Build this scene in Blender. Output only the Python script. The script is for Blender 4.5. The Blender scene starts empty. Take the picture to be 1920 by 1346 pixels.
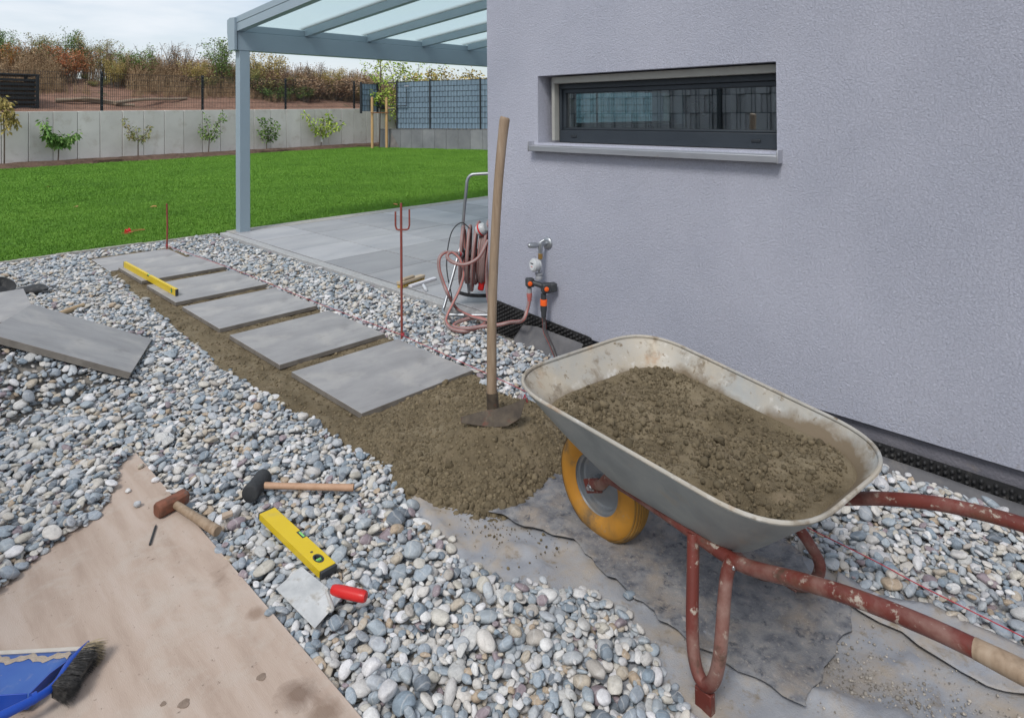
import bpy, bmesh, math, random
import numpy as np
from mathutils import Vector, Matrix, Euler
from mathutils.geometry import delaunay_2d_cdt

random.seed(7); RNG = np.random.default_rng(7)
SC = bpy.context.scene
COL = SC.collection
rad = math.radians

# ------------------------------------------------------------------ camera
# world: X towards the house wall, Y along the slab path (away), Z up; eye at 1.6 m
FPX, CX, CY = 1198.6, 960.0, 198.9            # focal length / principal point, in pixels of a 1920-wide frame
YAW, PITCH, ROLL = rad(45.373), rad(-0.676), rad(-0.4225)
def _cam_rows():
    s, c = math.sin(YAW), math.cos(YAW);   A = Matrix(((c, -s, 0), (0, 0, -1), (s, c, 0)))
    s, c = math.sin(PITCH), math.cos(PITCH); P = Matrix(((1, 0, 0), (0, c, -s), (0, s, c)))
    s, c = math.sin(ROLL), math.cos(ROLL); Q = Matrix(((c, -s, 0), (s, c, 0), (0, 0, 1)))
    return Q @ P @ A
CM = _cam_rows(); EYE = Vector((0, 0, 1.6))
cam_data = bpy.data.cameras.new('camera'); cam = bpy.data.objects.new('camera', cam_data); COL.objects.link(cam)
_r, _d, _f = CM[0], CM[1], CM[2]
cam.matrix_world = Matrix(((_r[0], -_d[0], -_f[0], EYE[0]), (_r[1], -_d[1], -_f[1], EYE[1]), (_r[2], -_d[2], -_f[2], EYE[2]), (0, 0, 0, 1)))
cam_data.sensor_fit = 'HORIZONTAL'; cam_data.sensor_width = 36.0
cam_data.lens = 36.0 * FPX / 1920; cam_data.shift_x = 0.0; cam_data.shift_y = -(673.0 - CY) / 1920
cam_data.clip_start = 0.05; cam_data.clip_end = 3000
SC.camera = cam

# ------------------------------------------------------------------ world, sun, exposure
SUN_EL, SUN_AZ = rad(50), rad(-112)            # azimuth from +Y towards +X: the light comes from the upper left
world = bpy.data.worlds.new('World'); SC.world = world; world.use_nodes = True
nt = world.node_tree; nt.nodes.clear()
wo = nt.nodes.new('ShaderNodeOutputWorld'); wb = nt.nodes.new('ShaderNodeBackground')
sky = nt.nodes.new('ShaderNodeTexSky'); sky.sky_type = 'NISHITA'; sky.sun_disc = False
sky.sun_elevation = SUN_EL; sky.sun_rotation = SUN_AZ; sky.dust_density = 2.0; sky.air_density = 1.0
wb.inputs['Strength'].default_value = 0.11
tc = nt.nodes.new('ShaderNodeTexCoord'); mp = nt.nodes.new('ShaderNodeMapping')
mp.inputs['Scale'].default_value = (1.0, 1.0, 4.5)
nz = nt.nodes.new('ShaderNodeTexNoise'); nz.inputs['Scale'].default_value = 2.2; nz.inputs['Detail'].default_value = 7; nz.inputs['Roughness'].default_value = 0.55
rp = nt.nodes.new('ShaderNodeValToRGB'); rp.color_ramp.elements[0].position = 0.36; rp.color_ramp.elements[1].position = 0.60
rp.color_ramp.elements[0].color = (0.25, 0.25, 0.25, 1); rp.color_ramp.elements[1].color = (0.97, 0.97, 0.97, 1)
mx = nt.nodes.new('ShaderNodeMix'); mx.data_type = 'RGBA'
mx.inputs[7].default_value = (5.5, 5.85, 6.25, 1)
L = nt.links.new
L(tc.outputs['Generated'], mp.inputs['Vector']); L(mp.outputs['Vector'], nz.inputs['Vector']); L(nz.outputs['Fac'], rp.inputs['Fac'])
L(rp.outputs['Color'], mx.inputs[0]); L(sky.outputs['Color'], mx.inputs[6]); L(mx.outputs[2], wb.inputs['Color']); L(wb.outputs[0], wo.inputs['Surface'])

sun_d = bpy.data.lights.new('sun', 'SUN'); sun_d.energy = 1.5; sun_d.angle = rad(16); sun_d.color = (1.0, 0.965, 0.92)
sun = bpy.data.objects.new('sun', sun_d); COL.objects.link(sun)
_sd = Vector((math.sin(SUN_AZ) * math.cos(SUN_EL), math.cos(SUN_AZ) * math.cos(SUN_EL), math.sin(SUN_EL)))
sun.rotation_euler = _sd.to_track_quat('Z', 'Y').to_euler()

SC.view_settings.view_transform = 'Standard'; SC.view_settings.look = 'None'
SC.view_settings.exposure = 0.5; SC.view_settings.gamma = 1.0; SC.view_settings.use_curve_mapping = False
SC.render.engine = 'CYCLES'; SC.cycles.max_bounces = 6; SC.cycles.transparent_max_bounces = 12
SC.cycles.use_denoising = True

# ------------------------------------------------------------------ survey helpers (where a sight line meets a real plane)
def _ray(x, y):
    v = Vector(((x - CX) / FPX, (y - CY) / FPX, 1.0)); return CM.transposed() @ v
def G(x, y, z=0.0): r = _ray(x, y); return EYE + r * ((z - EYE.z) / r.z)
def WX(x, y, X): r = _ray(x, y); return EYE + r * (X / r.x)
def WY(x, y, Y): r = _ray(x, y); return EYE + r * (Y / r.y)
def PX(p): q = CM @ (Vector(p) - EYE); return (q.x / q.z * FPX + CX, q.y / q.z * FPX + CY, q.z)

# ------------------------------------------------------------------ materials
def _new(name):
    m = bpy.data.materials.new(name); m.use_nodes = True
    nt = m.node_tree; b = nt.nodes['Principled BSDF']; return m, nt, b
def _ramp(nt, cols, lo=0.3, hi=0.7, const=False):
    r = nt.nodes.new('ShaderNodeValToRGB'); cr = r.color_ramp
    n = len(cols)
    while len(cr.elements) < n: cr.elements.new(0.5)
    for i, c in enumerate(cols):
        cr.elements[i].position = (i / n if const else (lo + (hi - lo) * i / max(1, n - 1))); cr.elements[i].color = (*c, 1)
    if const: cr.interpolation = 'CONSTANT'
    return r
def _noise(nt, scale, detail=6, rough=0.6, vec=None, dist=0.0):
    n = nt.nodes.new('ShaderNodeTexNoise'); n.inputs['Scale'].default_value = scale; n.inputs['Detail'].default_value = detail
    n.inputs['Roughness'].default_value = rough; n.inputs['Distortion'].default_value = dist
    if vec is not None: nt.links.new(vec, n.inputs['Vector'])
    return n
def mat(name, cols, scale=6, lo=0.3, hi=0.7, rough=0.7, metal=0.0, bump=0.0, bscale=60, bdetail=4, bdist=0.01, stretch=None,
        dirt=(), spec=0.4, rvar=0.0, objrand=0.0, sheen=0.0, trans=0.0, world=False, detail=6):
    """base colour noise ramp + list of dirt layers (colour, scale, lo, hi) + bump"""
    m, nt, b = _new(name); lk = nt.links.new
    t = nt.nodes.new('ShaderNodeTexCoord'); vec = t.outputs['Object']
    if world:
        gm = nt.nodes.new('ShaderNodeNewGeometry'); vec = gm.outputs['Position']
    if stretch:
        mpn = nt.nodes.new('ShaderNodeMapping'); mpn.inputs['Scale'].default_value = stretch; lk(vec, mpn.inputs['Vector']); vecs = mpn.outputs['Vector']
    else: vecs = vec
    n = _noise(nt, scale, detail, 0.6, vecs, 0.3); r = _ramp(nt, cols, lo, hi); lk(n.outputs['Fac'], r.inputs['Fac'])
    c = r.outputs['Color']
    for (dc, ds, dl, dh) in dirt:
        dn = _noise(nt, ds, 8, 0.65, vec, 0.2)
        mr = nt.nodes.new('ShaderNodeMapRange'); mr.inputs[1].default_value = dl; mr.inputs[2].default_value = dh
        lk(dn.outputs['Fac'], mr.inputs[0])
        mix = nt.nodes.new('ShaderNodeMix'); mix.data_type = 'RGBA'; mix.inputs[7].default_value = (*dc, 1)
        lk(mr.outputs[0], mix.inputs[0]); lk(c, mix.inputs[6]); c = mix.outputs[2]
    if objrand:
        oi = nt.nodes.new('ShaderNodeObjectInfo'); mr = nt.nodes.new('ShaderNodeMapRange')
        mr.inputs[3].default_value = 1 - objrand; mr.inputs[4].default_value = 1 + objrand; lk(oi.outputs['Random'], mr.inputs[0])
        hs = nt.nodes.new('ShaderNodeHueSaturation'); lk(mr.outputs[0], hs.inputs['Value']); lk(c, hs.inputs['Color']); c = hs.outputs['Color']
    lk(c, b.inputs['Base Color'])
    b.inputs['Roughness'].default_value = rough; b.inputs['Metallic'].default_value = metal
    b.inputs['Specular IOR Level'].default_value = spec
    if trans: b.inputs['Transmission Weight'].default_value = trans
    if rvar:
        rn = _noise(nt, scale * 2.3, 4, 0.6, vec); mr = nt.nodes.new('ShaderNodeMapRange'); mr.inputs[3].default_value = rough - rvar; mr.inputs[4].default_value = rough + rvar
        lk(rn.outputs['Fac'], mr.inputs[0]); lk(mr.outputs[0], b.inputs['Roughness'])
    if bump:
        bn = _noise(nt, bscale, bdetail, 0.6, vecs); bp = nt.nodes.new('ShaderNodeBump'); bp.inputs['Strength'].default_value = bump; bp.inputs['Distance'].default_value = bdist
        lk(bn.outputs['Fac'], bp.inputs['Height']); lk(bp.outputs['Normal'], b.inputs['Normal'])
    return m

# ------------------------------------------------------------------ mesh building
def smooth_path(pts, n=8):
    P = [Vector(p) for p in pts]; out = []
    Q = [2 * P[0] - P[1]] + P + [2 * P[-1] - P[-2]]
    for i in range(1, len(Q) - 2):
        a, b, c, d = Q[i-1], Q[i], Q[i+1], Q[i+2]
        for k in range(n):
            t = k / n
            out.append(0.5 * ((2*b) + (c-a)*t + (2*a-5*b+4*c-d)*t*t + (-a+3*b-3*c+d)*t*t*t))
    out.append(P[-1]); return out
class MB:
    def __init__(s): s.v = []; s.f = []; s.uv = {}
    def add(s, verts, faces):
        o = len(s.v); s.v += [tuple(p) for p in verts]; s.f += [tuple(i + o for i in fc) for fc in faces]; return s
    def box(s, c, d, rot=None):
        x, y, z = d[0]/2, d[1]/2, d[2]/2
        vs = [Vector((i*x, j*y, k*z)) for k in (-1, 1) for j in (-1, 1) for i in (-1, 1)]
        if rot is not None: vs = [rot @ p for p in vs]
        c = Vector(c)
        return s.add([p + c for p in vs], [(0,2,3,1),(4,5,7,6),(0,1,5,4),(2,6,7,3),(0,4,6,2),(1,3,7,5)])
    def bx(s, x0, x1, y0, y1, z0, z1): return s.box(((x0+x1)/2, (y0+y1)/2, (z0+z1)/2), (x1-x0, y1-y0, z1-z0))
    def tube(s, pts, r, seg=10, cap=True, flat=None, up=None):
        """tube along pts, r scalar or list; flat = (w, h) factors; stores uv"""
        P = [Vector(p) for p in pts]; n = len(P)
        R = r if isinstance(r, (list, tuple)) else [r] * n
        if len(R) != n: R = [R[0] + (R[-1]-R[0]) * i/(n-1) for i in range(n)] if len(R) == 2 else [float(np.interp(i/(n-1), np.linspace(0, 1, len(R)), R)) for i in range(n)]
        o = len(s.v); T0 = (P[1]-P[0]).normalized()
        ref = Vector(up) if up is not None else (Vector((0,0,1)) if abs(T0.z) < 0.9 else Vector((1,0,0)))
        N = (ref - T0 * ref.dot(T0)).normalized(); Lc = 0
        for i in range(n):
            T = (P[min(i+1,n-1)] - P[max(i-1,0)])
            T = T.normalized() if T.length > 1e-9 else T0
            N = (N - T * N.dot(T)); N = N.normalized() if N.length > 1e-6 else T.orthogonal().normalized()
            B = T.cross(N); fw, fh = flat if flat else (1, 1)
            if i: Lc += (P[i]-P[i-1]).length
            for k in range(seg):
                a = 2*math.pi*k/seg
                s.uv[len(s.v)] = (k/seg, Lc)
                s.v.append(tuple(P[i] + (N*math.cos(a)*fh + B*math.sin(a)*fw) * R[i]))
        for i in range(n-1):
            for k in range(seg):
                k2 = (k+1) % seg
                s.f.append((o+i*seg+k, o+i*seg+k2, o+(i+1)*seg+k2, o+(i+1)*seg+k))
        if cap:
            s.f.append(tuple(o+k for k in reversed(range(seg)))); s.f.append(tuple(o+(n-1)*seg+k for k in range(seg)))
        return s
    def lathe(s, prof, c=(0,0,0), axis=(0,0,1), seg=24, cap=True):
        """prof = [(r, h)...] about axis through c"""
        A = Vector(axis).normalized(); U = A.orthogonal().normalized(); V = A.cross(U); c = Vector(c); o = len(s.v)
        for r, h in prof:
            for k in range(seg):
                a = 2*math.pi*k/seg; s.v.append(tuple(c + A*h + (U*math.cos(a)+V*math.sin(a))*r))
        for i in range(len(prof)-1):
            for k in range(seg):
                k2 = (k+1) % seg; s.f.append((o+i*seg+k, o+i*seg+k2, o+(i+1)*seg+k2, o+(i+1)*seg+k))
        if cap:
            s.f.append(tuple(o+k for k in reversed(range(seg)))); s.f.append(tuple(o+(len(prof)-1)*seg+k for k in range(seg)))
        return s
    def prism(s, poly, z0, z1):
        n = len(poly)
        return s.add([(x, y, z0) for x, y in poly] + [(x, y, z1) for x, y in poly],
                     [tuple(reversed(range(n))), tuple(range(n, 2*n))] + [(i, (i+1) % n, n+(i+1) % n, n+i) for i in range(n)])
    def build(s, name, m=None, parent=None, smooth=False, bevel=0.0, angle=40, loc=None):
        me = bpy.data.meshes.new(name); me.from_pydata(s.v, [], s.f); me.validate()
        if s.uv:
            ul = me.uv_layers.new(name='UVMap')
            for poly in me.polygons:
                us = [s.uv.get(me.loops[li].vertex_index, (0, 0)) for li in poly.loop_indices]
                wrap = max(u[0] for u in us) - min(u[0] for u in us) > 0.5
                for li, u in zip(poly.loop_indices, us):
                    ul.data[li].uv = (u[0] + 1 if wrap and u[0] < 0.5 else u[0], u[1])
        o = bpy.data.objects.new(name, me); COL.objects.link(o)
        if m: me.materials.append(m)
        if smooth:
            me.polygons.foreach_set('use_smooth', [True] * len(me.polygons))
            try: me.set_sharp_from_angle(angle=rad(angle))
            except Exception: pass
        if bevel:
            bv = o.modifiers.new('bevel', 'BEVEL'); bv.width = bevel; bv.segments = 2; bv.limit_method = 'ANGLE'; bv.angle_limit = rad(40); bv.harden_normals = False
            me.polygons.foreach_set('use_smooth', [True] * len(me.polygons))
            try: me.set_sharp_from_angle(angle=rad(50))
            except Exception: pass
        if parent: o.parent = parent
        if loc: o.location = loc
        return o
def tag(o, label, cat=None, group=None, kind=None):
    if label: o['label'] = label
    if cat: o['category'] = cat
    if group: o['group'] = group
    if kind: o['kind'] = kind
    return o
def thing(name, loc, label, cat, rz=0.0, group=None):
    o = bpy.data.objects.new(name, None); COL.objects.link(o); o.location = loc; o.rotation_euler = (0, 0, rz); o.empty_display_size = 0.1
    return tag(o, label, cat, group)
def struct(o): o['kind'] = 'structure'; return o
def child(o, parent): o.parent = parent; return o
def share(name, me, parent=None, loc=(0,0,0), rot=(0,0,0), scale=(1,1,1)):
    o = bpy.data.objects.new(name, me); COL.objects.link(o); o.location = loc; o.rotation_euler = rot; o.scale = scale
    if parent: o.parent = parent
    return o
def vnoise(x, y, seed=0, octv=4, base=1.0, gain=0.5):
    """cheap smooth value noise, numpy arrays"""
    x = np.asarray(x, float); y = np.asarray(y, float); out = np.zeros(np.broadcast(x, y).shape); amp = 1.0; f = base
    for o in range(octv):
        g = np.random.default_rng(seed*101 + o).random((64, 64))
        xx = x*f + 13.7*o; yy = y*f + 7.3*o
        xi = np.floor(xx).astype(int); yi = np.floor(yy).astype(int); fx = xx-xi; fy = yy-yi
        fx = fx*fx*(3-2*fx); fy = fy*fy*(3-2*fy)
        a = g[xi % 64, yi % 64]; b = g[(xi+1) % 64, yi % 64]; c = g[xi % 64, (yi+1) % 64]; d = g[(xi+1) % 64, (yi+1) % 64]
        out += amp * ((a*(1-fx)+b*fx)*(1-fy) + (c*(1-fx)+d*fx)*fy - 0.5); amp *= gain; f *= 2
    return out
def fabric_mesh(name, poly, zfun, m, step=0.03, thick=0.0):
    """triangulated cloth inside a polygon, height from zfun(x, y, distance to edge)"""
    P = []
    n = len(poly)
    for i in range(n):
        a = np.array(poly[i]); b = np.array(poly[(i+1) % n]); k = max(1, int(np.linalg.norm(b-a)/step))
        for j in range(k): P.append(a + (b-a)*j/k)
    P = np.array(P); nb = len(P)
    xs = np.arange(P[:,0].min(), P[:,0].max(), step); ys = np.arange(P[:,1].min(), P[:,1].max(), step)
    X, Y = np.meshgrid(xs, ys); X = (X + RNG.uniform(-.3, .3, X.shape)*step).ravel(); Y = (Y + RNG.uniform(-.3, .3, Y.shape)*step).ravel()
    ins = inside(P, X, Y); X, Y = X[ins], Y[ins]
    d = np.sqrt(((X[:,None]-P[None,:,0])**2 + (Y[:,None]-P[None,:,1])**2)).min(1)
    k = d > step*0.5; pts = [Vector(p) for p in P] + [Vector((a, b)) for a, b in zip(X[k], Y[k])]
    dd = np.concatenate([np.zeros(nb), d[k]])
    r = delaunay_2d_cdt(pts, [(i, (i+1) % nb) for i in range(nb)], [tuple(range(nb))], 1, 1e-6)
    vs = np.array([tuple(p) for p in r[0]]); orig = r[3]
    de = np.array([dd[o[0]] if o else 0.0 for o in orig])
    z = zfun(vs[:,0], vs[:,1], de)
    mb = MB(); mb.v = [tuple(p) for p in np.column_stack([vs, z])]; mb.f = [tuple(f) for f in r[2]]
    o = mb.build(name, m, smooth=True, angle=80)
    if thick:
        so = o.modifiers.new('thickness', 'SOLIDIFY'); so.thickness = thick; so.offset = -1
    return o
def inside(P, X, Y):
    c = np.zeros(len(X), bool); n = len(P); j = n-1
    for i in range(n):
        xi, yi, xj, yj = P[i][0], P[i][1], P[j][0], P[j][1]
        t = ((yi > Y) != (yj > Y)) & (X < (xj-xi)*(Y-yi)/((yj-yi) + 1e-12) + xi); c ^= t; j = i
    return c
def wavy(pts, amp, step=0.04, seed=1):
    """polyline with a ragged wobble"""
    out = []; rg = np.random.default_rng(seed)
    for a, b in zip(pts[:-1], pts[1:]):
        a = np.array(a[:2], float); b = np.array(b[:2], float); k = max(1, int(np.linalg.norm(b-a)/step)); nrm = np.array([-(b-a)[1], (b-a)[0]]); nrm /= np.linalg.norm(nrm)+1e-9
        for j in range(k):
            w = 0 if j == 0 else rg.normal()*amp
            out.append(tuple(a+(b-a)*j/k + nrm*w))
    out.append(tuple(pts[-1][:2])); return out
def scatter(name, pts, rots, scls, idx, protos, m=None):
    """one object whose points carry instances of the prototype meshes (for uncountable stuff)"""
    pc = bpy.data.collections.new(name + '_shapes')
    for i, me in enumerate(protos):
        po = bpy.data.objects.new('%s_shape_%02d' % (name, i), me); pc.objects.link(po)
    me = bpy.data.meshes.new(name); me.from_pydata([tuple(p) for p in pts], [], [])
    a = me.attributes.new('rot', 'FLOAT_VECTOR', 'POINT'); a.data.foreach_set('vector', np.asarray(rots, np.float32).ravel())
    a = me.attributes.new('scl', 'FLOAT_VECTOR', 'POINT'); a.data.foreach_set('vector', np.asarray(scls, np.float32).ravel())
    a = me.attributes.new('idx', 'INT', 'POINT'); a.data.foreach_set('value', np.asarray(idx, np.int32))
    o = bpy.data.objects.new(name, me); COL.objects.link(o)
    if m: me.materials.append(m)
    ng = bpy.data.node_groups.new(name + '_nodes', 'GeometryNodeTree')
    ng.interface.new_socket('Geometry', in_out='INPUT', socket_type='NodeSocketGeometry'); ng.interface.new_socket('Geometry', in_out='OUTPUT', socket_type='NodeSocketGeometry')
    gi = ng.nodes.new('NodeGroupInput'); go = ng.nodes.new('NodeGroupOutput'); ip = ng.nodes.new('GeometryNodeInstanceOnPoints')
    ci = ng.nodes.new('GeometryNodeCollectionInfo'); ci.inputs['Collection'].default_value = pc; ci.inputs['Separate Children'].default_value = True; ci.inputs['Reset Children'].default_value = True
    def na(nm, ty):
        q = ng.nodes.new('GeometryNodeInputNamedAttribute'); q.data_type = ty; q.inputs['Name'].default_value = nm
        return [x for x in q.outputs if x.enabled and x.name == 'Attribute'][0]
    er = ng.nodes.new('FunctionNodeEulerToRotation')
    k = ng.links.new
    k(gi.outputs[0], ip.inputs['Points']); k(ci.outputs[0], ip.inputs['Instance']); ip.inputs['Pick Instance'].default_value = True
    k(na('idx', 'INT'), ip.inputs['Instance Index']); k(na('rot', 'FLOAT_VECTOR'), er.inputs[0]); k(er.outputs[0], ip.inputs['Rotation']); k(na('scl', 'FLOAT_VECTOR'), ip.inputs['Scale'])
    k(ip.outputs[0], go.inputs[0])
    md = o.modifiers.new('scatter', 'NODES'); md.node_group = ng
    return o
# ================================================================== MATERIALS OF THE PLACE
WALLX, CORNER_Y, PATIO_Z = 3.26, 3.475, 0.07
def stucco_mat():
    m, nt, b = _new('stucco_render'); lk = nt.links.new
    t = nt.nodes.new('ShaderNodeTexCoord'); v = t.outputs['Object']
    n = _noise(nt, 1.1, 5, 0.6, v); r = _ramp(nt, [(0.43, 0.448, 0.528), (0.48, 0.494, 0.573)], 0.35, 0.65); lk(n.outputs['Fac'], r.inputs['Fac'])
    g = _noise(nt, 130, 4, 0.65, v, 0.6); gm = nt.nodes.new('ShaderNodeMapRange'); gm.inputs[1].default_value = 0.3; gm.inputs[2].default_value = 0.7; gm.inputs[3].default_value = 0.86; gm.inputs[4].default_value = 1.1
    lk(g.outputs['Fac'], gm.inputs[0]); hs = nt.nodes.new('ShaderNodeHueSaturation'); lk(gm.outputs[0], hs.inputs['Value']); lk(r.outputs['Color'], hs.inputs['Color']); 
    # weathering: faint broad blotches, mud splashes near the ground
    bl = _noise(nt, 0.55, 4, 0.65, v, 0.5); bm2 = nt.nodes.new('ShaderNodeMapRange'); bm2.inputs[1].default_value = 0.3; bm2.inputs[2].default_value = 0.7; bm2.inputs[3].default_value = 0.93; bm2.inputs[4].default_value = 1.05; lk(bl.outputs['Fac'], bm2.inputs[0])
    hb_ = nt.nodes.new('ShaderNodeHueSaturation'); lk(hs.outputs['Color'], hb_.inputs['Color']); lk(bm2.outputs[0], hb_.inputs['Value'])
    sx = nt.nodes.new('ShaderNodeSeparateXYZ'); lk(v, sx.inputs[0]); spn = _noise(nt, 38, 4, 0.7, v); zz = nt.nodes.new('ShaderNodeMath'); zz.operation = 'MULTIPLY_ADD'; lk(sx.outputs['Z'], zz.inputs[0]); zz.inputs[1].default_value = -0.34; lk(spn.outputs['Fac'], zz.inputs[2])
    sm = nt.nodes.new('ShaderNodeMapRange'); sm.inputs[1].default_value = 0.50; sm.inputs[2].default_value = 0.66; sm.inputs[4].default_value = 0.5; lk(zz.outputs[0], sm.inputs[0])
    mxs = nt.nodes.new('ShaderNodeMix'); mxs.data_type = 'RGBA'; mxs.inputs[7].default_value = (0.30, 0.27, 0.25, 1); lk(sm.outputs[0], mxs.inputs[0]); lk(hb_.outputs['Color'], mxs.inputs[6]); lk(mxs.outputs[2], b.inputs['Base Color'])
    b.inputs['Roughness'].default_value = 0.9; b.inputs['Specular IOR Level'].default_value = 0.2
    g2 = _noise(nt, 95, 5, 0.7, v, 0.9); bp = nt.nodes.new('ShaderNodeBump'); bp.inputs['Strength'].default_value = 1.0; bp.inputs['Distance'].default_value = 0.011
    lk(g2.outputs['Fac'], bp.inputs['Height']); lk(bp.outputs['Normal'], b.inputs['Normal']); return m
M = {}
M['stucco'] = stucco_mat()
M['plinth'] = mat('plinth_coat', [(0.14, 0.14, 0.165), (0.19, 0.185, 0.21)], 8, rough=0.85, bump=0.5, bscale=80, dirt=[((0.25, 0.21, 0.17), 9, 0.6, 0.8)])
M['anthracite'] = mat('anthracite_frame', [(0.028, 0.036, 0.045), (0.036, 0.045, 0.055)], 5, rough=0.45, rvar=0.08, dirt=[((0.12, 0.12, 0.12), 30, 0.66, 0.8)])
M['alu'] = mat('aluminium_sill', [(0.50, 0.51, 0.54), (0.60, 0.61, 0.64)], 4, rough=0.38, metal=0.75, rvar=0.08, stretch=(8, 0.6, 8), dirt=[((0.42, 0.38, 0.34), 7, 0.58, 0.8)])
M['headstrip'] = mat('beige_head_strip', [(0.33, 0.33, 0.30), (0.38, 0.38, 0.35)], 6, rough=0.6)
M['white'] = mat('white_interior_paint', [(0.62, 0.62, 0.60), (0.68, 0.68, 0.66)], 3, rough=0.8)
M['floorwood'] = mat('interior_floor', [(0.24, 0.17, 0.11), (0.3, 0.22, 0.15)], 4, rough=0.5, stretch=(1, 8, 1))
def glass_mat(name, tint, refl=0.16, rough=0.0):
    m, nt, b = _new(name); lk = nt.links.new; nt.nodes.remove(b)
    out = nt.nodes['Material Output']; tr = nt.nodes.new('ShaderNodeBsdfTransparent'); tr.inputs['Color'].default_value = (*tint, 1)
    gl = nt.nodes.new('ShaderNodeBsdfGlossy'); gl.inputs['Roughness'].default_value = rough; gl.inputs['Color'].default_value = (0.9, 0.93, 0.95, 1)
    fw = nt.nodes.new('ShaderNodeLayerWeight'); fr = nt.nodes.new('ShaderNodeMath'); fr.operation = 'POWER'; fr.inputs[1].default_value = 5.0; lk(fw.outputs['Facing'], fr.inputs[0])
    mr = nt.nodes.new('ShaderNodeMapRange'); mr.inputs[1].default_value = 0.0; mr.inputs[2].default_value = 1.0; mr.inputs[3].default_value = refl; mr.inputs[4].default_value = 1.0
    lk(fr.outputs[0], mr.inputs[0]); mx = nt.nodes.new('ShaderNodeMixShader'); lk(mr.outputs[0], mx.inputs[0]); lk(tr.outputs[0], mx.inputs[1]); lk(gl.outputs[0], mx.inputs[2]); lk(mx.outputs[0], out.inputs['Surface'])
    return m
M['glass'] = glass_mat('window_glass', (0.88, 0.95, 0.95), 0.38)
def milk_glass():
    m, nt, b = _new('milky_roof_glass'); lk = nt.links.new; nt.nodes.remove(b); out = nt.nodes['Material Output']
    tr = nt.nodes.new('ShaderNodeBsdfTransparent'); tr.inputs['Color'].default_value = (0.80, 0.88, 0.88, 1)
    tl = nt.nodes.new('ShaderNodeBsdfTranslucent'); tl.inputs['Color'].default_value = (0.74, 0.80, 0.80, 1)
    gl = nt.nodes.new('ShaderNodeBsdfGlossy'); gl.inputs['Roughness'].default_value = 0.08
    m1 = nt.nodes.new('ShaderNodeMixShader'); m1.inputs[0].default_value = 0.4; lk(tr.outputs[0], m1.inputs[1]); lk(tl.outputs[0], m1.inputs[2])
    m2 = nt.nodes.new('ShaderNodeMixShader'); m2.inputs[0].default_value = 0.06; lk(m1.outputs[0], m2.inputs[1]); lk(gl.outputs[0], m2.inputs[2]); lk(m2.outputs[0], out.inputs['Surface']); return m
M['milk'] = milk_glass()
M['canopy'] = mat('canopy_paint', [(0.275, 0.35, 0.405), (0.30, 0.375, 0.43)], 2, rough=0.42, rvar=0.05, dirt=[((0.30, 0.34, 0.37), 5, 0.62, 0.85)])
M['porcelain'] = mat('porcelain_slab', [(0.25, 0.246, 0.248), (0.32, 0.315, 0.315), (0.385, 0.378, 0.372)], 2.2, 0.3, 0.72, rough=0.55, rvar=0.1, bump=0.12, bscale=160, stretch=(1, 2.2, 1), objrand=0.05, dirt=[((0.46, 0.44, 0.41), 3.6, 0.50, 0.80), ((0.20, 0.195, 0.19), 5.5, 0.58, 0.80), ((0.55, 0.54, 0.52), 70, 0.68, 0.76)])
M['slabedge'] = mat('sand_stained_edge', [(0.15, 0.135, 0.118), (0.235, 0.215, 0.19)], 12, rough=.8, bump=.2, bscale=90)
M['patio'] = mat('patio_porcelain', [(0.29, 0.295, 0.31), (0.345, 0.345, 0.355), (0.385, 0.385, 0.39)], 1.6, 0.3, 0.72, rough=0.5, rvar=0.1, bump=0.08, bscale=150, stretch=(1, 2.4, 1), objrand=0.2)
M['kerb'] = mat('granite_kerb', [(0.31, 0.315, 0.32), (0.46, 0.46, 0.455)], 70, 0.3, 0.7, rough=0.8, bump=0.3, bscale=120, dirt=[((0.24, 0.22, 0.19), 6, 0.6, 0.85)])
M['kerb2'] = mat('concrete_edging', [(0.30, 0.29, 0.265), (0.40, 0.385, 0.36)], 14, rough=0.9, bump=0.3, bscale=90, dirt=[((0.2, 0.16, 0.12), 8, 0.55, 0.8)])
M['joint'] = mat('joint_bed', [(0.04, 0.04, 0.04), (0.07, 0.066, 0.062)], 20, rough=0.95)
M['soil'] = mat('bare_soil', [(0.075, 0.046, 0.032), (0.15, 0.095, 0.068)], 3.5, rough=0.95, bump=0.8, bscale=14, bdist=0.05, detail=9, dirt=[((0.20, 0.14, 0.10), 9, 0.55, 0.75)])
M['bank'] = mat('red_earth', [(0.19, 0.105, 0.072), (0.32, 0.185, 0.13)], 2.2, rough=0.95, bump=1.0, bscale=9, bdist=0.1, detail=9, dirt=[((0.28, 0.19, 0.14), 5, 0.56, 0.75), ((0.09, 0.09, 0.04), 1.3, 0.6, 0.72)])
M['concrete'] = mat('l_wall_concrete', [(0.55, 0.53, 0.50), (0.62, 0.60, 0.57), (0.67, 0.65, 0.62)], 1.1, 0.3, 0.72, rough=0.85, bump=0.1, bscale=60, objrand=0.07, dirt=[((0.42, 0.375, 0.32), 2.0, 0.55, 0.8)], world=True)
M['concrete_dark'] = mat('grey_wall_concrete', [(0.155, 0.165, 0.175), (0.20, 0.21, 0.22), (0.24, 0.25, 0.255)], 1.4, 0.3, 0.72, rough=0.85, objrand=0.14, world=True, dirt=[((0.28, 0.28, 0.27), 2.4, 0.6, 0.8)])
M['lawn'] = mat('lawn_turf', [(0.06, 0.15, 0.018), (0.09, 0.2, 0.025)], 3.0, rough=0.9, bump=0.4, bscale=50, bdist=0.02, world=True)
M['gravelbase'] = mat('gravel_underlay', [(0.20, 0.185, 0.165), (0.33, 0.31, 0.28)], 30, rough=0.95, bump=0.6, bscale=50)
M['strip'] = mat('privacy_strip_blue', [(0.17, 0.245, 0.32), (0.20, 0.28, 0.355)], 0.8, rough=0.5, world=True, objrand=0.07)
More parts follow.
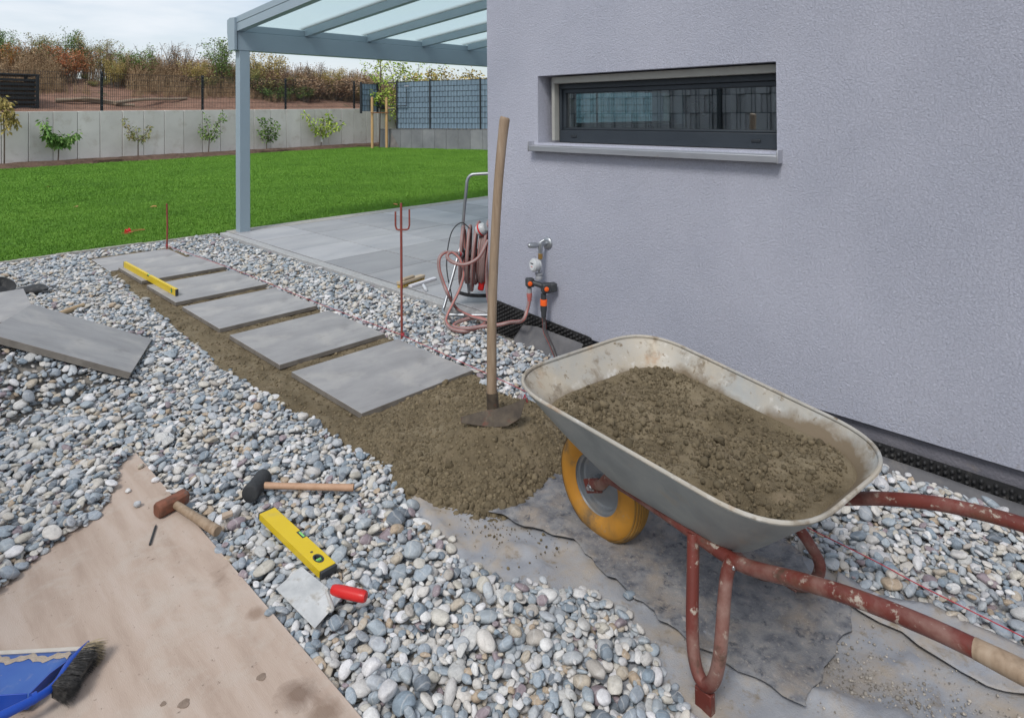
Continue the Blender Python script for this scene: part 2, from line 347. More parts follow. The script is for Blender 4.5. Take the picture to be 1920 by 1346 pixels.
M['strip_grey'] = mat('privacy_strip_grey', [(0.27, 0.275, 0.285), (0.32, 0.325, 0.335)], 1.5, rough=0.5, objrand=0.06)
M['wire'] = mat('anthracite_wire', [(0.022, 0.027, 0.032), (0.03, 0.035, 0.04)], 4, rough=0.5)

# ================================================================== GROUND AND LAWN
RW0, RW1 = Vector((2.925, 24.96, 0)), Vector((17.35, 27.45, 0))      # foot line of the concrete retaining wall
BF_DIR = Vector((1.43, -4.55, 0)).normalized(); BF0 = Vector((17.15, 24.55, 0))   # foot line of the low grey wall
o = MB().add([(-900, -900, -0.06), (900, -900, -0.06), (900, 900, -0.06), (-900, 900, -0.06)], [(0, 1, 2, 3)]).build('ground', M['soil']); struct(o)
o = MB().add([(-4, -2.5, 0.0), (3.4, -2.5, 0.0), (3.4, 8.7, 0.0), (-4, 8.7, 0.0)], [(0, 1, 2, 3)]).build('gravel_base', M['gravelbase']); struct(o)
# lawn: gently domed sheet
def lawn_z(x, y): return 0.035 + 0.02*vnoise(x, y, 3, 3, 0.25) + 0.0*x
def rw_y(x): return RW0.y + (RW1.y-RW0.y)*(x-RW0.x)/(RW1.x-RW0.x)
mb = MB(); nx, ny = 60, 50
for j in range(ny+1):
    for i in range(nx+1):
        x = -8 + 34*i/nx; y1 = rw_y(x) - 0.55; y = 8.76 + (y1-8.76)*j/ny; mb.v.append((x, y, float(lawn_z(x, y))))
for j in range(ny):
    for i in range(nx): a = j*(nx+1)+i; mb.f.append((a, a+1, a+nx+2, a+nx+1))
struct(mb.build('lawn', M['lawn'], smooth=True))
# planting strip of bare soil at the wall foot
mb = MB(); n = 200
for i in range(n+1):
    x = -8 + 27*i/n; yb = rw_y(x)
    for k in range(6):
        y = yb - 1.0 + 1.05*k/5 ; z = 0.02 + 0.20*math.sin(math.pi*min(.75, k/4.6)) + 0.03*float(vnoise(x, y, 5, 4, 3)); mb.v.append((x, y - (0.5*float(vnoise(x, 0, 8, 3, 0.8)) if k == 0 else 0), z))
for i in range(n):
    for k in range(5): a = i*6+k; mb.f.append((a, a+6, a+7, a+1))
struct(mb.build('planting_strip', M['soil'], smooth=True))

# grass blades on the lawn
def blade_clump(seed, h, n=34, r=0.075, w=0.0035):
    rg = random.Random(seed); mb = MB()
    for _ in range(n):
        a = rg.uniform(0, 6.28); q = r*math.sqrt(rg.random()); x, y = q*math.cos(a), q*math.sin(a); hh = h*rg.uniform(0.55, 1.1); b = rg.uniform(0, 6.28); l = hh*rg.uniform(0.1, 0.7)
        dx, dy = math.cos(b), math.sin(b); px, py = -dy*w, dx*w
        mb.add([(x-px, y-py, 0), (x+px, y+py, 0), (x+dx*l*.35+px*.8, y+dy*l*.35+py*.8, hh*.6), (x+dx*l*.35-px*.8, y+dy*l*.35-py*.8, hh*.6), (x+dx*l, y+dy*l, hh)], [(0, 1, 2, 3), (3, 2, 4)])
    me = bpy.data.meshes.new('clump'); me.from_pydata(mb.v, [], mb.f); return me
def grass_mat():
    m, nt, b = _new('grass_blades'); lk = nt.links.new
    oi = nt.nodes.new('ShaderNodeObjectInfo'); n = _noise(nt, 0.45, 3, 0.6, oi.outputs['Location']); n2 = _noise(nt, 2.2, 4, 0.65, oi.outputs['Location'])
    ad = nt.nodes.new('ShaderNodeMath'); ad.operation = 'ADD'; lk(n.outputs['Fac'], ad.inputs[0]); lk(n2.outputs['Fac'], ad.inputs[1])
    a2 = nt.nodes.new('ShaderNodeMath'); a2.operation = 'MULTIPLY_ADD'; lk(oi.outputs['Random'], a2.inputs[0]); a2.inputs[1].default_value = 0.35; lk(ad.outputs[0], a2.inputs[2])
    mr = nt.nodes.new('ShaderNodeMapRange'); mr.inputs[1].default_value = 0.8; mr.inputs[2].default_value = 1.6; lk(a2.outputs[0], mr.inputs[0])
    mr.inputs[1].default_value = 0.7; mr.inputs[2].default_value = 1.7
    r = _ramp(nt, [(0.085, 0.205, 0.022), (0.145, 0.315, 0.034), (0.20, 0.375, 0.05)], 0, 1); lk(mr.outputs[0], r.inputs['Fac']); lk(r.outputs['Color'], b.inputs['Base Color'])
    b.inputs['Roughness'].default_value = 0.55; b.inputs['Specular IOR Level'].default_value = 0.25
    return m
M['grass'] = grass_mat()
cl = [blade_clump(i, 0.036, 30, 0.05, 0.0028) for i in range(6)] + [blade_clump(10+i, 0.042, 34, 0.085, 0.0045) for i in range(4)]
for me in cl: me.materials.append(M['grass'])
pts = []
def add_grass(n, y0, y1, near):
    x = RNG.uniform(-1.5, 20, n); y = RNG.uniform(y0, y1, n)
    k = (x > y*0.10 - 1.0) & (x < 1.15*y + 1.0) & (y < rw_y(x) - 0.6) & (y > 8.79)
    k &= ~((x > 3.15) & (x < 15) & (y < 8.79)); k &= x < (BF0.x + (BF0.y-y)*0.31 - 0.1)
    return np.column_stack([x[k], y[k], lawn_z(x[k], y[k])])
g1 = add_grass(95000, 8.79, 14, True); g2 = add_grass(85000, 14, 26.4, False)
e = np.column_stack([RNG.uniform(-0.5, 9.5, 1500), 8.765 + np.abs(RNG.normal(0, 0.02, 1500)), np.full(1500, 0.035)])   # shaggy edge along the kerb
P = np.vstack([g1, e, g2]); n1 = len(g1)+len(e); n = len(P)
sc = np.repeat(RNG.uniform(0.75, 1.2, (n, 1)), 3, 1)
o = scatter('lawn_grass', P, np.column_stack([RNG.normal(0, .12, n), RNG.normal(0, .12, n), RNG.uniform(0, 6.28, n)]), sc, np.concatenate([RNG.integers(0, 6, n1), RNG.integers(6, 10, n-n1)]), cl, M['grass'])
tag(o, 'short mown bright green grass of the lawn', 'grass', kind='stuff')

# ================================================================== EDGINGS AND PATIO
ke = thing('lawn_edging', (0, 8.73, 0), 'straight concrete edging strip between lawn and gravel', 'edging')
for i in range(6):
    x0 = -2.0 + i*0.88; x1 = min(x0 + 0.874, 3.26)
    MB().bx(x0, x1, -0.035, 0.03, -0.05, 0.055 + 0.004*math.sin(i*2.1)).build('edging_stone', M['kerb2'], ke, bevel=0.006)
pk = thing('patio_edging', (3.32, 6, 0), 'pale granite edging stones along the patio', 'edging')
y = CORNER_Y - 0.1
while y < 8.6:
    y1 = min(y + 0.98, 8.62); MB().bx(-0.05, 0.05, y-6, y1-6-0.004, -0.05, PATIO_Z - 0.002 + random.uniform(-.002, .002)).build('edging_stone', M['kerb'], pk, bevel=0.005); y = y1
patio = MB().bx(3.375, 13, CORNER_Y+0.002, 8.70, -0.05, PATIO_Z-0.008).build('patio', M['joint']); struct(patio)
xs = [3.376] + [4.12 + 0.774*i for i in range(11)]; ys = [8.70, 8.44] + [7.668 - 0.782*i for i in range(5)] + [CORNER_Y+0.004]
for i in range(len(xs)-1):
    for j in range(len(ys)-1):
        x0, x1, y1, y0 = xs[i], xs[i+1], ys[j], ys[j+1]
        if y1 - y0 < 0.03: continue
        t = MB().bx(x0+0.005, x1-0.005, y0+0.005, y1-0.005, PATIO_Z-0.02, PATIO_Z + random.uniform(-.001, .001)).build('tile', M['patio'] if j else M['kerb2'], patio, bevel=0.002)

# ================================================================== HOUSE
house = thing('house', (WALLX, 0, 0), 'house corner in lilac grey textured render with one slot window', 'house')
HX1, HY0, HZ0, HZ1 = 12.0, -7.0, 0.155, 5.6
TH = 0.36
wT = 1.600 + 0.2575*WALLX/3.26                # window opening, heights at the wall plane
p00 = WX(1008, 143.4, WALLX); p11 = WX(1457, 281.6, WALLX); WY0, WY1 = p11.y, p00.y; WZ0, WZ1 = 1.395, 1.855
def wall_ring(a0, a1, z0, z1, h0, h1, hz0, hz1, mk):
    """wall with a rectangular hole; mk(a, z, side) -> point, side 0 outer / 1 inner"""
    mb = MB(); vs = []
    for s in (0, 1):
        for a, z in ((a0, z0), (a1, z0), (a1, z1), (a0, z1), (h0, hz0), (h1, hz0), (h1, hz1), (h0, hz1)): vs.append(mk(a, z, s))
    F = []
    for s in (0, 8):
        for i in range(4): q = (s+i, s+(i+1) % 4, s+4+(i+1) % 4, s+4+i); F.append(q if s == 0 else tuple(reversed(q)))
    for i in range(4): F.append((4+i, 4+(i+1) % 4, 12+(i+1) % 4, 12+i)); F.append((i, 8+i, 8+(i+1) % 4, (i+1) % 4))
    mb.add(vs, F); return mb
w = wall_ring(CORNER_Y, HY0, HZ0, HZ1, WY1, WY0, WZ0, WZ1, lambda a, z, s: (0.0 if s == 0 else TH, a, z)); w.build('wall', M['stucco'], house)
# terrace facade with its own window, seen through the slot window
IX0, IX1, IZ0, IZ1 = 3.86, 5.50, 1.488, 1.815
w = wall_ring(WALLX+TH+0.002, HX1, HZ0, HZ1, IX0, IX1, IZ0, IZ1, lambda a, z, s: (a-WALLX, (CORNER_Y if s == 0 else CORNER_Y-TH), z)); w.build('wall', M['stucco'], house)
MB().bx(HX1-WALLX+0.002, HX1-WALLX+TH, HY0, CORNER_Y, HZ0, HZ1).build('wall', M['stucco'], house)
MB().bx(TH+0.002, HX1-WALLX, HY0, HY0+TH, HZ0, HZ1).build('wall', M['stucco'], house)
MB().bx(TH+0.003, 3.2, -0.2, -0.1, 0.2, 2.55).build('partition_wall', M['white'], house)
MB().bx(3.2, 3.3, -0.2, CORNER_Y-TH-0.003, 0.2, 2.55).build('partition_wall', M['white'], house)
MB().bx(TH+0.001, HX1-WALLX-0.001, HY0+TH+0.001, CORNER_Y-TH-0.001, 0.16, 0.20).build('floor', M['floorwood'], house)
MB().bx(TH+0.001, HX1-WALLX-0.001, HY0+TH+0.001, CORNER_Y-TH-0.001, 2.55, 2.70).build('ceiling', M['white'], house)
MB().bx(-0.05, HX1-WALLX+TH+0.05, HY0-0.05, CORNER_Y+0.05, HZ1+0.002, HZ1+0.3).build('roof', M['anthracite'], house)
MB().bx(0.035, HX1-WALLX+TH-0.03, HY0+0.03, CORNER_Y-0.035, -0.05, HZ0-0.001).build('plinth', M['plinth'], house)
# slot window
win = MB()
FD = 0.125; z0, z1, y0, y1 = WZ0+0.004, WZ1-0.055, WY0+0.003, WY1-0.085
def ring(mb, x0, x1, ya, yb, za, zb, t, tb=None, tt=None):
    tb = tb or t; tt = tt or t
    mb.bx(x0, x1, ya, yb, za, za+tb); mb.bx(x0, x1, ya, yb, zb-tt, zb); mb.bx(x0, x1, ya, ya+t, za+tb+.0005, zb-tt-.0005); mb.bx(x0, x1, yb-t, yb, za+tb+.0005, zb-tt-.0005); return mb
ring(win, FD, FD+0.075, y0, y1, z0, z1, 0.02, 0.085, 0.035); ring(win, FD+0.018, FD+0.07, y0+0.021, y1-0.021, z0+0.086, z1-0.036, 0.022, 0.012, 0.028)
wo_ = win.build('window', M['anthracite'], house, bevel=0.003); wo_['label'] = 'anthracite framed slot window'
MB().bx(FD+0.036, FD+0.044, y0+0.04, y1-0.04, z0+0.095, z1-0.06).build('pane', M['glass'], wo_)
ring(MB(), FD+0.030, FD+0.050, y0+0.043, y1-0.043, z0+0.0975, z1-0.0635, 0.004).build('gasket', M['wire'], wo_)
for yy in (y0+0.16, y1-0.13):
    MB().bx(FD-0.006, FD+0.0, yy-0.025, yy+0.025, z0+0.036, z0+0.050).build('drain_cap', M['wire'], wo_, bevel=0.002)
MB().bx(FD-0.06, FD+0.05, WY0+0.006, WY1-0.082, z1+0.002, WZ1-0.008).build('head_strip', M['headstrip'], wo_, bevel=0.003)
MB().bx(FD-0.045, FD+0.04, y1+0.004, y1+0.03, z0+0.01, WZ1-0.009).build('guide_rail', M['headstrip'], wo_, bevel=0.003)
sb = MB(); sy0, sy1 = WY0-0.02, WY1+0.035
sb.add([(x, yy, z) for yy in (sy0, sy1) for x, z in ((FD+0.01, WZ0+0.002), (-0.055, WZ0-0.016), (-0.060, WZ0-0.018), (-0.060, WZ0-0.052), (-0.052, WZ0-0.052), (-0.052, WZ0-0.026), (FD+0.01, WZ0-0.006))],
       [tuple(range(7)), tuple(reversed(range(7, 14)))] + [(i, i+7, (i+1) % 7+7, (i+1) % 7) for i in range(7)])
si = sb.build('sill', M['alu'], wo_, bevel=0.0015)
for yy in (sy0-0.008, sy1+0.001):
    MB().bx(-0.063, FD-0.02, yy, yy+0.007, WZ0-0.056, WZ0+0.012).build('sill_end_cap', M['alu'], wo_, bevel=0.002)
for k in range(4):
    MB().lathe([(0.0065, 0), (0.0065, 0.003), (0.003, 0.0035)], (FD-0.035, WY1-0.16-k*0.36, WZ0-0.004), (0, 0, 1), 12).build('screw', M['wire'], wo_)
# terrace window in the other facade
iw = MB(); ya = CORNER_Y-0.22
xa, xb = IX0-WALLX, IX1-WALLX
iw.bx(xa+.002, xb-.002, ya, ya+0.07, IZ0+.002, IZ0+0.03); iw.bx(xa+.002, xb-.002, ya, ya+0.07, IZ1-0.03, IZ1-.002); iw.bx(xa+.002, xa+0.03, ya, ya+0.07, IZ0+.031, IZ1-.031); iw.bx(xb-0.03, xb-.002, ya, ya+0.07, IZ0+.031, IZ1-.031)
iwo = iw.build('window', M['white'], house); MB().bx(xa+0.031, xb-0.031, ya+0.03, ya+0.036, IZ0+0.031, IZ1-0.031).build('pane', glass_mat('terrace_window_glass', (0.86, 0.96, 0.96), 0.02), iwo)
# things standing on the inside window board
MB().bx(FD+0.08, 0.5, y0, y1, WZ0-0.03, WZ0+0.02).build('window_board', M['white'], house)
lamp = thing('desk_lamp', (WALLX+0.42, 2.05, WZ0+0.02), 'dark desk lamp indoors behind the slot window', 'lamp')
mb = MB().lathe([(0.06, 0), (0.06, 0.015), (0.01, 0.02)], seg=20); mb.build('foot', M['wire'], lamp, smooth=True)
MB().tube(smooth_path([(0, 0, 0.015), (0.0, 0.03, 0.16), (0.0, -0.02, 0.24), (0, -0.09, 0.25)], 6), 0.007, 8).build('arm', M['wire'], lamp, smooth=True)
MB().lathe([(0.012, 0.0), (0.03, 0.02), (0.055, 0.09), (0.05, 0.09), (0.026, 0.022)], (0, -0.07, 0.26), (0, -0.7, -0.7), 20, cap=False).build('lamp_shade', M['wire'], lamp, smooth=True)
br = thing('kitchen_brush', (WALLX+0.4, 2.32, WZ0+0.02), 'small round brush with yellow base indoors on the window board', 'brush')
MB().lathe([(0.03, 0), (0.032, 0.03), (0.02, 0.045)], seg=16).build('base', mat('brush_yellow', [(0.45, 0.28, 0.06), (0.5, 0.33, 0.08)]), br, smooth=True)
MB().lathe([(0.005, 0.0), (0.03, 0.01), (0.034, 0.03), (0.02, 0.045), (0.004, 0.05)], (0, 0, 0.05), (0.1, 0.5, 0.8), 16).build('head', M['wire'], br, smooth=True)

# ================================================================== TERRACE CANOPY
can = thing('terrace_canopy', (3.42, 8.48, PATIO_Z), 'blue grey aluminium terrace canopy with milky glass roof on a square post', 'canopy')
cz = -PATIO_Z
MB().bx(0.03, 0.165, -0.07, 0.065, 0, 2.45+cz).build('post', M['canopy'], can, bevel=0.004)
MB().bx(0.02, 0.175, -0.08, 0.075, 0.0, 0.006).build('foot_plate', M['alu'], can)
MB().bx(0.0, 8.4, -0.075, 0.07, 2.452+cz, 2.695+cz).build('front_beam', M['canopy'], can, bevel=0.004)
MB().bx(-0.012, 8.4, -0.06, 0.14, 2.698+cz, 2.79+cz).build('gutter', M['canopy'], can, bevel=0.004)
ec = MB().prism([(-0.09, 2.455+cz), (0.10, 2.455+cz), (0.15, 2.70+cz), (0.15, 2.86+cz), (0.06, 2.885+cz), (-0.09, 2.875+cz)], -0.045, -0.014).build('end_cap', M['canopy'], can)
ec.data.transform(Matrix(((0, 0, 1, 0), (1, 0, 0, 0), (0, 1, 0, 0), (0, 0, 0, 1))))
SL = 0.073; LEN = 8.48 - CORNER_Y - 0.03
def sloped(x0, x1, z0, z1, m, name, ya=-0.06, yb=None):
    yb = -LEN if yb is None else yb
    mb = MB(); vs = [(x, y, z + cz - SL*(y)) for y in (ya, yb) for x, z in ((x0, z0), (x1, z0), (x1, z1), (x0, z1))]
    mb.add(vs, [(0, 3, 2, 1), (4, 5, 6, 7), (0, 1, 5, 4), (1, 2, 6, 5), (2, 3, 7, 6), (3, 0, 4, 7)]); return mb.build(name, m, can, bevel=0.003)
rx = [-0.01, 0.985, 2.005, 3.045, 4.04, 5.06, 6.08, 7.1, 8.1]
for i, x in enumerate(rx):
    if i == 0: sloped(x, x+0.09, 2.692, 2.80, M['canopy'], 'rafter', 0.12); sloped(x-0.004, x+0.07, 2.803, 2.885, M['canopy'], 'edge_trim', 0.13)
    else: sloped(x-0.035, x+0.035, 2.70, 2.805, M['canopy'], 'rafter', -0.062); sloped(x-0.04, x+0.04, 2.832, 2.85, M['canopy'], 'cover_strip', 0.1)
for i in range(len(rx)-1):
    a = rx[i] + (0.088 if i == 0 else 0.0); sloped(a+0.004, rx[i+1]-0.004, 2.812, 2.828, M['milk'], 'glass_pane', 0.10)

# ================================================================== RETAINING WALL, FENCES
rdir = (RW1-RW0).normalized(); rang = math.atan2(rdir.y, rdir.x)
ret = thing('retaining_wall', RW0, 'long pale concrete retaining wall of upright panels behind the young trees', 'wall', rang)
joint_px = [-42, 3.5, 53.5, 100, 145.5, 188, 230, 270, 308.5, 345, 380, 413.7, 446, 477, 508, 537, 564.6, 591, 617, 641, 664, 687, 708, 730]
def hit_rw(px):      # distance along the wall where the sight line meets it
    r = _ray(px, 250); d = Vector((r.x, r.y)); a = Vector((rdir.x, rdir.y)); c = RW0.xy
    # c + a t = d s
    det = a.x*(-d.y) - (-d.x)*a.y; return ((-c.x)*(-d.y) - (-d.x)*(-c.y))/det
js = [hit_rw(p) for p in joint_px]
js = [js[0]-0.97*k for k in range(10, 0, -1)] + js + [js[-1]+0.8]
def rw_top(s): return 1.765 + 0.0085*s
for i in range(len(js)-1):
    a, b = js[i]+0.008, js[i+1]-0.008; off = random.uniform(0, 0.012)
    mb = MB(); vs = [(x, y, z) for y in (off, off+0.12) for x, z in ((a, -0.05), (b, -0.05), (b, rw_top(b)+0.0), (a, rw_top(a)))]
    mb.add(vs, [(0, 1, 2, 3), (7, 6, 5, 4), (0, 4, 5, 1), (1, 5, 6, 2), (2, 6, 7, 3), (3, 7, 4, 0)]); mb.build('panel', M['concrete'], ret, bevel=0.01)
MB().bx(js[0], js[-1], 0.10, 0.2, -0.05, 1.70).build('backing', M['joint'], ret)
# mesh fence on top
mf = thing('mesh_fence', RW0 + Vector((-rdir.y, rdir.x, 0))*0.30, 'anthracite double wire mesh fence standing behind the retaining wall', 'fence', rang)
ps = [hit_rw(p)*1.012 for p in (-95, 196, 384, 539, 667, 760)]
FB = lambda s: 1.80 + 0.0085*s
for i, s in enumerate(ps):
    MB().bx(s-0.04, s+0.04, -0.03, 0.03, 1.2, FB(s)+1.33).build('post', M['wire'], mf, bevel=0.004)
    for kz in (0.15, 0.45, 0.8, 1.15, 1.28): MB().lathe([(0.012, 0), (0.012, 0.012), (0.004, 0.015)], (s, -0.03, FB(s)+kz), (0, -1, 0), 8).build('bolt', M['alu'], mf)
for i in range(len(ps)-1):
    a, b = ps[i], ps[i+1]; mb = MB(); h = 1.28
    n = int((b-a)/0.065)
    for k in range(n+1):
        x = a + (b-a)*k/n; mb.box((x, -0.045, FB(x)+h/2+0.02), (0.007, 0.007, h))
    for k in range(7):
        z = 0.06 + k*0.2; dz = FB(b)-FB(a)
        for yy in (-0.052, -0.038):
            mb.add([(a, yy-.003, FB(a)+z), (b, yy-.003, FB(b)+z), (b, yy-.003, FB(b)+z+.009), (a, yy-.003, FB(a)+z+.009), (a, yy+.003, FB(a)+z), (b, yy+.003, FB(b)+z), (b, yy+.003, FB(b)+z+.009), (a, yy+.003, FB(a)+z+.009)], [(0, 1, 2, 3), (7, 6, 5, 4), (3, 2, 6, 7), (0, 4, 5, 1)])
    mb.build('wire_panel', M['wire'], mf)
# low grey wall + blue privacy fence on it
bang = math.atan2(BF_DIR.y, BF_DIR.x)
lw = thing('low_wall', BF0, 'low grey concrete panel wall under the blue privacy fence', 'wall', bang)
def lw_top(s): return 0.93 - 0.004*s
s = -0.9
while s < 20:
    L_ = 0.62; off = random.uniform(0, 0.01)
    MB().bx(s+0.004, s+L_-0.004, off, 0.12, -0.05, lw_top(s)).build('panel', M['concrete_dark'], lw, bevel=0.008); s += L_
MB().bx(-0.9, 20, -0.015, 0.14, lw_top(10)+0.04, lw_top(10)+0.045).build('top_edge', M['alu'], lw)
def privacy_fence(root, posts, z0, z1, rows, strip_m, block, depth, y):
    rh = (z1-z0)/rows
    for s in posts: MB().bx(s-0.03, s+0.03, y-0.05, y+0.05, z0-0.1, z1+0.07).build('post', M['wire'], root, bevel=0.003)
    for a, b in zip(posts[:-1], posts[1:]):
        a += 0.035; b -= 0.035
        for r in range(rows):
            za, zb = z0 + r*rh + 0.004, z0 + (r+1)*rh - 0.004; ph = (r % 2)*block*0.5; xs = [a]; x = a + ph if ph else a + block
            k = 0
            mb = MB(); segs = []
            x = a; nxt = a + (block*0.55 if r % 2 else block*1.0); front = (r % 2 == 0)
            while x < b - 1e-4:
                e2 = min(nxt, b); segs.append((x, e2, front)); x = e2; front = not front; nxt = x + (block if front else block*0.6)
            pr = []
            for (p, q, fr) in segs:
                yy = y - depth if fr else y + depth*0.6; pr += [(p+0.004, yy), (q-0.004, yy)]
            n = len(pr); o = [(px, py, za) for px, py in pr] + [(px, py, zb) for px, py in pr]
            mb.add(o, [(i, i+1, n+i+1, n+i) for i in range(n-1)]); mb.build('privacy_strip', strip_m, root)
        mb = MB(); nw = int((b-a)/block/0.8)
        for k in range(rows+1): mb.bx(a, b, y-depth-0.012, y-depth-0.004, z0+k*rh-0.006, z0+k*rh+0.006)
        x = a
        while x < b:
            mb.bx(x-.004, x+.004, y-depth-0.003, y-depth+0.003, z0, z1); mb.bx(x+.05-.004, x+.05+.004, y-depth-0.003, y-depth+0.003, z0, z1); x += block
        mb.build('wire_panel', M['wire'], root)
pf = thing('privacy_fence', BF0, 'blue grey fence of woven privacy strips on the low wall', 'fence', bang)
privacy_fence(pf, [0.12, 1.95, 4.55, 7.2, 9.8, 12.4, 15.0, 17.6], 0.95, 3.08, 9, M['strip'], 0.15, 0.007, 0.06)
fp = thing('privacy_fence', (BF0.x-0.12, BF0.y+0.1, 0), 'short blue fence piece behind the staked tree', 'fence', rang)
privacy_fence(fp, [-1.35, -0.35], 1.75, 2.98, 5, M['strip'], 0.15, 0.007, 0.5)
gp = thing('gate_frame', (BF0.x, BF0.y, 0), 'small dark open gate frame hanging at the corner of the blue fence', 'gate', bang)
mb = MB(); 
for (p, q) in (((-1.15, 1.98), (0.75, 1.98)), ((-1.15, 3.06), (0.75, 3.06)), ((-1.15, 1.98), (-1.15, 3.06)), ((0.75, 1.98), (0.75, 2.75))):
    mb.tube([(p[0], -0.06, p[1]), (q[0], -0.06, q[1])], 0.02, 6)
mb.build('frame', M['wire'], gp); MB().bx(0.62, 0.88, -0.075, -0.05, 2.86, 2.90).build('latch', M['alu'], gp)
# grey privacy fence on the other side of the passage (mirrored in the slot window)
gf = thing('privacy_fence', (-1.55, 9.5, 0), 'tall dark grey privacy fence along the passage, mirrored in the slot window', 'fence', -math.pi/2)
privacy_fence(gf, [0.3, 2.8, 5.3, 7.8], 0.05, 2.35, 9, M['strip_grey'], 0.21, -0.015, 0.0)
# ================================================================== EARTH BANK AND VEGETATION BEHIND THE FENCE
def bank_z(x, y):
    t = np.clip((np.asarray(y) - (RW0.y + 0.172*(np.asarray(x)-RW0.x)) - 0.25)/7.0, 0, 1)
    s = (np.asarray(x)-RW0.x)
    base = 1.70 + 0.0085*np.clip(s, -30, 20); return base + (1.5 - 0.03*np.clip(s, 0, 20))*(t*t*(3-2*t)) + (0.22*vnoise(x, y, 11, 4, 0.5) + 0.05*vnoise(x, y, 12, 3, 3))*np.clip(t*6, 0, 1)
mb = MB(); nx, ny = 150, 44
for j in range(ny+1):
    for i in range(nx+1):
        x = -14 + 46*i/nx; yb = RW0.y + 0.172*(x-RW0.x) + 0.22; y = yb + 18*(j/ny)**1.5; mb.v.append((x, y, float(bank_z(x, y)) if j else 1.55))
for j in range(ny):
    for i in range(nx): a = j*(nx+1)+i; mb.f.append((a, a+1, a+nx+2, a+nx+1))
struct(mb.build('earth_bank', M['bank'], smooth=True))

def leaf_mat(name, cols, rough=0.6):
    m, nt, b = _new(name); lk = nt.links.new
    gm = nt.nodes.new('ShaderNodeNewGeometry')
    n = _noise(nt, 1.7, 3, 0.6, gm.outputs['Position']); oi = nt.nodes.new('ShaderNodeObjectInfo')
    ad = nt.nodes.new('ShaderNodeMath'); ad.operation = 'MULTIPLY_ADD'; lk(gm.outputs['Random Per Island'], ad.inputs[0]); ad.inputs[1].default_value = 0.55; lk(n.outputs['Fac'], ad.inputs[2])
    a2 = nt.nodes.new('ShaderNodeMath'); a2.operation = 'MULTIPLY_ADD'; lk(oi.outputs['Random'], a2.inputs[0]); a2.inputs[1].default_value = 0.2; lk(ad.outputs[0], a2.inputs[2])
    mr = nt.nodes.new('ShaderNodeMapRange'); mr.inputs[1].default_value = 0.35; mr.inputs[2].default_value = 1.2; lk(a2.outputs[0], mr.inputs[0])
    r = _ramp(nt, cols, 0, 1); lk(mr.outputs[0], r.inputs['Fac']); lk(r.outputs['Color'], b.inputs['Base Color'])
    b.inputs['Roughness'].default_value = rough; b.inputs['Specular IOR Level'].default_value = 0.25
    b.inputs['Transmission Weight'].default_value = 0.0
    return m
LM = {
 'olive': leaf_mat('leaves_olive', [(0.094, 0.125, 0.044), (0.188, 0.225, 0.075), (0.338, 0.312, 0.112), (0.237, 0.138, 0.062)]),
 'green': leaf_mat('leaves_green', [(0.062, 0.131, 0.037), (0.138, 0.237, 0.062), (0.225, 0.312, 0.088)]),
 'red':   leaf_mat('leaves_red', [(0.200, 0.062, 0.037), (0.425, 0.112, 0.050), (0.525, 0.213, 0.100), (0.250, 0.175, 0.075)]),
 'orange':leaf_mat('leaves_orange', [(0.200, 0.112, 0.037), (0.525, 0.200, 0.050), (0.175, 0.175, 0.050)]),
 'brown': leaf_mat('leaves_brown', [(0.150, 0.094, 0.062), (0.275, 0.175, 0.106), (0.413, 0.288, 0.175)]),
 'ochre': leaf_mat('leaves_ochre', [(0.175, 0.150, 0.050), (0.350, 0.288, 0.088), (0.475, 0.362, 0.138)]),
 'bright':leaf_mat('leaves_bright', [(0.138, 0.237, 0.037), (0.275, 0.413, 0.062), (0.475, 0.537, 0.112)]),
 'peach': leaf_mat('leaves_peach', [(0.062, 0.150, 0.037), (0.138, 0.275, 0.062), (0.237, 0.362, 0.112)]),
}
M['bark'] = mat('bark_brown', [(0.07, 0.05, 0.038), (0.15, 0.11, 0.085)], 20, rough=0.9, bump=0.4, bscale=40, stretch=(1, 1, 0.2))
M['twig'] = mat('grey_twigs', [(0.10, 0.085, 0.07), (0.20, 0.17, 0.14)], 10, rough=0.9)
M['straw'] = leaf_mat('dry_straw', [(0.18, 0.115, 0.065), (0.32, 0.215, 0.125), (0.46, 0.34, 0.21)], 0.8)

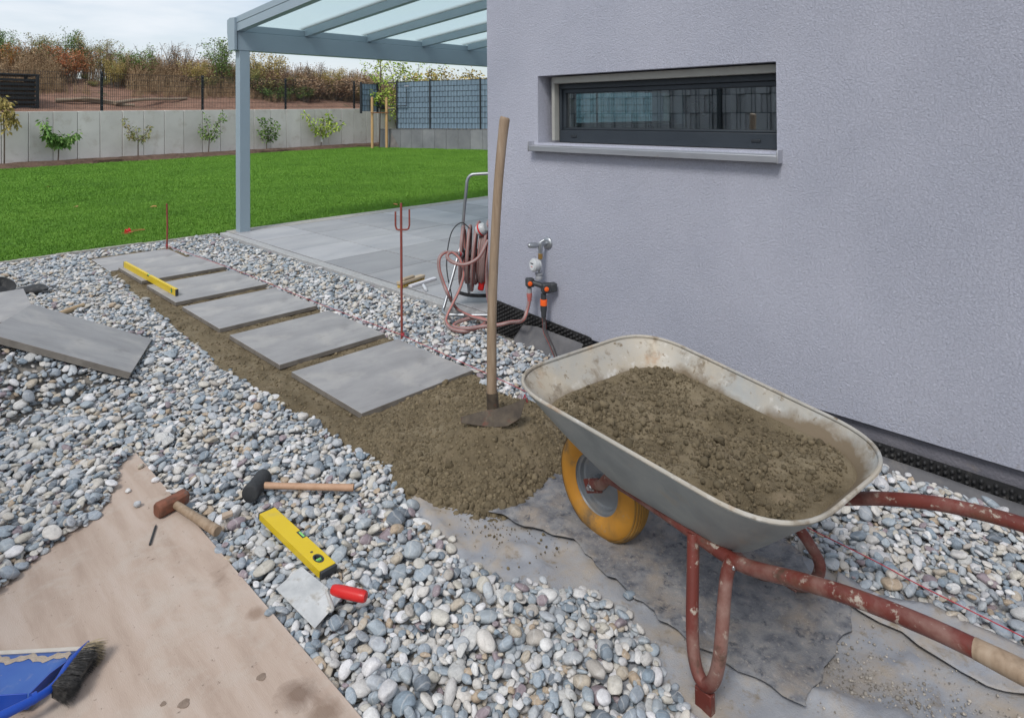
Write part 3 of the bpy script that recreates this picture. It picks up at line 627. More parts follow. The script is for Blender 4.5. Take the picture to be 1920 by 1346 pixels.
def leaf_quad(mb, p, d, l, w, rg, fold=0.25):
    d = d.normalized(); sd = d.cross(Vector((rg.gauss(0, 1), rg.gauss(0, 1), rg.gauss(0, 1)))); sd = sd.normalized() if sd.length > 1e-4 else d.orthogonal().normalized()
    nn = d.cross(sd); m_ = p + d*l*0.45
    mb.add([p, m_ + sd*w + nn*w*fold, p + d*l, m_ - sd*w + nn*w*fold], [(0, 1, 2), (0, 2, 3)])
def shrub_meshes(seed, h, spread, n_stem, n_leaf, leaf, stem_curve=0.3, upright=0.75, bare=0.0, rleaf=1.0):
    """many-stemmed shrub: tapered curved stems with side twigs, leaves along the upper parts"""
    rg = random.Random(seed); sm = MB(); lm = MB(); spots = []
    for i in range(n_stem):
        a = rg.uniform(0, 6.283); r0 = spread*0.22*math.sqrt(rg.random()); base = Vector((r0*math.cos(a), r0*math.sin(a), -0.1))
        lean = Vector((math.cos(a), math.sin(a), 0))*spread*rg.uniform(0.2, 1.0)*0.5; hh = h*rg.uniform(upright, 1.0)
        pts = [base + lean*(t**1.4) + Vector((rg.gauss(0, .05), rg.gauss(0, .05), 0))*t*h*stem_curve + Vector((0, 0, hh*t)) for t in (0, .25, .5, .75, 1)]
        sm.tube(pts, [0.022*h/2.5, 0.006], 4, cap=False)
        for k in range(rg.randint(5, 9)):
            t = rg.uniform(0.3, 0.98); j = min(3, int(t*4)); p = pts[j].lerp(pts[j+1], t*4-j)
            d = Vector((rg.gauss(0, 1), rg.gauss(0, 1), rg.uniform(0.2, 1.4))).normalized()*h*rg.uniform(0.10, 0.26)*(1.15-t*0.5)
            q = p + d + Vector((0, 0, 0.03)); sm.tube([p, p.lerp(q, .5) + Vector((rg.gauss(0, .02), rg.gauss(0, .02), .02)), q], [0.007, 0.003], 3, cap=False); spots.append((p, q))
        spots.append((pts[3], pts[4])); spots.append((pts[2], pts[3]))
    tot = 0
    while tot < n_leaf:
        p, q = rg.choice(spots)
        if bare and rg.random() < bare and q.z > h*0.55: tot += 1; continue
        c = p.lerp(q, rg.uniform(0.15, 1.05)); k = rg.randint(3, 6)
        for _ in range(k):
            o = Vector((rg.gauss(0, 1), rg.gauss(0, 1), rg.gauss(0, 0.8)))*leaf*1.3*rleaf
            leaf_quad(lm, c + o, Vector((rg.gauss(0, 1), rg.gauss(0, 1), rg.gauss(-0.1, 0.7))), leaf*rg.uniform(0.6, 1.2), leaf*rg.uniform(0.22, 0.42), rg)
        tot += k
    def tomesh(mb, nm):
        me = bpy.data.meshes.new(nm); me.from_pydata(mb.v, [], mb.f); return me
    return tomesh(sm, 'stems'), tomesh(lm, 'foliage')
KINDS = {}
def kind(name, *a, **k): KINDS[name] = [shrub_meshes(s, *a, **k) for s in (hash_(name)+1, hash_(name)+2)]
def hash_(s): return sum(ord(c)*(i+3) for i, c in enumerate(s))
kind('bushy', 2.5, 2.0, 16, 3200, 0.095)
kind('tall', 3.2, 1.7, 12, 2400, 0.09, bare=0.2)
kind('twiggy', 2.5, 1.9, 26, 700, 0.07, bare=0.4)
kind('cone', 2.4, 1.1, 9, 1700, 0.085, upright=0.55)
kind('low', 1.0, 1.9, 20, 1900, 0.085)
def shrub(kd, lm, px, py_top, Y, label, w=1.0, grp='shrubs on the earth bank', gy=None, v=None):
    """shrub on the bank at sight column px; its top reaches py_top"""
    p = WY(px, py_top, Y); z0 = float(bank_z(np.array([p.x]), np.array([Y]))[0]) if gy is None else gy
    H = max(0.3, p.z - z0); hh = {'bushy': 2.5, 'tall': 3.2, 'twiggy': 2.5, 'cone': 2.4, 'low': 1.0}[kd]; s = H/hh
    st, lf = KINDS[kd][random.randint(0, 1) if v is None else v]
    r = thing('shrub', (p.x, Y, z0), label, 'shrub', random.uniform(0, 6.28), grp); r.scale = (s*w, s*w, s)
    a = share('stems', st, r); b = share('foliage', lf, r)
    for ob, mm in ((a, M['twig']), (b, LM[lm])):
        if not ob.data.materials: ob.data.materials.append(None)
        ob.material_slots[0].link = 'OBJECT'; ob.material_slots[0].material = mm
    return r
S = [
 ('tall', 'green', 5, 52, 31.5, 'tall leafy green shrub at the left edge of the photo, above the black slatted bin', 1.1),
 ('bushy', 'orange', 8, 78, 30.6, 'shrub with bright orange leaves at the left edge above the black bin', 0.8),
 ('tall', 'olive', 62, 60, 32, 'loose olive shrub between the orange shrub and the red shrub', 1.1),
 ('tall', 'olive', 90, 66, 33, 'thin olive shrub just left of the red shrub', 1.0),
 ('tall', 'green', 122, 53, 33.5, 'green topped shrub rising behind the red shrub', 1.0),
 ('bushy', 'red', 130, 82, 31, 'shrub with rust red autumn leaves on the bank', 1.0),
 ('tall', 'olive', 165, 64, 33, 'olive shrub just right of the red shrub', 1.0),
 ('tall', 'olive', 198, 72, 32.5, 'olive brown shrub above the first fence post from the left', 1.0),
 ('cone', 'green', 231, 92, 31.2, 'smaller of the two dark green pointed shrubs', 0.9),
 ('cone', 'green', 258, 80, 31.2, 'larger of the two dark green pointed shrubs', 1.15),
 ('bushy', 'ochre', 215, 110, 30.6, 'yellowish low shrub in front of the dark green pointed shrubs', 0.9),
 ('twiggy', 'brown', 300, 80, 32, 'bare twiggy shrub right of the dark green pointed shrubs', 1.0),
 ('twiggy', 'brown', 338, 76, 33, 'tallest bare twiggy shrub, above the middle of the mesh fence', 1.1),
 ('bushy', 'ochre', 362, 112, 31, 'ochre round shrub left of the second fence post', 0.8),
 ('tall', 'green', 412, 72, 31.5, 'dense green shrub just left of the canopy post', 1.5),
 ('bushy', 'ochre', 492, 96, 32, 'yellow green shrub just right of the canopy post', 1.1),
 ('bushy', 'olive', 470, 120, 31, 'olive shrub half hidden by the canopy post', 0.9),
 ('twiggy', 'brown', 545, 118, 31.8, 'brown twiggy shrub above the third fence post', 1.2),
 ('twiggy', 'brown', 590, 112, 32.4, 'brown twiggy shrub right of the third fence post', 1.2),
 ('bushy', 'brown', 518, 128, 31.2, 'brown leafy shrub left of the third fence post', 1.1),
 ('bushy', 'ochre', 622, 124, 31.6, 'ochre shrub with dense crown between third and fourth fence posts', 0.9),
 ('twiggy', 'ochre', 656, 128, 32.2, 'sparse yellowish shrub beside the fourth fence post', 1.0),
 ('bushy', 'ochre', 688, 158, 31, 'low yellow shrub behind the staked tree', 1.4),
]
for kd, lm, px, py, Y, lab, w in S: shrub(kd, lm, px, py, Y, lab, w)
bk = random.Random(31)
for i in range(22):
    px = -10 + i*33 + bk.uniform(-9, 9); top = float(np.interp(px, [0, 120, 200, 300, 420, 500, 600, 700], [86, 84, 92, 108, 108, 118, 130, 142])) + bk.uniform(-5, 7)
    shrub(('tall', 'twiggy', 'tall')[i % 3], ('olive', 'brown', 'ochre', 'olive', 'green')[i % 5], px, top, 34.2 + bk.uniform(-.8, .8), 'shrub in the dense back row of mixed olive and brown scrub', 1.25, 'back row of scrub on the bank')
# brown and olive understorey, one clump after another along the bank
ul = [(30, 150, 'green'), (75, 145, 'olive'), (118, 150, 'brown'), (160, 152, 'olive'), (205, 150, 'olive'), (250, 150, 'brown'), (290, 146, 'olive'), (330, 142, 'brown'), (372, 145, 'olive'), (420, 140, 'green'), (465, 150, 'brown'), (500, 148, 'olive'), (540, 146, 'olive'), (580, 148, 'brown'), (615, 146, 'brown'), (645, 152, 'brown'), (90, 168, 'olive'), (185, 170, 'olive'), (270, 172, 'green'), (340, 168, 'olive'), (515, 166, 'green'), (570, 166, 'green')]
for i, (px, py, lm) in enumerate(ul):
    shrub('low' if i % 3 else 'bushy', lm, px, py - 4, 31.4 if i < 16 else 30.6, 'knee high scrub clump of the understorey behind the mesh fence', 1.35, 'scrub clumps of the understorey')
# tall dry grass and weeds on the bank
def stalk(seed):
    rg = random.Random(seed); mb = MB()
    for _ in range(14):
        x, y = rg.gauss(0, .12), rg.gauss(0, .12); h = rg.uniform(.6, 1.5); a, b = rg.gauss(0, .16), rg.gauss(0, .16); w = .008
        mb.add([(x-w, y, 0), (x+w, y, 0), (x+a*.4+w, y+b*.4, h*.6), (x+a*.4-w, y+b*.4, h*.6), (x+a, y+b, h)], [(0, 1, 2, 3), (3, 2, 4)])
        for k in range(3): leaf_quad(mb, Vector((x+a*.8, y+b*.8, h*rg.uniform(.6, 1))), Vector((rg.gauss(0, 1), rg.gauss(0, 1), .8)), .09, .018, rg)
    me = bpy.data.meshes.new('stalk'); me.from_pydata(mb.v, [], mb.f); me.materials.append(M['straw']); return me
n = 3800; x = RNG.uniform(1, 24, n); yy = RW0.y + 0.172*(x-RW0.x) + 3.3 + RNG.gamma(2.2, 0.8, n); k = (yy < 35) & (vnoise(x, yy, 21, 3, .7) > -0.22); x, yy = x[k], yy[k]
s = RNG.uniform(.5, 1.15, len(x)); t_ = np.clip((yy - (RW0.y+0.172*(x-RW0.x)) - 3.0)/2.2, 0.35, 1); s = s*t_
o = scatter('dry_grass', np.column_stack([x, yy, bank_z(x, yy)-.03]), np.column_stack([0*x, 0*x, RNG.uniform(0, 6.28, len(x))]), np.repeat(s[:, None], 3, 1), RNG.integers(0, 5, len(x)), [stalk(i) for i in range(5)], M['straw'])
tag(o, 'tall dry straw coloured grass and weeds on the earth bank', 'dry grass', kind='stuff')

# bush and tree tops beyond the blue fence
for px, py, Y, lm, kd, lab, w in ((770, 112, 27.2, 'bright', 'tall', 'light leaved tree rising behind the blue fence corner', 1.25), (842, 128, 25, 'ochre', 'bushy', 'left of two ochre bush tops over the blue fence', 1.2), (878, 128, 23.5, 'ochre', 'bushy', 'right of two ochre bush tops over the blue fence, beside the house', 1.0)):
    p = WY(px, py, Y); shrub(kd, lm, px, py, Y, lab, w, None, gy=0.0)

# poles lying on the bank, black slatted bin, small crate
M['pole'] = mat('weathered_pole', [(0.20, 0.15, 0.105), (0.36, 0.29, 0.215)], 6, rough=0.9, stretch=(.3, 6, 6))
def bankpt(px, py, lift=0.05):
    for Y in np.linspace(25.5, 34, 260):
        p = WY(px, py, float(Y)); z = float(bank_z(np.array([p.x]), np.array([p.y]))[0])
        if p.z <= z + lift and Y > RW0.y + 0.172*(p.x-RW0.x) + .3: return Vector((p.x, p.y, z+lift))
    p = WY(px, py, 28.5); return p
pa, pb_, pc_ = bankpt(104, 189, .09), bankpt(252, 196, .09), bankpt(350, 183, .09)
for nm, a, b, r, lab in (('pole', pa, pb_, 0.075, 'thick weathered pole lying left on the earth bank'), ('pole', bankpt(215, 194, .12), pc_, 0.07, 'weathered pole lying right on the bank, pointing at the canopy post'), ('pole', bankpt(136, 187, .2), bankpt(228, 190, .2), 0.045, 'thin pale pole lying behind the thick pole')):
    mb = MB(); mb.tube([a.lerp(b, t) + Vector((0, 0, 0.05*math.sin(t*5))) for t in np.linspace(0, 1, 9)], [r, r*.75], 8); tag(mb.build(nm, M['pole'], smooth=True), lab, 'pole', 'poles on the bank')
M['black'] = mat('black_plastic', [(0.012, 0.014, 0.017), (0.022, 0.024, 0.028)], 8, rough=0.5)
cb = thing('compost_bin', tuple(Vector((2.0, 26.25, 1.68))), 'black slatted compost bin at the left edge behind the retaining wall', 'bin', rang)
for k in range(8): MB().bx(0, 2.15, 0, 0.03, 0.06+k*0.15, 0.06+k*0.15+0.085).build('slat', M['black'], cb, bevel=0.01); MB().bx(2.15, 2.18, 0.03, 1.0, 0.06+k*0.15, 0.06+k*0.15+0.085).build('slat', M['black'], cb, bevel=0.01)
for xx, yy_ in ((2.1, -0.03), (0.0, -0.03), (2.1, 1.0)): MB().bx(xx, xx+0.09, yy_, yy_+0.07, 0, 1.3).build('corner_post', M['black'], cb, bevel=0.01)
MB().bx(-.02, 2.2, -.03, 1.07, 1.3, 1.36).build('lid', M['black'], cb, bevel=0.01)
MB().bx(0.05, 2.1, 0.1, 0.95, 0.0, 1.1).build('compost', M['soil'], cb)
p = WY(718, 205, 27.6); cr = thing('crate', (p.x, 27.6, 1.86), 'small black crate on top of the retaining wall beside the staked tree', 'crate')
MB().bx(-0.2, 0.2, -0.15, -0.12, 0, 0.3).build('side', M['black'], cr); MB().bx(-0.2, 0.2, 0.12, 0.15, 0, 0.3).build('side', M['black'], cr); MB().bx(-0.2, -0.17, -.119, .119, 0, 0.3).build('side', M['black'], cr); MB().bx(0.17, 0.2, -.119, .119, 0, 0.3).build('side', M['black'], cr); MB().bx(-.169, .169, -.119, .119, 0, .02).build('bottom', M['black'], cr)

# ================================================================== YOUNG TREES ALONG THE WALL
def sapling(base, trunk_px, limbs, lmat, leaf, label, per=9, droop=0.3, trunk_r=0.022, name='young_tree', tint=None):
    """limbs: polylines of sight points on the tree's own plane; leaves sit along them"""
    Y = base.y; r = thing(name, base, label, 'tree', 0, 'young trees in front of the retaining wall'); rg = random.Random(hash_(label))
    def loc(px, py, dy): q = WY(px, py, Y+dy); return q - base + Vector((0, 0, 0))
    tb = MB(); pts = [Vector((0, 0, -0.05))] + [loc(x, y, rg.uniform(-.05, .05)) for x, y in trunk_px]
    tb.tube(smooth_path(pts, 4), [trunk_r, trunk_r*.7], 7); lf = MB(); top = pts[-1]
    for li in limbs:
        dy = rg.uniform(-.28, .28); q = [loc(x, y, dy*(i/(len(li)-1 if len(li) > 1 else 1))) for i, (x, y) in enumerate(li)]
        sp = smooth_path(q, 5); tb.tube(sp, [trunk_r*.5, .004], 5, cap=False)
        for i, p in enumerate(sp):
            f = i/(len(sp)-1)
            if f < .12: continue
            for _ in range(per):
                d = Vector((rg.gauss(0, 1), rg.gauss(0, 1), rg.gauss(-droop, .6))).normalized(); l = leaf*rg.uniform(.65, 1.25)
                leaf_quad(lf, p + d*rg.uniform(.01, leaf*1.0), d + Vector((0, 0, -droop)), l, l*rg.uniform(.2, .3), rg, .35)
    tb.build('trunk', M['bark'], r, smooth=True); lf.build('crown', lmat, r); return r
def foot(px, yoff=0.42):
    x = WY(px, 250, 25.5).x
    for _ in range(6): Y = rw_y(x) - yoff; x = WY(px, 250, Y).x
    return Vector((x, Y, 0.06))
sapling(foot(107), [(109, 300), (110, 280), (110, 272)], [[(110, 276), (98, 262), (88, 245), (80, 226)], [(110, 274), (120, 262), (130, 258), (144, 248)], [(110, 274), (104, 262), (100, 252)], [(110, 274), (112, 262), (115, 252)], [(100, 264), (92, 258), (86, 240)], [(112, 268), (126, 266), (136, 254)]], LM['peach'], 0.15, 'young tree with dense drooping green leaves, leftmost green tree along the wall', 9, .6)
sapling(foot(259), [(259, 290), (259, 270), (260, 262)], [[(259, 266), (248, 252), (238, 238), (232, 222)], [(260, 264), (270, 255), (278, 246), (282, 236)], [(260, 264), (256, 250), (254, 238)], [(259, 262), (246, 258), (238, 248)], [(260, 264), (268, 262), (275, 252)]], LM['olive'], 0.10, 'sparse young tree with pale olive leaves above the lawn, second from left', 5, .3)
sapling(foot(391), [(391, 285), (392, 270), (392, 258)], [[(392, 262), (400, 248), (408, 232), (418, 212)], [(392, 260), (384, 248), (375, 238)], [(392, 258), (390, 240), (386, 216)], [(392, 264), (402, 258), (410, 246)], [(392, 262), (384, 256), (376, 250)], [(404, 240), (414, 226), (422, 222)]], LM['green'], 0.11, 'young tree with small green leaves just left of the canopy post', 6, .2)
sapling(foot(499), [(500, 283), (500, 270), (502, 262)], [[(502, 264), (498, 248), (494, 232), (488, 222)], [(502, 262), (508, 246), (512, 232)], [(502, 262), (514, 250), (523, 232)], [(502, 264), (502, 245), (503, 222)], [(502, 266), (512, 262), (518, 250)], [(502, 266), (494, 258), (488, 246)]], LM['green'], 0.13, 'compact upright young tree with dark green leaves just right of the canopy post', 7, .1)
t5 = sapling(foot(601), [(602, 272), (603, 262), (604, 254)], [[(604, 256), (594, 244), (584, 228), (571, 212)], [(604, 254), (612, 240), (618, 222), (614, 210)], [(604, 256), (618, 248), (630, 240), (640, 234)], [(604, 254), (600, 240), (594, 222)], [(612, 244), (622, 234), (632, 228)], [(604, 252), (606, 236), (608, 222)]], LM['bright'], 0.16, 'young tree with large bright yellow green leaves and a white tag', 5, .35)
q = WY(603, 262, t5.location.y-.03) - t5.location; MB().box(q, (0.10, 0.008, 0.22)).build('plant_tag', M['white'], t5)
sapling(foot(8), [(8, 300), (8, 250), (6, 215)], [[(6, 216), (2, 196), (4, 180)], [(6, 214), (16, 206), (26, 214), (34, 234)], [(6, 216), (14, 226), (14, 244)], [(6, 216), (-8, 210), (-20, 224)], [(6, 206), (14, 196), (18, 190)], [(6, 210), (20, 218), (24, 226)]], LM['ochre'], 0.14, 'young tree with drooping yellowish leaves at the left edge', 6, .6)
# staked tree
st_b = G(711, 279, 0.03); st = sapling(Vector((st_b.x, st_b.y, 0.05)), [(712, 250), (713, 200), (714, 150), (713, 112)], [[(713, 190), (704, 178), (696, 172)], [(713, 170), (706, 182), (699, 186)], [(713, 172), (722, 184), (729, 182)], [(713, 185), (722, 174), (730, 168)], [(714, 165), (706, 150), (698, 140)], [(714, 160), (724, 150), (733, 142)], [(714, 140), (704, 128), (690, 120)], [(714, 135), (722, 122), (728, 112)], [(713, 125), (708, 114), (712, 104)], [(713, 180), (720, 190), (726, 196)], [(713, 178), (702, 188), (700, 194)], [(714, 150), (690, 138), (680, 118)], [(714, 192), (708, 196), (702, 200)]], LM['bright'], 0.13, 'slender tree tied between two wooden stakes in the lawn corner', 5, .2, .03, 'staked_tree')
M['stake'] = mat('fresh_timber', [(0.42, 0.26, 0.11), (0.56, 0.37, 0.18)], 5, rough=0.75, stretch=(6, 6, .5), bump=.15, bscale=30)
for px, pyb, pyt, lab in ((698, 280, 182, 'left light timber stake beside the slender tree'), (725, 279, 183, 'right light timber stake beside the slender tree')):
    b = G(px, pyb, 0.03); q = PX((b.x, b.y, 0.05)); z = WY(px, pyt, b.y).z
    tag(MB().tube([(b.x, b.y, -.1), (b.x, b.y, z-.05), (b.x, b.y, z)], [.062, .06, .045], 10).build('tree_stake', M['stake'], smooth=True), lab, 'stake', 'tree stakes')
b1, b2 = G(698, 280, 0.03), G(725, 279, 0.03); zt = WY(711, 212, b1.y).z
tag(MB().tube([(b1.x-.12, b1.y-.07, zt), (b2.x+.05, b2.y-.07, zt)], .022, 6).build('tie_band', mat('brown_tie', [(.2, .09, .04), (.28, .13, .06)])), 'brown tie band joining the two timber stakes', 'tie')
b = G(741, 279, 0.02); ls = MB().box((0, 0, .45), (.62, .07, .92)).build('leaning_slab', mat('old_stone', [(.12, .11, .105), (.21, .195, .185)], 5, rough=.9, bump=.4, bscale=20), bevel=.01); ls.location = (b.x, b.y-.1, 0.0); ls.rotation_euler = (rad(-10), 0, bang+.25); tag(ls, 'rough dark stone slab leaning on the low wall', 'slab')
# ================================================================== SAND, FABRIC, SLABS, BOARD
M['sand'] = mat('moist_sand', [(0.113, 0.089, 0.055), (0.184, 0.148, 0.094), (0.260, 0.215, 0.144)], 5, 0.3, 0.72, rough=0.95, bump=1.0, bscale=210, bdist=0.007, bdetail=8, detail=10, dirt=[((0.27, 0.215, 0.148), 9, 0.55, 0.75)], spec=0.15, world=True)
M['clod'] = mat('sand_clod', [(0.130, 0.103, 0.063), (0.232, 0.189, 0.123)], 60, rough=0.95, bump=0.8, bscale=300, bdist=0.003, objrand=0.32, spec=0.15)
LEFT_E = [(1.70, 8.38), (1.70, 7.4), (1.655, 6.1), (1.575, 4.80), (1.545, 4.05), (1.575, 3.53), (1.60, 3.1), (1.59, 2.74), (1.62, 2.50), (1.62, 2.34)]
SAND_POLY = LEFT_E + [(1.56, 2.18), (1.74, 1.92), (1.84, 1.83), (2.19, 1.86), (2.52, 2.2), (2.56, 2.75)] + [(2.63, 3.0), (2.62, 4.7), (2.62, 6.6), (2.60, 7.5), (2.62, 8.38)]
def edge_dist(P, X, Y):
    """signed distance to polygon edge, positive inside"""
    d = np.full(X.shape, 9.0); n = len(P)
    for i in range(n):
        a = np.array(P[i]); b = np.array(P[(i+1) % n]); v = b-a; t = np.clip(((X-a[0])*v[0] + (Y-a[1])*v[1])/(v@v), 0, 1)
        d = np.minimum(d, np.hypot(X-a[0]-t*v[0], Y-a[1]-t*v[1]))
    return np.where(inside(P, X.ravel(), Y.ravel()).reshape(X.shape), d, -d)
HP = (2.055, 2.185)
def heap_h(x, y):
    a = np.arctan2(y-HP[1], x-HP[0]); R = 0.47 + 0.04*np.sin(2*a+1) + 0.03*np.sin(5*a) + 0.05*np.cos(a)
    r = np.hypot(x-HP[0], y-HP[1])/R
    z = 0.205*np.clip(1.04-r, 0, 1)**1.12; z = np.minimum(z, 0.165 + 0.25*(z-0.165))
    z += 0.04*np.exp(-((x-2.28)/.22)**2 - ((y-2.68)/.22)**2) + 0.03*np.exp(-((x-1.8)/.12)**2 - ((y-2.62)/.2)**2)
    return np.clip(z, 0, 1)
def sand_base(x, y):
    d = edge_dist(SAND_POLY, np.asarray(x, float), np.asarray(y, float)) + 0.035*vnoise(x, y, 31, 3, 7)
    z = 0.020*np.clip((d+0.02)/0.06, -1.2, 1) + 0.014*vnoise(x, y, 32, 4, 5) + 0.011*vnoise(x, y, 33, 3, 30)
    z = z + 0.012*((x > 1.72) & (x < 2.62) & (y > 2.85) & (y < 7.4)) * 0.0
    return z
SLABS = [(1.815, 2.905, 0.052, 0), (1.815, 3.835, 0.052, 0), (1.818, 4.80, 0.052, 0), (1.822, 5.745, 0.052, 0), (1.832, 6.71, 0.054, 0), (1.76, 7.51, 0.024, -0.01)]
def sand_bed_z(x, y):
    z = sand_base(x, y)
    for (sx, sy, st, _) in SLABS:
        inn = (x > sx-0.0) & (x < sx+.775) & (y > sy) & (y < sy+.775); z = np.where(inn, np.minimum(z, st-0.034), z)
    return z
def grid_mesh(name, x0, x1, y0, y1, step, zf, m, keep=None):
    nx = int((x1-x0)/step); ny = int((y1-y0)/step); xs = np.linspace(x0, x1, nx+1); ys = np.linspace(y0, y1, ny+1); X, Y = np.meshgrid(xs, ys); Z = zf(X, Y)
    me = bpy.data.meshes.new(name); v = np.column_stack([X.ravel(), Y.ravel(), Z.ravel()]); idx = np.arange((nx+1)*(ny+1)).reshape(ny+1, nx+1)
    f = np.column_stack([idx[:-1, :-1].ravel(), idx[:-1, 1:].ravel(), idx[1:, 1:].ravel(), idx[1:, :-1].ravel()])
    if keep is not None: k = keep(v[f].mean(1)); f = f[k]
    used = np.unique(f); rem = np.full(len(v), -1); rem[used] = np.arange(len(used)); f = rem[f]; v = v[used]
    me.vertices.add(len(v)); me.vertices.foreach_set('co', v.astype(np.float32).ravel()); me.loops.add(len(f)*4); me.loops.foreach_set('vertex_index', f.astype(np.int32).ravel())
    me.polygons.add(len(f)); me.polygons.foreach_set('loop_start', np.arange(0, len(f)*4, 4, dtype=np.int32)); me.update(calc_edges=True); me.validate()
    me.polygons.foreach_set('use_smooth', [True]*len(f)); me.materials.append(m); o = bpy.data.objects.new(name, me); COL.objects.link(o); return o
sbed = grid_mesh('sand_bed', 1.42, 2.74, 1.78, 8.45, 0.011, sand_bed_z, M['sand'], lambda c: c[:, 2] > -0.018); struct(sbed)
def heap_z(x, y): return sand_base(x, y) + heap_h(x, y) + (0.012*vnoise(x, y, 41, 4, 12) + 0.008*vnoise(x, y, 42, 4, 45))*np.clip(heap_h(x, y)/0.02, 0, 1)
heap = grid_mesh('sand_heap', 1.48, 2.72, 1.70, 2.93, 0.0065, lambda x, y: heap_z(x, y) + np.where(heap_h(x, y) < 0.002, -0.03, 0.003), M['sand'], lambda c: c[:, 2] > -0.012)
tag(heap, 'heap of moist brown sand under the hoe', 'sand heap', kind='stuff')
def lump(seed, sub=2, amp=0.25):
    bm = bmesh.new(); bmesh.ops.create_icosphere(bm, subdivisions=sub, radius=1.0); rg = np.random.default_rng(seed); k = rg.normal(size=(7, 3))*1.8; ph = rg.uniform(0, 6.28, 7)
    for v in bm.verts:
        c = np.array(v.co); v.co = Vector(c*(1 + amp*np.mean(np.sin(k@c*1.3 + ph))*2.2 + amp*.25*np.sin((k[0]*3)@c)))
    me = bpy.data.meshes.new('lump'); bm.to_mesh(me); bm.free(); me.polygons.foreach_set('use_smooth', [True]*len(me.polygons)); return me
LUMPS = [lump(i, 2, 0.3) for i in range(5)]
for me in LUMPS: me.materials.append(M['clod'])
n = 26000; X = RNG.uniform(1.5, 2.68, n); Y = RNG.uniform(1.72, 2.95, n); H_ = heap_h(X, Y); Zb = heap_z(X, Y)
dfoot = np.hypot(X-HP[0], Y-HP[1]); k = (H_ > 0.003) & (RNG.random(n) < 0.6 + 0.9*np.clip((dfoot-0.2)/0.3, 0, 1)); X, Y, Zb, dfoot = X[k], Y[k], Zb[k], dfoot[k]
front = np.clip((-(X-HP[0])*.7 - (Y-HP[1])*.7)/0.4, 0, 1)
s = RNG.lognormal(math.log(0.0032), .5, len(X))*(1 + 1.1*np.clip((dfoot-.25)/.25, 0, 1)*front); s = np.clip(s, .0015, .019)
cl_ = scatter('clods', np.column_stack([X, Y, Zb + s*.35]), RNG.uniform(0, 6.28, (len(X), 3)), np.column_stack([s, s*RNG.uniform(.8, 1.1, len(X)), s*RNG.uniform(.7, 1, len(X))]), RNG.integers(0, 5, len(X)), LUMPS, M['clod'])
cl_.parent = heap; cl_['kind'] = 'stuff'
# loose crumbs beside the slabs and on the fabric
n = 17000; X = RNG.uniform(1.5, 2.68, n); Y = 1.7 + 5.9*RNG.random(n)**1.6; Zb = sand_bed_z(X, Y); k = (edge_dist(SAND_POLY, X, Y) > -0.03)
for (sx, sy, st_, _) in SLABS: k &= ~((X > sx-.004) & (X < sx+.78) & (Y > sy-.004) & (Y < sy+.78))
X, Y, Zb = X[k], Y[k], np.maximum(Zb[k], 0.002); s = np.clip(RNG.lognormal(math.log(.0029), .5, len(X)), .001, .011)
n2 = 420; fx = RNG.normal(1.82, .12, n2); fy = RNG.normal(1.78, .13, n2); fs = np.clip(RNG.lognormal(math.log(.0021), .5, n2), .0008, .008)
n3 = 1500; gx = RNG.normal(1.97, .09, n3); gy = RNG.normal(.50, .18, n3); gs = np.clip(RNG.lognormal(math.log(.0017), .55, n3), .0007, .007)
M['grit'] = mat('grit', [(.26, .23, .19), (.44, .41, .37)], 30, rough=.95, objrand=.45, spec=.15)
GRIT = [lump(20+i, 1, .35) for i in range(4)]
for me in GRIT: me.materials.append(M['grit'])
n4 = 900; hx_ = RNG.uniform(1.45, 2.35, n4); hy_ = RNG.uniform(.2, 2.0, n4); gx = np.concatenate([gx, hx_]); gy = np.concatenate([gy, hy_]); gs = np.concatenate([gs, np.clip(RNG.lognormal(math.log(.0012), .4, n4), .0005, .004)])
gr = scatter('grit', np.column_stack([gx, gy, np.full(len(gx), .016)]), RNG.uniform(0, 6.28, (len(gx), 3)), np.repeat(gs[:, None], 3, 1), RNG.integers(0, 4, len(gx)), GRIT, M['grit']); tag(gr, 'fine pale grit scattered on the fabric sheets', 'grit', kind='stuff')
X = np.concatenate([X, fx]); Y = np.concatenate([Y, fy]); Zb = np.concatenate([Zb, np.full(n2, .016)]); s = np.concatenate([s, fs])
o = scatter('sand_crumbs', np.column_stack([X, Y, Zb+s*.3]), RNG.uniform(0, 6.28, (len(X), 3)), np.repeat(s[:, None], 3, 1), RNG.integers(0, 5, len(X)), LUMPS, M['clod'])
tag(o, 'small brown sand crumbs strewn beside the slabs and on the fabric', 'sand crumbs', kind='stuff')

# path slabs
def slab_mesh(nm, zc, th):
    o = MB().box((0, 0, zc), (.775, .775, th)).build(nm, M['porcelain'], bevel=0.0025); o.data.materials.append(M['slabedge'])
    for p in o.data.polygons: p.material_index = 0 if p.normal.z > .5 else 1
    return o
names = ['nearest grey path slab, beside the sand heap', 'second nearest grey path slab', 'third grey path slab counted from the sand heap', 'fourth grey path slab from the heap, under the near end of the long level', 'fifth grey path slab from the heap, under the far end of the long level', 'farthest grey path slab, against the lawn edging']
for (sx, sy, st_, rz), nm in zip(SLABS, names):
    o = slab_mesh('path_slab', 0, .032); o.location = (sx+.3875, sy+.3875, st_-.016); o.rotation_euler = (0, 0, rz); tag(o, nm, 'slab', 'slabs of the garden path')
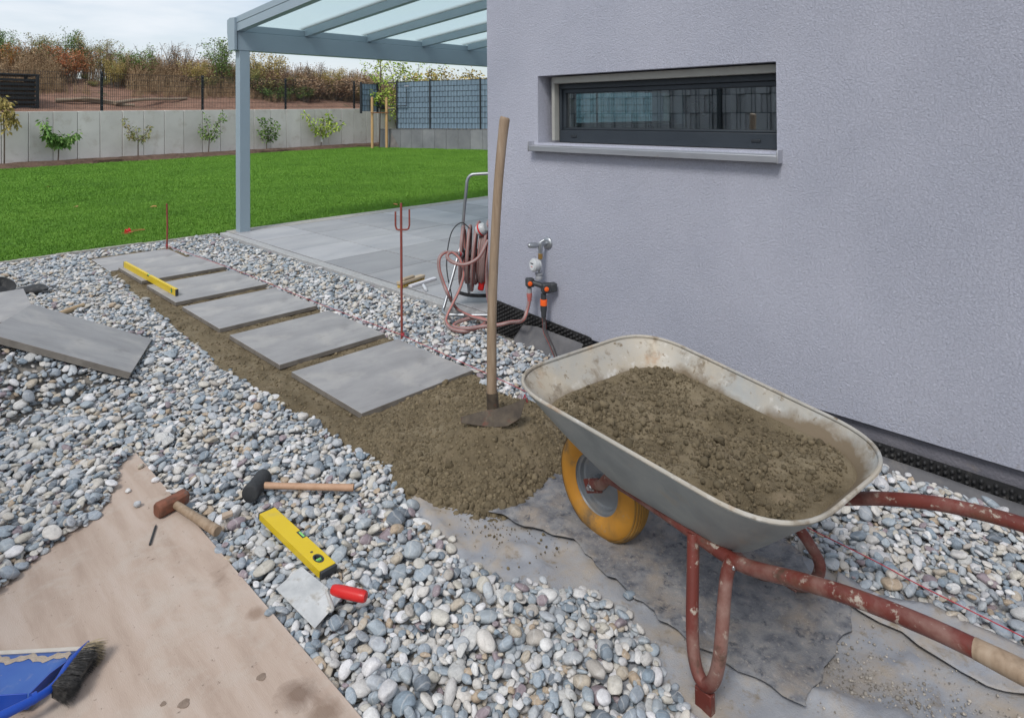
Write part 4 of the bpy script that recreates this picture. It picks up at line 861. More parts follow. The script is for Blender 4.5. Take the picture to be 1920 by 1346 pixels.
# loose slabs at the left
o = slab_mesh('loose_slab', -.019, .038); o.location = (.943, 4.745, .232); o.rotation_mode = 'XYZ'
o.rotation_euler = (Matrix.Rotation(-.45, 3, 'Z') @ Matrix.Rotation(.425, 3, 'Y') @ Matrix.Rotation(-.076, 3, 'X')).to_euler(); tag(o, 'loose grey slab leaning tilted on the gravel at the left', 'slab', 'loose slabs')
c0 = G(44, 545, .335); dx = (G(60, 575, .335) - c0).normalized(); ang = math.atan2(dx.y, dx.x); side = Vector((-dx.y, dx.x, 0)); 
if side.dot(G(0, 557, .335)-c0) < 0: side = -side
cc = c0 + dx*.3875 + side*.3875
o = slab_mesh('loose_slab', -.019, .038); o.location = (cc.x, cc.y, .335); o.rotation_euler = (rad(1), rad(1.5), ang); tag(o, 'loose grey slab lying raised at the left edge, behind the tilted slab', 'slab', 'loose slabs')
M['timber'] = mat('rough_timber', [(.18, .12, .075), (.30, .21, .14)], 6, rough=.85, stretch=(.6, 8, 8), bump=.3, bscale=40)
for k, sgn in enumerate((-.16, .22)):
    q = cc + side*sgn + dx*-0.02; bl = MB().box((0, 0, .13), (.5, .14, .26)).build('timber_block', M['timber'], bevel=.006); bl.location = (q.x, q.y, .03); bl.rotation_euler = (0, 0, ang); tag(bl, ('left', 'right')[k] + ' timber block propping up the raised loose slab', 'timber', 'timber blocks under the loose slab')

# geotextile sheets
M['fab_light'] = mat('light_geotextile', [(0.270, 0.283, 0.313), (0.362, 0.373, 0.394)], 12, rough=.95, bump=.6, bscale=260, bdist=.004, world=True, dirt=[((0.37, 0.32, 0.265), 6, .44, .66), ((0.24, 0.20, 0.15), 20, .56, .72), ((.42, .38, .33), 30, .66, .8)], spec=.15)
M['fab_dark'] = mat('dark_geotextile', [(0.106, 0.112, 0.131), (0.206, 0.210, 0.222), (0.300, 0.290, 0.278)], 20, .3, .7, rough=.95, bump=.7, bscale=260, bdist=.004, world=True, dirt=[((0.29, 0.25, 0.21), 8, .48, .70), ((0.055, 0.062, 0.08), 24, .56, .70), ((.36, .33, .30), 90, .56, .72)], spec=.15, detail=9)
FE = [(1.640, 2.40), (1.518, 2.008), (1.508, 1.804), (1.535, 1.532), (1.690, 1.345), (1.69, 1.215), (1.677, 1.108), (1.606, 1.017), (1.560, .898), (1.49, .6), (1.43, .3), (1.36, -.5)]
RE = [(2.55, -.5), (2.404, .271), (2.377, .41), (2.395, .497), (2.327, .647), (2.359, .788), (2.38, .942), (2.42, 1.035), (2.46, 1.3), (2.50, 1.7), (2.60, 2.2)]
FABRIC_ZONE = FE + RE
def zl(x, y, d):
    w = 0.020*np.maximum(0, vnoise(x*.5+y*1.6, x*2.2, 51, 3, 3.2)) + 0.010*vnoise(x, y, 52, 3, 8)
    w = w + .016*np.clip(1-np.abs(vnoise(x*.8+y*.5, y*1.5-x, 53, 2, 4.0))*9, 0, 1)**2*np.clip(vnoise(x, y, 54, 2, 2)+.25, 0, 1)*1.6
    rid = .014*np.exp(-((x - (1.66 + .11*np.sin(y*3.1) - .10*(y-1.2)))/.012)**2) + .014*np.exp(-((x - (1.80 - .16*(y-1.0) + .03*np.sin(y*6)))/.014)**2)*(y < 1.25)
    zo = np.clip(edge_dist(FABRIC_ZONE, x, y)/.05 + .4, 0, 1)
    return 0.004 + (.006 + w + rid)*zo
lf = fabric_mesh('geotextile_sheet', [(1.42, 2.5), (1.30, 1.9), (1.30, 1.4), (1.45, .9), (1.30, .3), (1.25, -.6), (2.62, -.6), (2.62, 2.5)], zl, M['fab_light'], .022); tag(lf, 'pale dusty geotextile sheet lying under sand heap, gravel and wheelbarrow', 'fabric')
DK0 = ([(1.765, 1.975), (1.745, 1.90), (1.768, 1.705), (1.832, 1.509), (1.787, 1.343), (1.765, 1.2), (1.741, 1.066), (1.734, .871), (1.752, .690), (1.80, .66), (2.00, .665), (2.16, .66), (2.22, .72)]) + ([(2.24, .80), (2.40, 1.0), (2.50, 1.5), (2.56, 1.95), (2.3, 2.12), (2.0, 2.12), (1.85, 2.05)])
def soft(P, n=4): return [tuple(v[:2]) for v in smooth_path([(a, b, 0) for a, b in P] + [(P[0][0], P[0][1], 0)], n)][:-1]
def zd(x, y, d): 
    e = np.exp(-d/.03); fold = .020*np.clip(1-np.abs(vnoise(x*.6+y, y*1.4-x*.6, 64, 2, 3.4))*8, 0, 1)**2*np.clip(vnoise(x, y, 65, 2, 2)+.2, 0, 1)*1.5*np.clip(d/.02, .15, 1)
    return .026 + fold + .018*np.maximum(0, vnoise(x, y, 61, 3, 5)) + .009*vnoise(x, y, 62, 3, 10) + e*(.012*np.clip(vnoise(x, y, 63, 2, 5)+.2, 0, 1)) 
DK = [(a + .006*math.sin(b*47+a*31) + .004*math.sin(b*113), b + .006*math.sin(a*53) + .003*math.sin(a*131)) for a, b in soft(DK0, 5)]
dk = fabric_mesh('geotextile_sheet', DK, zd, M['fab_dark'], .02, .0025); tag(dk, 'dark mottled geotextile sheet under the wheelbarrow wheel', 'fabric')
D2 = wavy([(2.235, .735), (2.212, .66), (2.215, .542), (2.178, .44), (2.165, .327), (2.20, .25), (2.24, .10), (2.26, -.5)], .006, .05, 5) + [(2.46, -.5), (2.40, .25), (2.375, .41), (2.385, .5), (2.33, .63), (2.33, .76)]
d2 = fabric_mesh('geotextile_sheet', D2, zd, M['fab_light'], .02, .0025); tag(d2, 'pale geotextile strip with a dark curled edge under the far wheelbarrow handle', 'fabric')

# dusty board at lower left
M['board'] = mat('dusty_board', [(0.39, 0.30, 0.242), (0.46, 0.365, 0.30), (0.51, 0.42, 0.358)], 3.2, .3, .7, rough=.9, bump=.25, bscale=90, bdist=.004, stretch=(5, .7, 1), world=True, dirt=[((.22, .155, .115), 3.2, .60, .76), ((.50, .43, .37), 7, .50, .72), ((.16, .12, .095), 50, .64, .72), ((.12, .09, .07), 120, .69, .75)], spec=.2, detail=9)
def damp_stains(m, spots):
    nt = m.node_tree; b = nt.nodes['Principled BSDF']; lk = nt.links.new; c = b.inputs['Base Color'].links[0].from_socket; gm = nt.nodes.new('ShaderNodeNewGeometry'); n = _noise(nt, 14, 6, .7, gm.outputs['Position'], .5)
    for (x, y, r, col) in spots:
        d = nt.nodes.new('ShaderNodeVectorMath'); d.operation = 'DISTANCE'; d.inputs[1].default_value = (x, y, .046); lk(gm.outputs['Position'], d.inputs[0])
        a = nt.nodes.new('ShaderNodeMath'); a.operation = 'MULTIPLY_ADD'; lk(n.outputs['Fac'], a.inputs[0]); a.inputs[1].default_value = r*1.6; lk(d.outputs['Value'], a.inputs[2])
        mr = nt.nodes.new('ShaderNodeMapRange'); mr.inputs[1].default_value = r*1.9; mr.inputs[2].default_value = r*1.1; mr.inputs[4].default_value = .8; lk(a.outputs[0], mr.inputs[0])
        mx = nt.nodes.new('ShaderNodeMix'); mx.data_type = 'RGBA'; mx.inputs[7].default_value = (*col, 1); lk(mr.outputs[0], mx.inputs[0]); lk(c, mx.inputs[6]); c = mx.outputs[2]
    lk(c, b.inputs['Base Color'])
_s1, _s2, _s3 = G(560, 1300, .046), G(480, 1150, .046), G(610, 1335, .046)
damp_stains(M['board'], [(_s1.x, _s1.y, .055, (.17, .115, .085)), (_s2.x, _s2.y, .03, (.28, .2, .15)), (_s3.x, _s3.y, .05, (.22, .155, .115))])
bd = MB().bx(-.35, 0, -2.6, 0, -.016, 0).build('board', M['board'], bevel=.002); bd.data.transform(Matrix.Diagonal((3.4, 1, 1, 1))); bd.location = (.888, 3.335, .046); bd.rotation_euler = (0, 0, rad(.6)); tag(bd, 'large dusty pinkish brown board lying in the gravel at the lower left', 'board')
# stain rings pressed into the board surface: shallow mortar discs
M['mortar'] = mat('mortar_mark', [(.20, .15, .115), (.29, .225, .18)], 40, rough=.95, bump=.5, bscale=160, bdist=.003)
for px, py, r, lab in ((490, 1268, .012, 'small round mortar mark on the board near the gravel'), (345, 1318, .014, 'round mortar mark on the board at the bottom of the photo'), (306, 1318, .007, 'tiny mortar mark on the board left of the round one')):
    q = G(px, py, .048); mb = MB(); pr = [(r*(1+.12*math.sin(3*a+px)+.07*math.sin(7*a))*math.cos(a), r*(1+.12*math.sin(3*a+px))*math.sin(a)) for a in np.linspace(0, 6.283, 26)[:-1]]
    mb.prism(pr, 0, .0015); o = mb.build('mortar_mark', M['mortar']); o.location = (q.x, q.y, .0462); tag(o, lab, 'mortar mark')
# ================================================================== GRAVEL BED
def pebble_mat():
    m, nt, b = _new('river_pebble'); lk = nt.links.new
    oi = nt.nodes.new('ShaderNodeObjectInfo'); t = nt.nodes.new('ShaderNodeTexCoord')
    cols = [(0.353, 0.384, 0.417), (0.471, 0.491, 0.508), (0.277, 0.319, 0.357), (0.553, 0.55, 0.538), (0.406, 0.431, 0.454), (0.56, 0.542, 0.502), (0.33, 0.349, 0.369), (0.482, 0.463, 0.42), (0.683, 0.68, 0.671), (0.235, 0.266, 0.296), (0.435, 0.455, 0.478), (0.612, 0.591, 0.563), (0.371, 0.408, 0.436), (0.518, 0.508, 0.496), (0.434, 0.369, 0.302), (0.306, 0.337, 0.363), (0.541, 0.538, 0.544), (0.418, 0.396, 0.369), (0.695, 0.69, 0.697), (0.289, 0.251, 0.266), (0.389, 0.42, 0.442), (0.565, 0.538, 0.496), (0.342, 0.372, 0.405), (0.471, 0.473, 0.465), (0.182, 0.201, 0.223), (0.636, 0.632, 0.629), (0.429, 0.443, 0.454), (0.454, 0.414, 0.359), (0.353, 0.39, 0.423), (0.589, 0.573, 0.55)]
    r = _ramp(nt, cols, const=True); lk(oi.outputs['Random'], r.inputs['Fac'])
    ml = nt.nodes.new('ShaderNodeVectorMath'); ml.operation = 'ADD'; lk(t.outputs['Object'], ml.inputs[0]); sc = nt.nodes.new('ShaderNodeVectorMath'); sc.operation = 'SCALE'; sc.inputs['Scale'].default_value = 37.0
    cb = nt.nodes.new('ShaderNodeCombineXYZ'); lk(oi.outputs['Random'], cb.inputs[0]); lk(oi.outputs['Random'], cb.inputs[2]); lk(cb.outputs[0], sc.inputs[0]); lk(sc.outputs[0], ml.inputs[1])
    n1 = _noise(nt, 1.6, 6, .62, ml.outputs[0], .6); mr = nt.nodes.new('ShaderNodeMapRange'); mr.inputs[1].default_value = .3; mr.inputs[2].default_value = .7; mr.inputs[3].default_value = .80; mr.inputs[4].default_value = 1.18; lk(n1.outputs['Fac'], mr.inputs[0])
    hs = nt.nodes.new('ShaderNodeHueSaturation'); lk(r.outputs['Color'], hs.inputs['Color']); lk(mr.outputs[0], hs.inputs['Value']); hs.inputs['Saturation'].default_value = 1.36
    wv = nt.nodes.new('ShaderNodeTexWave'); wv.inputs['Scale'].default_value = .28; wv.inputs['Distortion'].default_value = 7; wv.inputs['Detail'].default_value = 3; lk(ml.outputs[0], wv.inputs['Vector'])
    vr = nt.nodes.new('ShaderNodeMapRange'); vr.inputs[1].default_value = .93; vr.inputs[2].default_value = .995; vr.inputs[4].default_value = .3; lk(wv.outputs['Fac'], vr.inputs[0])
    mx = nt.nodes.new('ShaderNodeMix'); mx.data_type = 'RGBA'; mx.inputs[7].default_value = (.62, .61, .58, 1); lk(vr.outputs[0], mx.inputs[0]); lk(hs.outputs['Color'], mx.inputs[6])
    n3 = _noise(nt, 14, 3, .6, ml.outputs[0]); m3 = nt.nodes.new('ShaderNodeMapRange'); m3.inputs[1].default_value = .3; m3.inputs[2].default_value = .7; m3.inputs[3].default_value = .88; m3.inputs[4].default_value = 1.1; lk(n3.outputs['Fac'], m3.inputs[0])
    h2 = nt.nodes.new('ShaderNodeHueSaturation'); lk(mx.outputs[2], h2.inputs['Color']); lk(m3.outputs[0], h2.inputs['Value'])
    lk(h2.outputs['Color'], b.inputs['Base Color']); b.inputs['Roughness'].default_value = .62; b.inputs['Specular IOR Level'].default_value = .35
    bp = nt.nodes.new('ShaderNodeBump'); bp.inputs['Strength'].default_value = .25; bp.inputs['Distance'].default_value = .08; lk(n1.outputs['Fac'], bp.inputs['Height']); lk(bp.outputs['Normal'], b.inputs['Normal'])
    return m
M['pebble'] = pebble_mat()
def pebble_mesh(seed):
    bm = bmesh.new(); bmesh.ops.create_icosphere(bm, subdivisions=3, radius=1.0); rg = np.random.default_rng(seed+900)
    k = rg.normal(size=(5, 3)); k /= np.linalg.norm(k, axis=1)[:, None]; am = rg.uniform(.05, .26, 5); e = rg.uniform(.82, 1.05); pl = rg.normal(size=(6, 3)); pl /= np.linalg.norm(pl, axis=1)[:, None]; pd = rg.uniform(.66, .95, 6)
    for v in bm.verts:
        c = np.array(v.co); q = np.sign(c)*np.abs(c)**e; q /= max(1e-6, np.max(np.abs(q))**.0)
        q = q*(1 + sum(a*max(0, kk@c)**2 for a, kk in zip(am, k)) - .12)
        for n_, d_ in zip(pl, pd):                       # worn flat facets
            h = q@n_
            if h > d_: q = q - n_*(h-d_)*.82
        v.co = Vector(q)
    me = bpy.data.meshes.new('pebble'); bm.to_mesh(me); bm.free(); me.polygons.foreach_set('use_smooth', [True]*len(me.polygons)); me.materials.append(M['pebble']); return me
PEB = [pebble_mesh(i) for i in range(14)]
GC = .01; GX0, GY0 = -.9, -.5; GNX, GNY = int(4.25/GC), int(9.25/GC)
gx = GX0 + (np.arange(GNX)+.5)*GC; gy = GY0 + (np.arange(GNY)+.5)*GC; GXX, GYY = np.meshgrid(gx, gy)
BOARD_VIS = [(.89, 3.345), (.80, 3.25), (.70, 3.0), (.60, 2.88), (.48, 2.83), (.36, 2.74), (.26, 2.63), (.1, 2.55), (-.3, 2.5), (-.3, .7), (.905, .7), (.905, 1.45), (.902, 3.33)]
mask = np.ones(GXX.shape, bool)
sd = edge_dist(SAND_POLY, GXX, GYY) + .035*vnoise(GXX, GYY, 31, 3, 7) ; mask &= sd < .028
mask &= ~inside(FABRIC_ZONE, GXX.ravel(), GYY.ravel()).reshape(GXX.shape)
mask &= ~inside(BOARD_VIS, GXX.ravel(), GYY.ravel()).reshape(GXX.shape)
for (sx, sy, st_, _) in SLABS: mask &= ~((GXX > sx-.01) & (GXX < sx+.785) & (GYY > sy-.01) & (GYY < sy+.785))
mask &= GYY < 8.69
mask &= GXX < np.where(GYY > CORNER_Y-.1, 3.265, np.where(GYY > 2.4, 3.14, 3.13))
qx = CM[0][0]*GXX + CM[0][1]*GYY + CM[0][2]*(-1.6); qz = CM[2][0]*GXX + CM[2][1]*GYY + CM[2][2]*(-1.6); qy = CM[1][0]*GXX + CM[1][1]*GYY + CM[1][2]*(-1.6)
ppx = qx/np.maximum(qz, .05)*FPX + CX; ppy = qy/np.maximum(qz, .05)*FPX + CY
mask &= (qz > .4) & (ppx > -420) & (ppx < 2250) & (ppy < 1750)
Hm = .006*vnoise(GXX, GYY, 71, 3, 1.6) - .002
Hm += .022*np.clip((GXX-2.6)/.45, 0, 1)*(GYY < 2.6) + .006*np.clip((GXX-2.7)/.4, 0, 1)*(GYY >= 2.6)
Hm -= .012*np.clip((GYY-8.2)/.4, 0, 1)
Hm = np.where(sd > -.01, np.maximum(Hm, .004), Hm)
inb = (GXX < .89) & (GYY < 3.335) & (GYY > .74); Hm = np.where(inb, .047, Hm)
# gravel pushed up under the tilted loose slab, which rests on it
_sr = Matrix.Rotation(-.45, 3, 'Z') @ Matrix.Rotation(.425, 3, 'Y') @ Matrix.Rotation(-.076, 3, 'X'); _sn = _sr @ Vector((0, 0, 1)); TS = [(.786, 5.245), (1.411, 4.943), (1.10, 4.245), (.475, 4.547)]
def slab_under(x, y): return .232 - ((x-.943)*_sn.x + (y-4.745)*_sn.y)/_sn.z - .042
_out = np.maximum(0, -edge_dist(TS, GXX, GYY)); MOUND = np.clip(np.minimum(slab_under(GXX, GYY), .36) - .038 - .75*_out - .02*np.clip(_out*20, 0, 1), 0, .36); Hm = np.maximum(Hm, MOUND)
H0 = Hm.copy()
gmd = grid_mesh('gravel_mound', -.55, 1.7, 3.7, 6.3, .03, lambda x, y: np.clip(np.minimum(slab_under(x, y), .36) - .048 - .75*np.maximum(0, -edge_dist(TS, x, y)) - .02*np.clip(np.maximum(0, -edge_dist(TS, x, y))*20, 0, 1), -.01, .36), M['gravelbase'], lambda c: c[:, 2] > -.008); struct(gmd)
# clear height under tools and slabs that lie on the stones
CEIL = np.full(GXX.shape, 9.0)
def under(P, z, pad=.004): d = edge_dist(P, GXX, GYY); CEIL[d > -pad] = np.minimum(CEIL[d > -pad], z)
def gxy(*pp, z=.05): return [tuple(G(x, y, z).xy) for x, y in pp]
under(gxy((476, 966), (514, 945), (636, 1056), (604, 1082)), .036); under(gxy((510, 1103), (565, 1055), (648, 1121), (590, 1184)), .047)
under(gxy((500, 908), (666, 908), (666, 922), (500, 922)), .046); under(gxy((455, 940), (480, 878), (508, 886), (486, 952)), .032); under(gxy((335, 940), (415, 985), (410, 1010), (330, 960)), .044)
under(gxy((610, 1096), (695, 1112), (690, 1135), (615, 1120), z=.1), .075); under(gxy((1300, 1290), (1345, 1290), (1345, 1325), (1300, 1325)), .0)
_in = edge_dist(TS, GXX, GYY) > -.004; CEIL[_in] = np.minimum(CEIL[_in], np.maximum(slab_under(GXX, GYY), .03)[_in] + .004); under([tuple((cc + dx*u + side*v).xy) for u, v in ((-.3, -.4), (.4, -.4), (.4, .4), (-.3, .4))], .05)
cells = np.argwhere(mask); area = len(cells)*GC*GC; NP_ = int(area*4100)
rg = np.random.default_rng(77)
sa = np.clip(rg.lognormal(math.log(.0128), .41, NP_), .006, .036); sb_ = sa*rg.uniform(.5, .92, NP_); sc_ = sa*rg.uniform(.30, .58, NP_); yaw = rg.uniform(0, math.pi, NP_)
order = np.argsort(-sa + rg.normal(0, .012, NP_)); order = order[rg.permutation(NP_)] if False else np.arange(NP_)
out = []
cand = cells[rg.integers(0, len(cells), (NP_, 3))]; jit = rg.random((NP_, 2))
LAYER2 = int(NP_*.999)
for i in range(NP_):
    a, b_, c_ = sa[i], sb_[i], sc_[i]
    c3 = cand[i]; hh = Hm[c3[:, 0], c3[:, 1]] - H0[c3[:, 0], c3[:, 1]]; j = int(np.argmin(hh)); iy, ix = c3[j]
    x = gx[ix] + (jit[i, 0]-.5)*GC; y = gy[iy] + (jit[i, 1]-.5)*GC
    r = int(a/GC)+1; y0, y1, x0, x1 = max(0, iy-r), min(GNY, iy+r+1), max(0, ix-r), min(GNX, ix+r+1)
    dx = gx[x0:x1][None, :]-x; dy = gy[y0:y1][:, None]-y; cs, sn = math.cos(yaw[i]), math.sin(yaw[i])
    u = (dx*cs+dy*sn)/a; v = (-dx*sn+dy*cs)/b_; rr = u*u+v*v; inn = rr < 1
    if inn.sum() < 2: inn = rr <= rr.min()+1e-9; 
    W = Hm[y0:y1, x0:x1]; h = W[inn]; DX = np.broadcast_to(dx, rr.shape)[inn]; DY = np.broadcast_to(dy, rr.shape)[inn]
    if len(h) > 4:
        m0 = h.mean(); gx_ = ((h-m0)*DX).sum()/(DX*DX).sum().clip(1e-9); gy_ = ((h-m0)*DY).sum()/(DY*DY).sum().clip(1e-9)
        gx_ = max(-.6, min(.6, gx_*.75)); gy_ = max(-.6, min(.6, gy_*.75))
    else: gx_ = gy_ = 0.0
    cap = c_*np.sqrt(np.clip(1-rr[inn], 0, 1)); pl = gx_*DX+gy_*DY
    z = float((h - pl + cap).max()) - .35*c_
    if z - c_ - H0[iy, ix] > .05 or (z + pl + cap > CEIL[y0:y1, x0:x1][inn]).any(): continue
    W[inn] = np.maximum(h, z + pl + cap)
    out.append((x, y, z, a, b_, c_, yaw[i], gx_, gy_))
out = np.array(out); n = len(out)
# stray pebbles lying on the fabric and on the board
str_px = [(1018, 1083), (978, 1118), (922, 1120), (1044, 1120), (1180, 1148), (1205, 1200), (930, 1095), (1002, 1110), (1130, 1128), (1150, 1175), (890, 1075), (1225, 1215), (1260, 1300), (1180, 1112), (848, 1008), (700, 1050)]
board_px = [(264, 873), (292, 899), (240, 918), (257, 945)]
for k, (px, py) in enumerate(str_px):
    p = G(px, py, .03); a = rg.uniform(.012, .022); out = np.vstack([out, (p.x, p.y, .016 + a*.45, a, a*.75, a*.5, rg.uniform(0, 3), 0, 0)])
tilt = np.column_stack([out[:, 8], -out[:, 7]]) + rg.normal(0, .10, (len(out), 2))
mats_rot = []
for i in range(len(out)):
    nrm = Vector((-out[i, 7], -out[i, 8], 1)).normalized(); q = Vector((0, 0, 1)).rotation_difference(nrm); e = (q.to_matrix() @ Matrix.Rotation(out[i, 6], 3, 'Z') @ Euler((rg.normal(0, .1), rg.normal(0, .1), 0)).to_matrix()).to_euler(); mats_rot.append((e.x, e.y, e.z))
mats_rot = np.array(mats_rot); idx = rg.integers(0, 14, len(out))
ix = np.clip(((out[:, 0]-GX0)/GC).astype(int), 0, GNX-1); iy = np.clip(((out[:, 1]-GY0)/GC).astype(int), 0, GNY-1)
top = Hm[iy, ix] <= out[:, 2] + out[:, 5] + .004
P = out[:, :3] - np.array(EYE)[None]; C_ = np.array(CM); q = P @ C_.T; px = q[:, 0]/q[:, 2]*FPX+CX; py = q[:, 1]/q[:, 2]*FPX+CY
vis = top & (px > 12) & (px < 1908) & (py > 0) & (py < 1336) & (q[:, 2] > .3)
# not behind the barrow, the tray or the heap
hid = inside([(1000, 690), (1200, 620), (1660, 850), (1660, 900), (1480, 1000), (1380, 1060), (1380, 1300), (1290, 1320), (1290, 1000)], px, py)
score = np.where(vis & ~hid, out[:, 3]/q[:, 2], 0); big = np.argsort(-score)[:290]; isbig = np.zeros(len(out), bool); isbig[big] = True
scl = out[:, 3:6]
rest = ~isbig
o = scatter('gravel', out[rest, :3], mats_rot[rest], scl[rest], idx[rest], PEB, M['pebble']); tag(o, 'bed of rounded grey, white and beige river pebbles', 'gravel', kind='stuff')
for i in big:
    o = share('pebble', PEB[idx[i]], None, out[i, :3], mats_rot[i], scl[i]); tag(o, 'larger rounded river pebble on top of the gravel in the foreground', 'pebble', 'larger pebbles of the gravel bed')
for (px_, py_), lab in zip(board_px, ('pale pebble at the tip of the board', 'dark angular stone on the board above the club hammer', 'small grey pebble on the board', 'speckled pebble on the board left of the club hammer')):
    p = G(px_, py_, .056); a = .013 if 'small' in lab else .017; o = share('pebble', PEB[len(lab) % 14], None, (p.x, p.y, .046+a*.55), (0, 0, len(lab)), (a, a*.75, a*.6)); tag(o, lab, 'pebble', 'pebbles lying on the board')
print('pebbles', len(out), 'area', area)
# ================================================================== WHEELBARROW
def galv_mat():
    return mat('galvanised_tray', [(.30, .31, .305), (.38, .385, .37), (.46, .455, .435)], 5, .3, .7, rough=.65, metal=.15, rvar=.12, bump=.1, bscale=60, dirt=[((.45, .40, .32), 3.0, .36, .60), ((.36, .24, .15), 6, .60, .72), ((.24, .20, .15), 13, .55, .67), ((.56, .54, .50), 18, .58, .70), ((.20, .155, .10), 34, .60, .68)], detail=9)
M['tray'] = galv_mat()
def smear_tray(m):
    # sand smeared on the inner walls a little above the load
    nt = m.node_tree; b = nt.nodes['Principled BSDF']; lk = nt.links.new; src = b.inputs['Base Color'].links[0].from_socket
    t = nt.nodes.new('ShaderNodeTexCoord'); sx = nt.nodes.new('ShaderNodeSeparateXYZ'); lk(t.outputs['Object'], sx.inputs[0]); n = _noise(nt, 9, 6, .65, t.outputs['Object'], .4); n2 = _noise(nt, 2.2, 3, .5, t.outputs['Object'])
    a = nt.nodes.new('ShaderNodeMath'); a.operation = 'MULTIPLY_ADD'; lk(n.outputs['Fac'], a.inputs[0]); a.inputs[1].default_value = .10; lk(sx.outputs['Z'], a.inputs[2])
    a2 = nt.nodes.new('ShaderNodeMath'); a2.operation = 'MULTIPLY_ADD'; lk(n2.outputs['Fac'], a2.inputs[0]); a2.inputs[1].default_value = .16; lk(a.outputs[0], a2.inputs[2])
    mr = nt.nodes.new('ShaderNodeMapRange'); mr.inputs[1].default_value = .720; mr.inputs[2].default_value = .685; lk(a2.outputs[0], mr.inputs[0])
    mx = nt.nodes.new('ShaderNodeMix'); mx.data_type = 'RGBA'; mx.inputs[7].default_value = (.185, .143, .094, 1); lk(mr.outputs[0], mx.inputs[0]); lk(src, mx.inputs[6]); lk(mx.outputs[2], b.inputs['Base Color'])
smear_tray(M['tray'])
M['trayout'] = mat('galvanised_tray_outside', [(.20, .222, .222), (.265, .285, .283), (.32, .335, .325)], 6, .3, .7, rough=.5, metal=.35, rvar=.1, bump=.08, bscale=60, dirt=[((.36, .30, .22), 5, .60, .78), ((.23, .25, .25), 9, .60, .8)], detail=8)
M['red'] = mat('worn_red_paint', [(.105, .023, .017), (.165, .036, .026)], 7, .3, .7, rough=.5, rvar=.12, bump=.2, bscale=120, bdist=.002, dirt=[((.13, .055, .035), 9, .56, .70), ((.40, .35, .29), 34, .58, .66), ((.27, .175, .145), 5, .48, .72), ((.09, .05, .035), 14, .58, .68)], detail=8)
M['tyre'] = mat('yellow_tyre', [(.46, .20, .022), (.56, .265, .035)], 4, .3, .7, rough=.62, rvar=.1, dirt=[((.26, .15, .05), 5, .48, .74), ((.14, .10, .06), 12, .58, .72), ((.30, .25, .18), 45, .62, .74)])
M['tread'] = mat('tyre_tread', [(.24, .13, .03), (.38, .21, .05)], 9, rough=.8, dirt=[((.10, .075, .05), 10, .45, .65)])
M['rimgrey'] = mat('painted_rim', [(.21, .23, .25), (.27, .285, .30)], 8, rough=.42, metal=.3, rvar=.1, dirt=[((.34, .31, .27), 10, .56, .76)])
M['steel'] = mat('steel', [(.42, .43, .44), (.55, .56, .57)], 12, rough=.33, metal=.95, rvar=.08)
M['rust'] = mat('rusty_steel', [(.10, .045, .025), (.22, .10, .055)], 14, rough=.85, bump=.3, bscale=120)
M['wood'] = mat('ash_handle', [(.22, .155, .10), (.30, .22, .15), (.37, .285, .205)], 7, .3, .7, rough=.6, stretch=(7, 7, .7), bump=.2, bscale=40, bdist=.002, dirt=[((.24, .19, .14), 5, .54, .74)])
HEAD = rad(6.524); BO = Vector((1.895, 1.062, 0.0)); GZ = .018
wbar = thing('wheelbarrow', BO, 'wheelbarrow with galvanised tray full of sand, red tube frame and yellow wheel', 'wheelbarrow', -HEAD)
def outline(k, n=12):
    """tray outline at level k: 0 floor .. 1 rim; list of (t, s, z)"""
    e = k**.9
    Lf, Lb = .20 + (.51-.20)*e, -.30 + (-.51+.30)*e; wf, wb = .195 + (.391-.195)*e, .20 + (.323-.20)*e; r = .09 + (.219-.09)*e
    cor = [(-wf, Lf), (wf, Lf), (wb, Lb), (-wb, Lb)]; P = []
    for i in range(4):
        c = Vector(cor[i]); a = Vector(cor[i-1]); b = Vector(cor[(i+1) % 4]); u = (a-c).normalized(); v = (b-c).normalized()
        for j in range(n+1): t = j/n; P.append((1-t)**2*(c+u*r) + 2*t*(1-t)*c + t*t*(c+v*r))
        nc = cor[(i+1) % 4]; d2 = Vector(nc); e2 = c+v*r; f2 = d2 + (c-d2).normalized()*r
        for j in range(1, 8): P.append(e2.lerp(f2, j/8))
    zf = .398; return [(p.x, p.y, zf + (.634 + p.y*.082 - zf)*k) for p in P]
ks = [.0, .015, .04, .08, .15, .3, .45, .6, .75, .88, .96, 1.0]
mb = MB(); rings = [outline(k) for k in ks]; nR = len(rings[0])
# soften the floor edge
rings[0] = [(x*.93, y*.95 - .002, z-.006) for x, y, z in rings[0]]; rings[1] = [(x*.975, y*.98, z-.005) for x, y, z in rings[1]]
for R_ in rings: mb.v += R_
for i in range(len(ks)-1):
    for k in range(nR): k2 = (k+1) % nR; mb.f.append((i*nR+k, i*nR+k2, (i+1)*nR+k2, (i+1)*nR+k))
mb.v.append((0, -.05, .390)); c_i = len(mb.v)-1
for k in range(nR): mb.f.append((k, c_i, (k+1) % nR))
tray = mb.build('tray', M['tray'], wbar, smooth=True, angle=75)
tray.data.materials.append(M['trayout']); so = tray.modifiers.new('sheet', 'SOLIDIFY'); so.thickness = .004; so.offset = 1; so.material_offset = 1; so.material_offset_rim = 1
bm_ = bmesh.new(); bm_.from_mesh(tray.data); bmesh.ops.recalc_face_normals(bm_, faces=bm_.faces); 
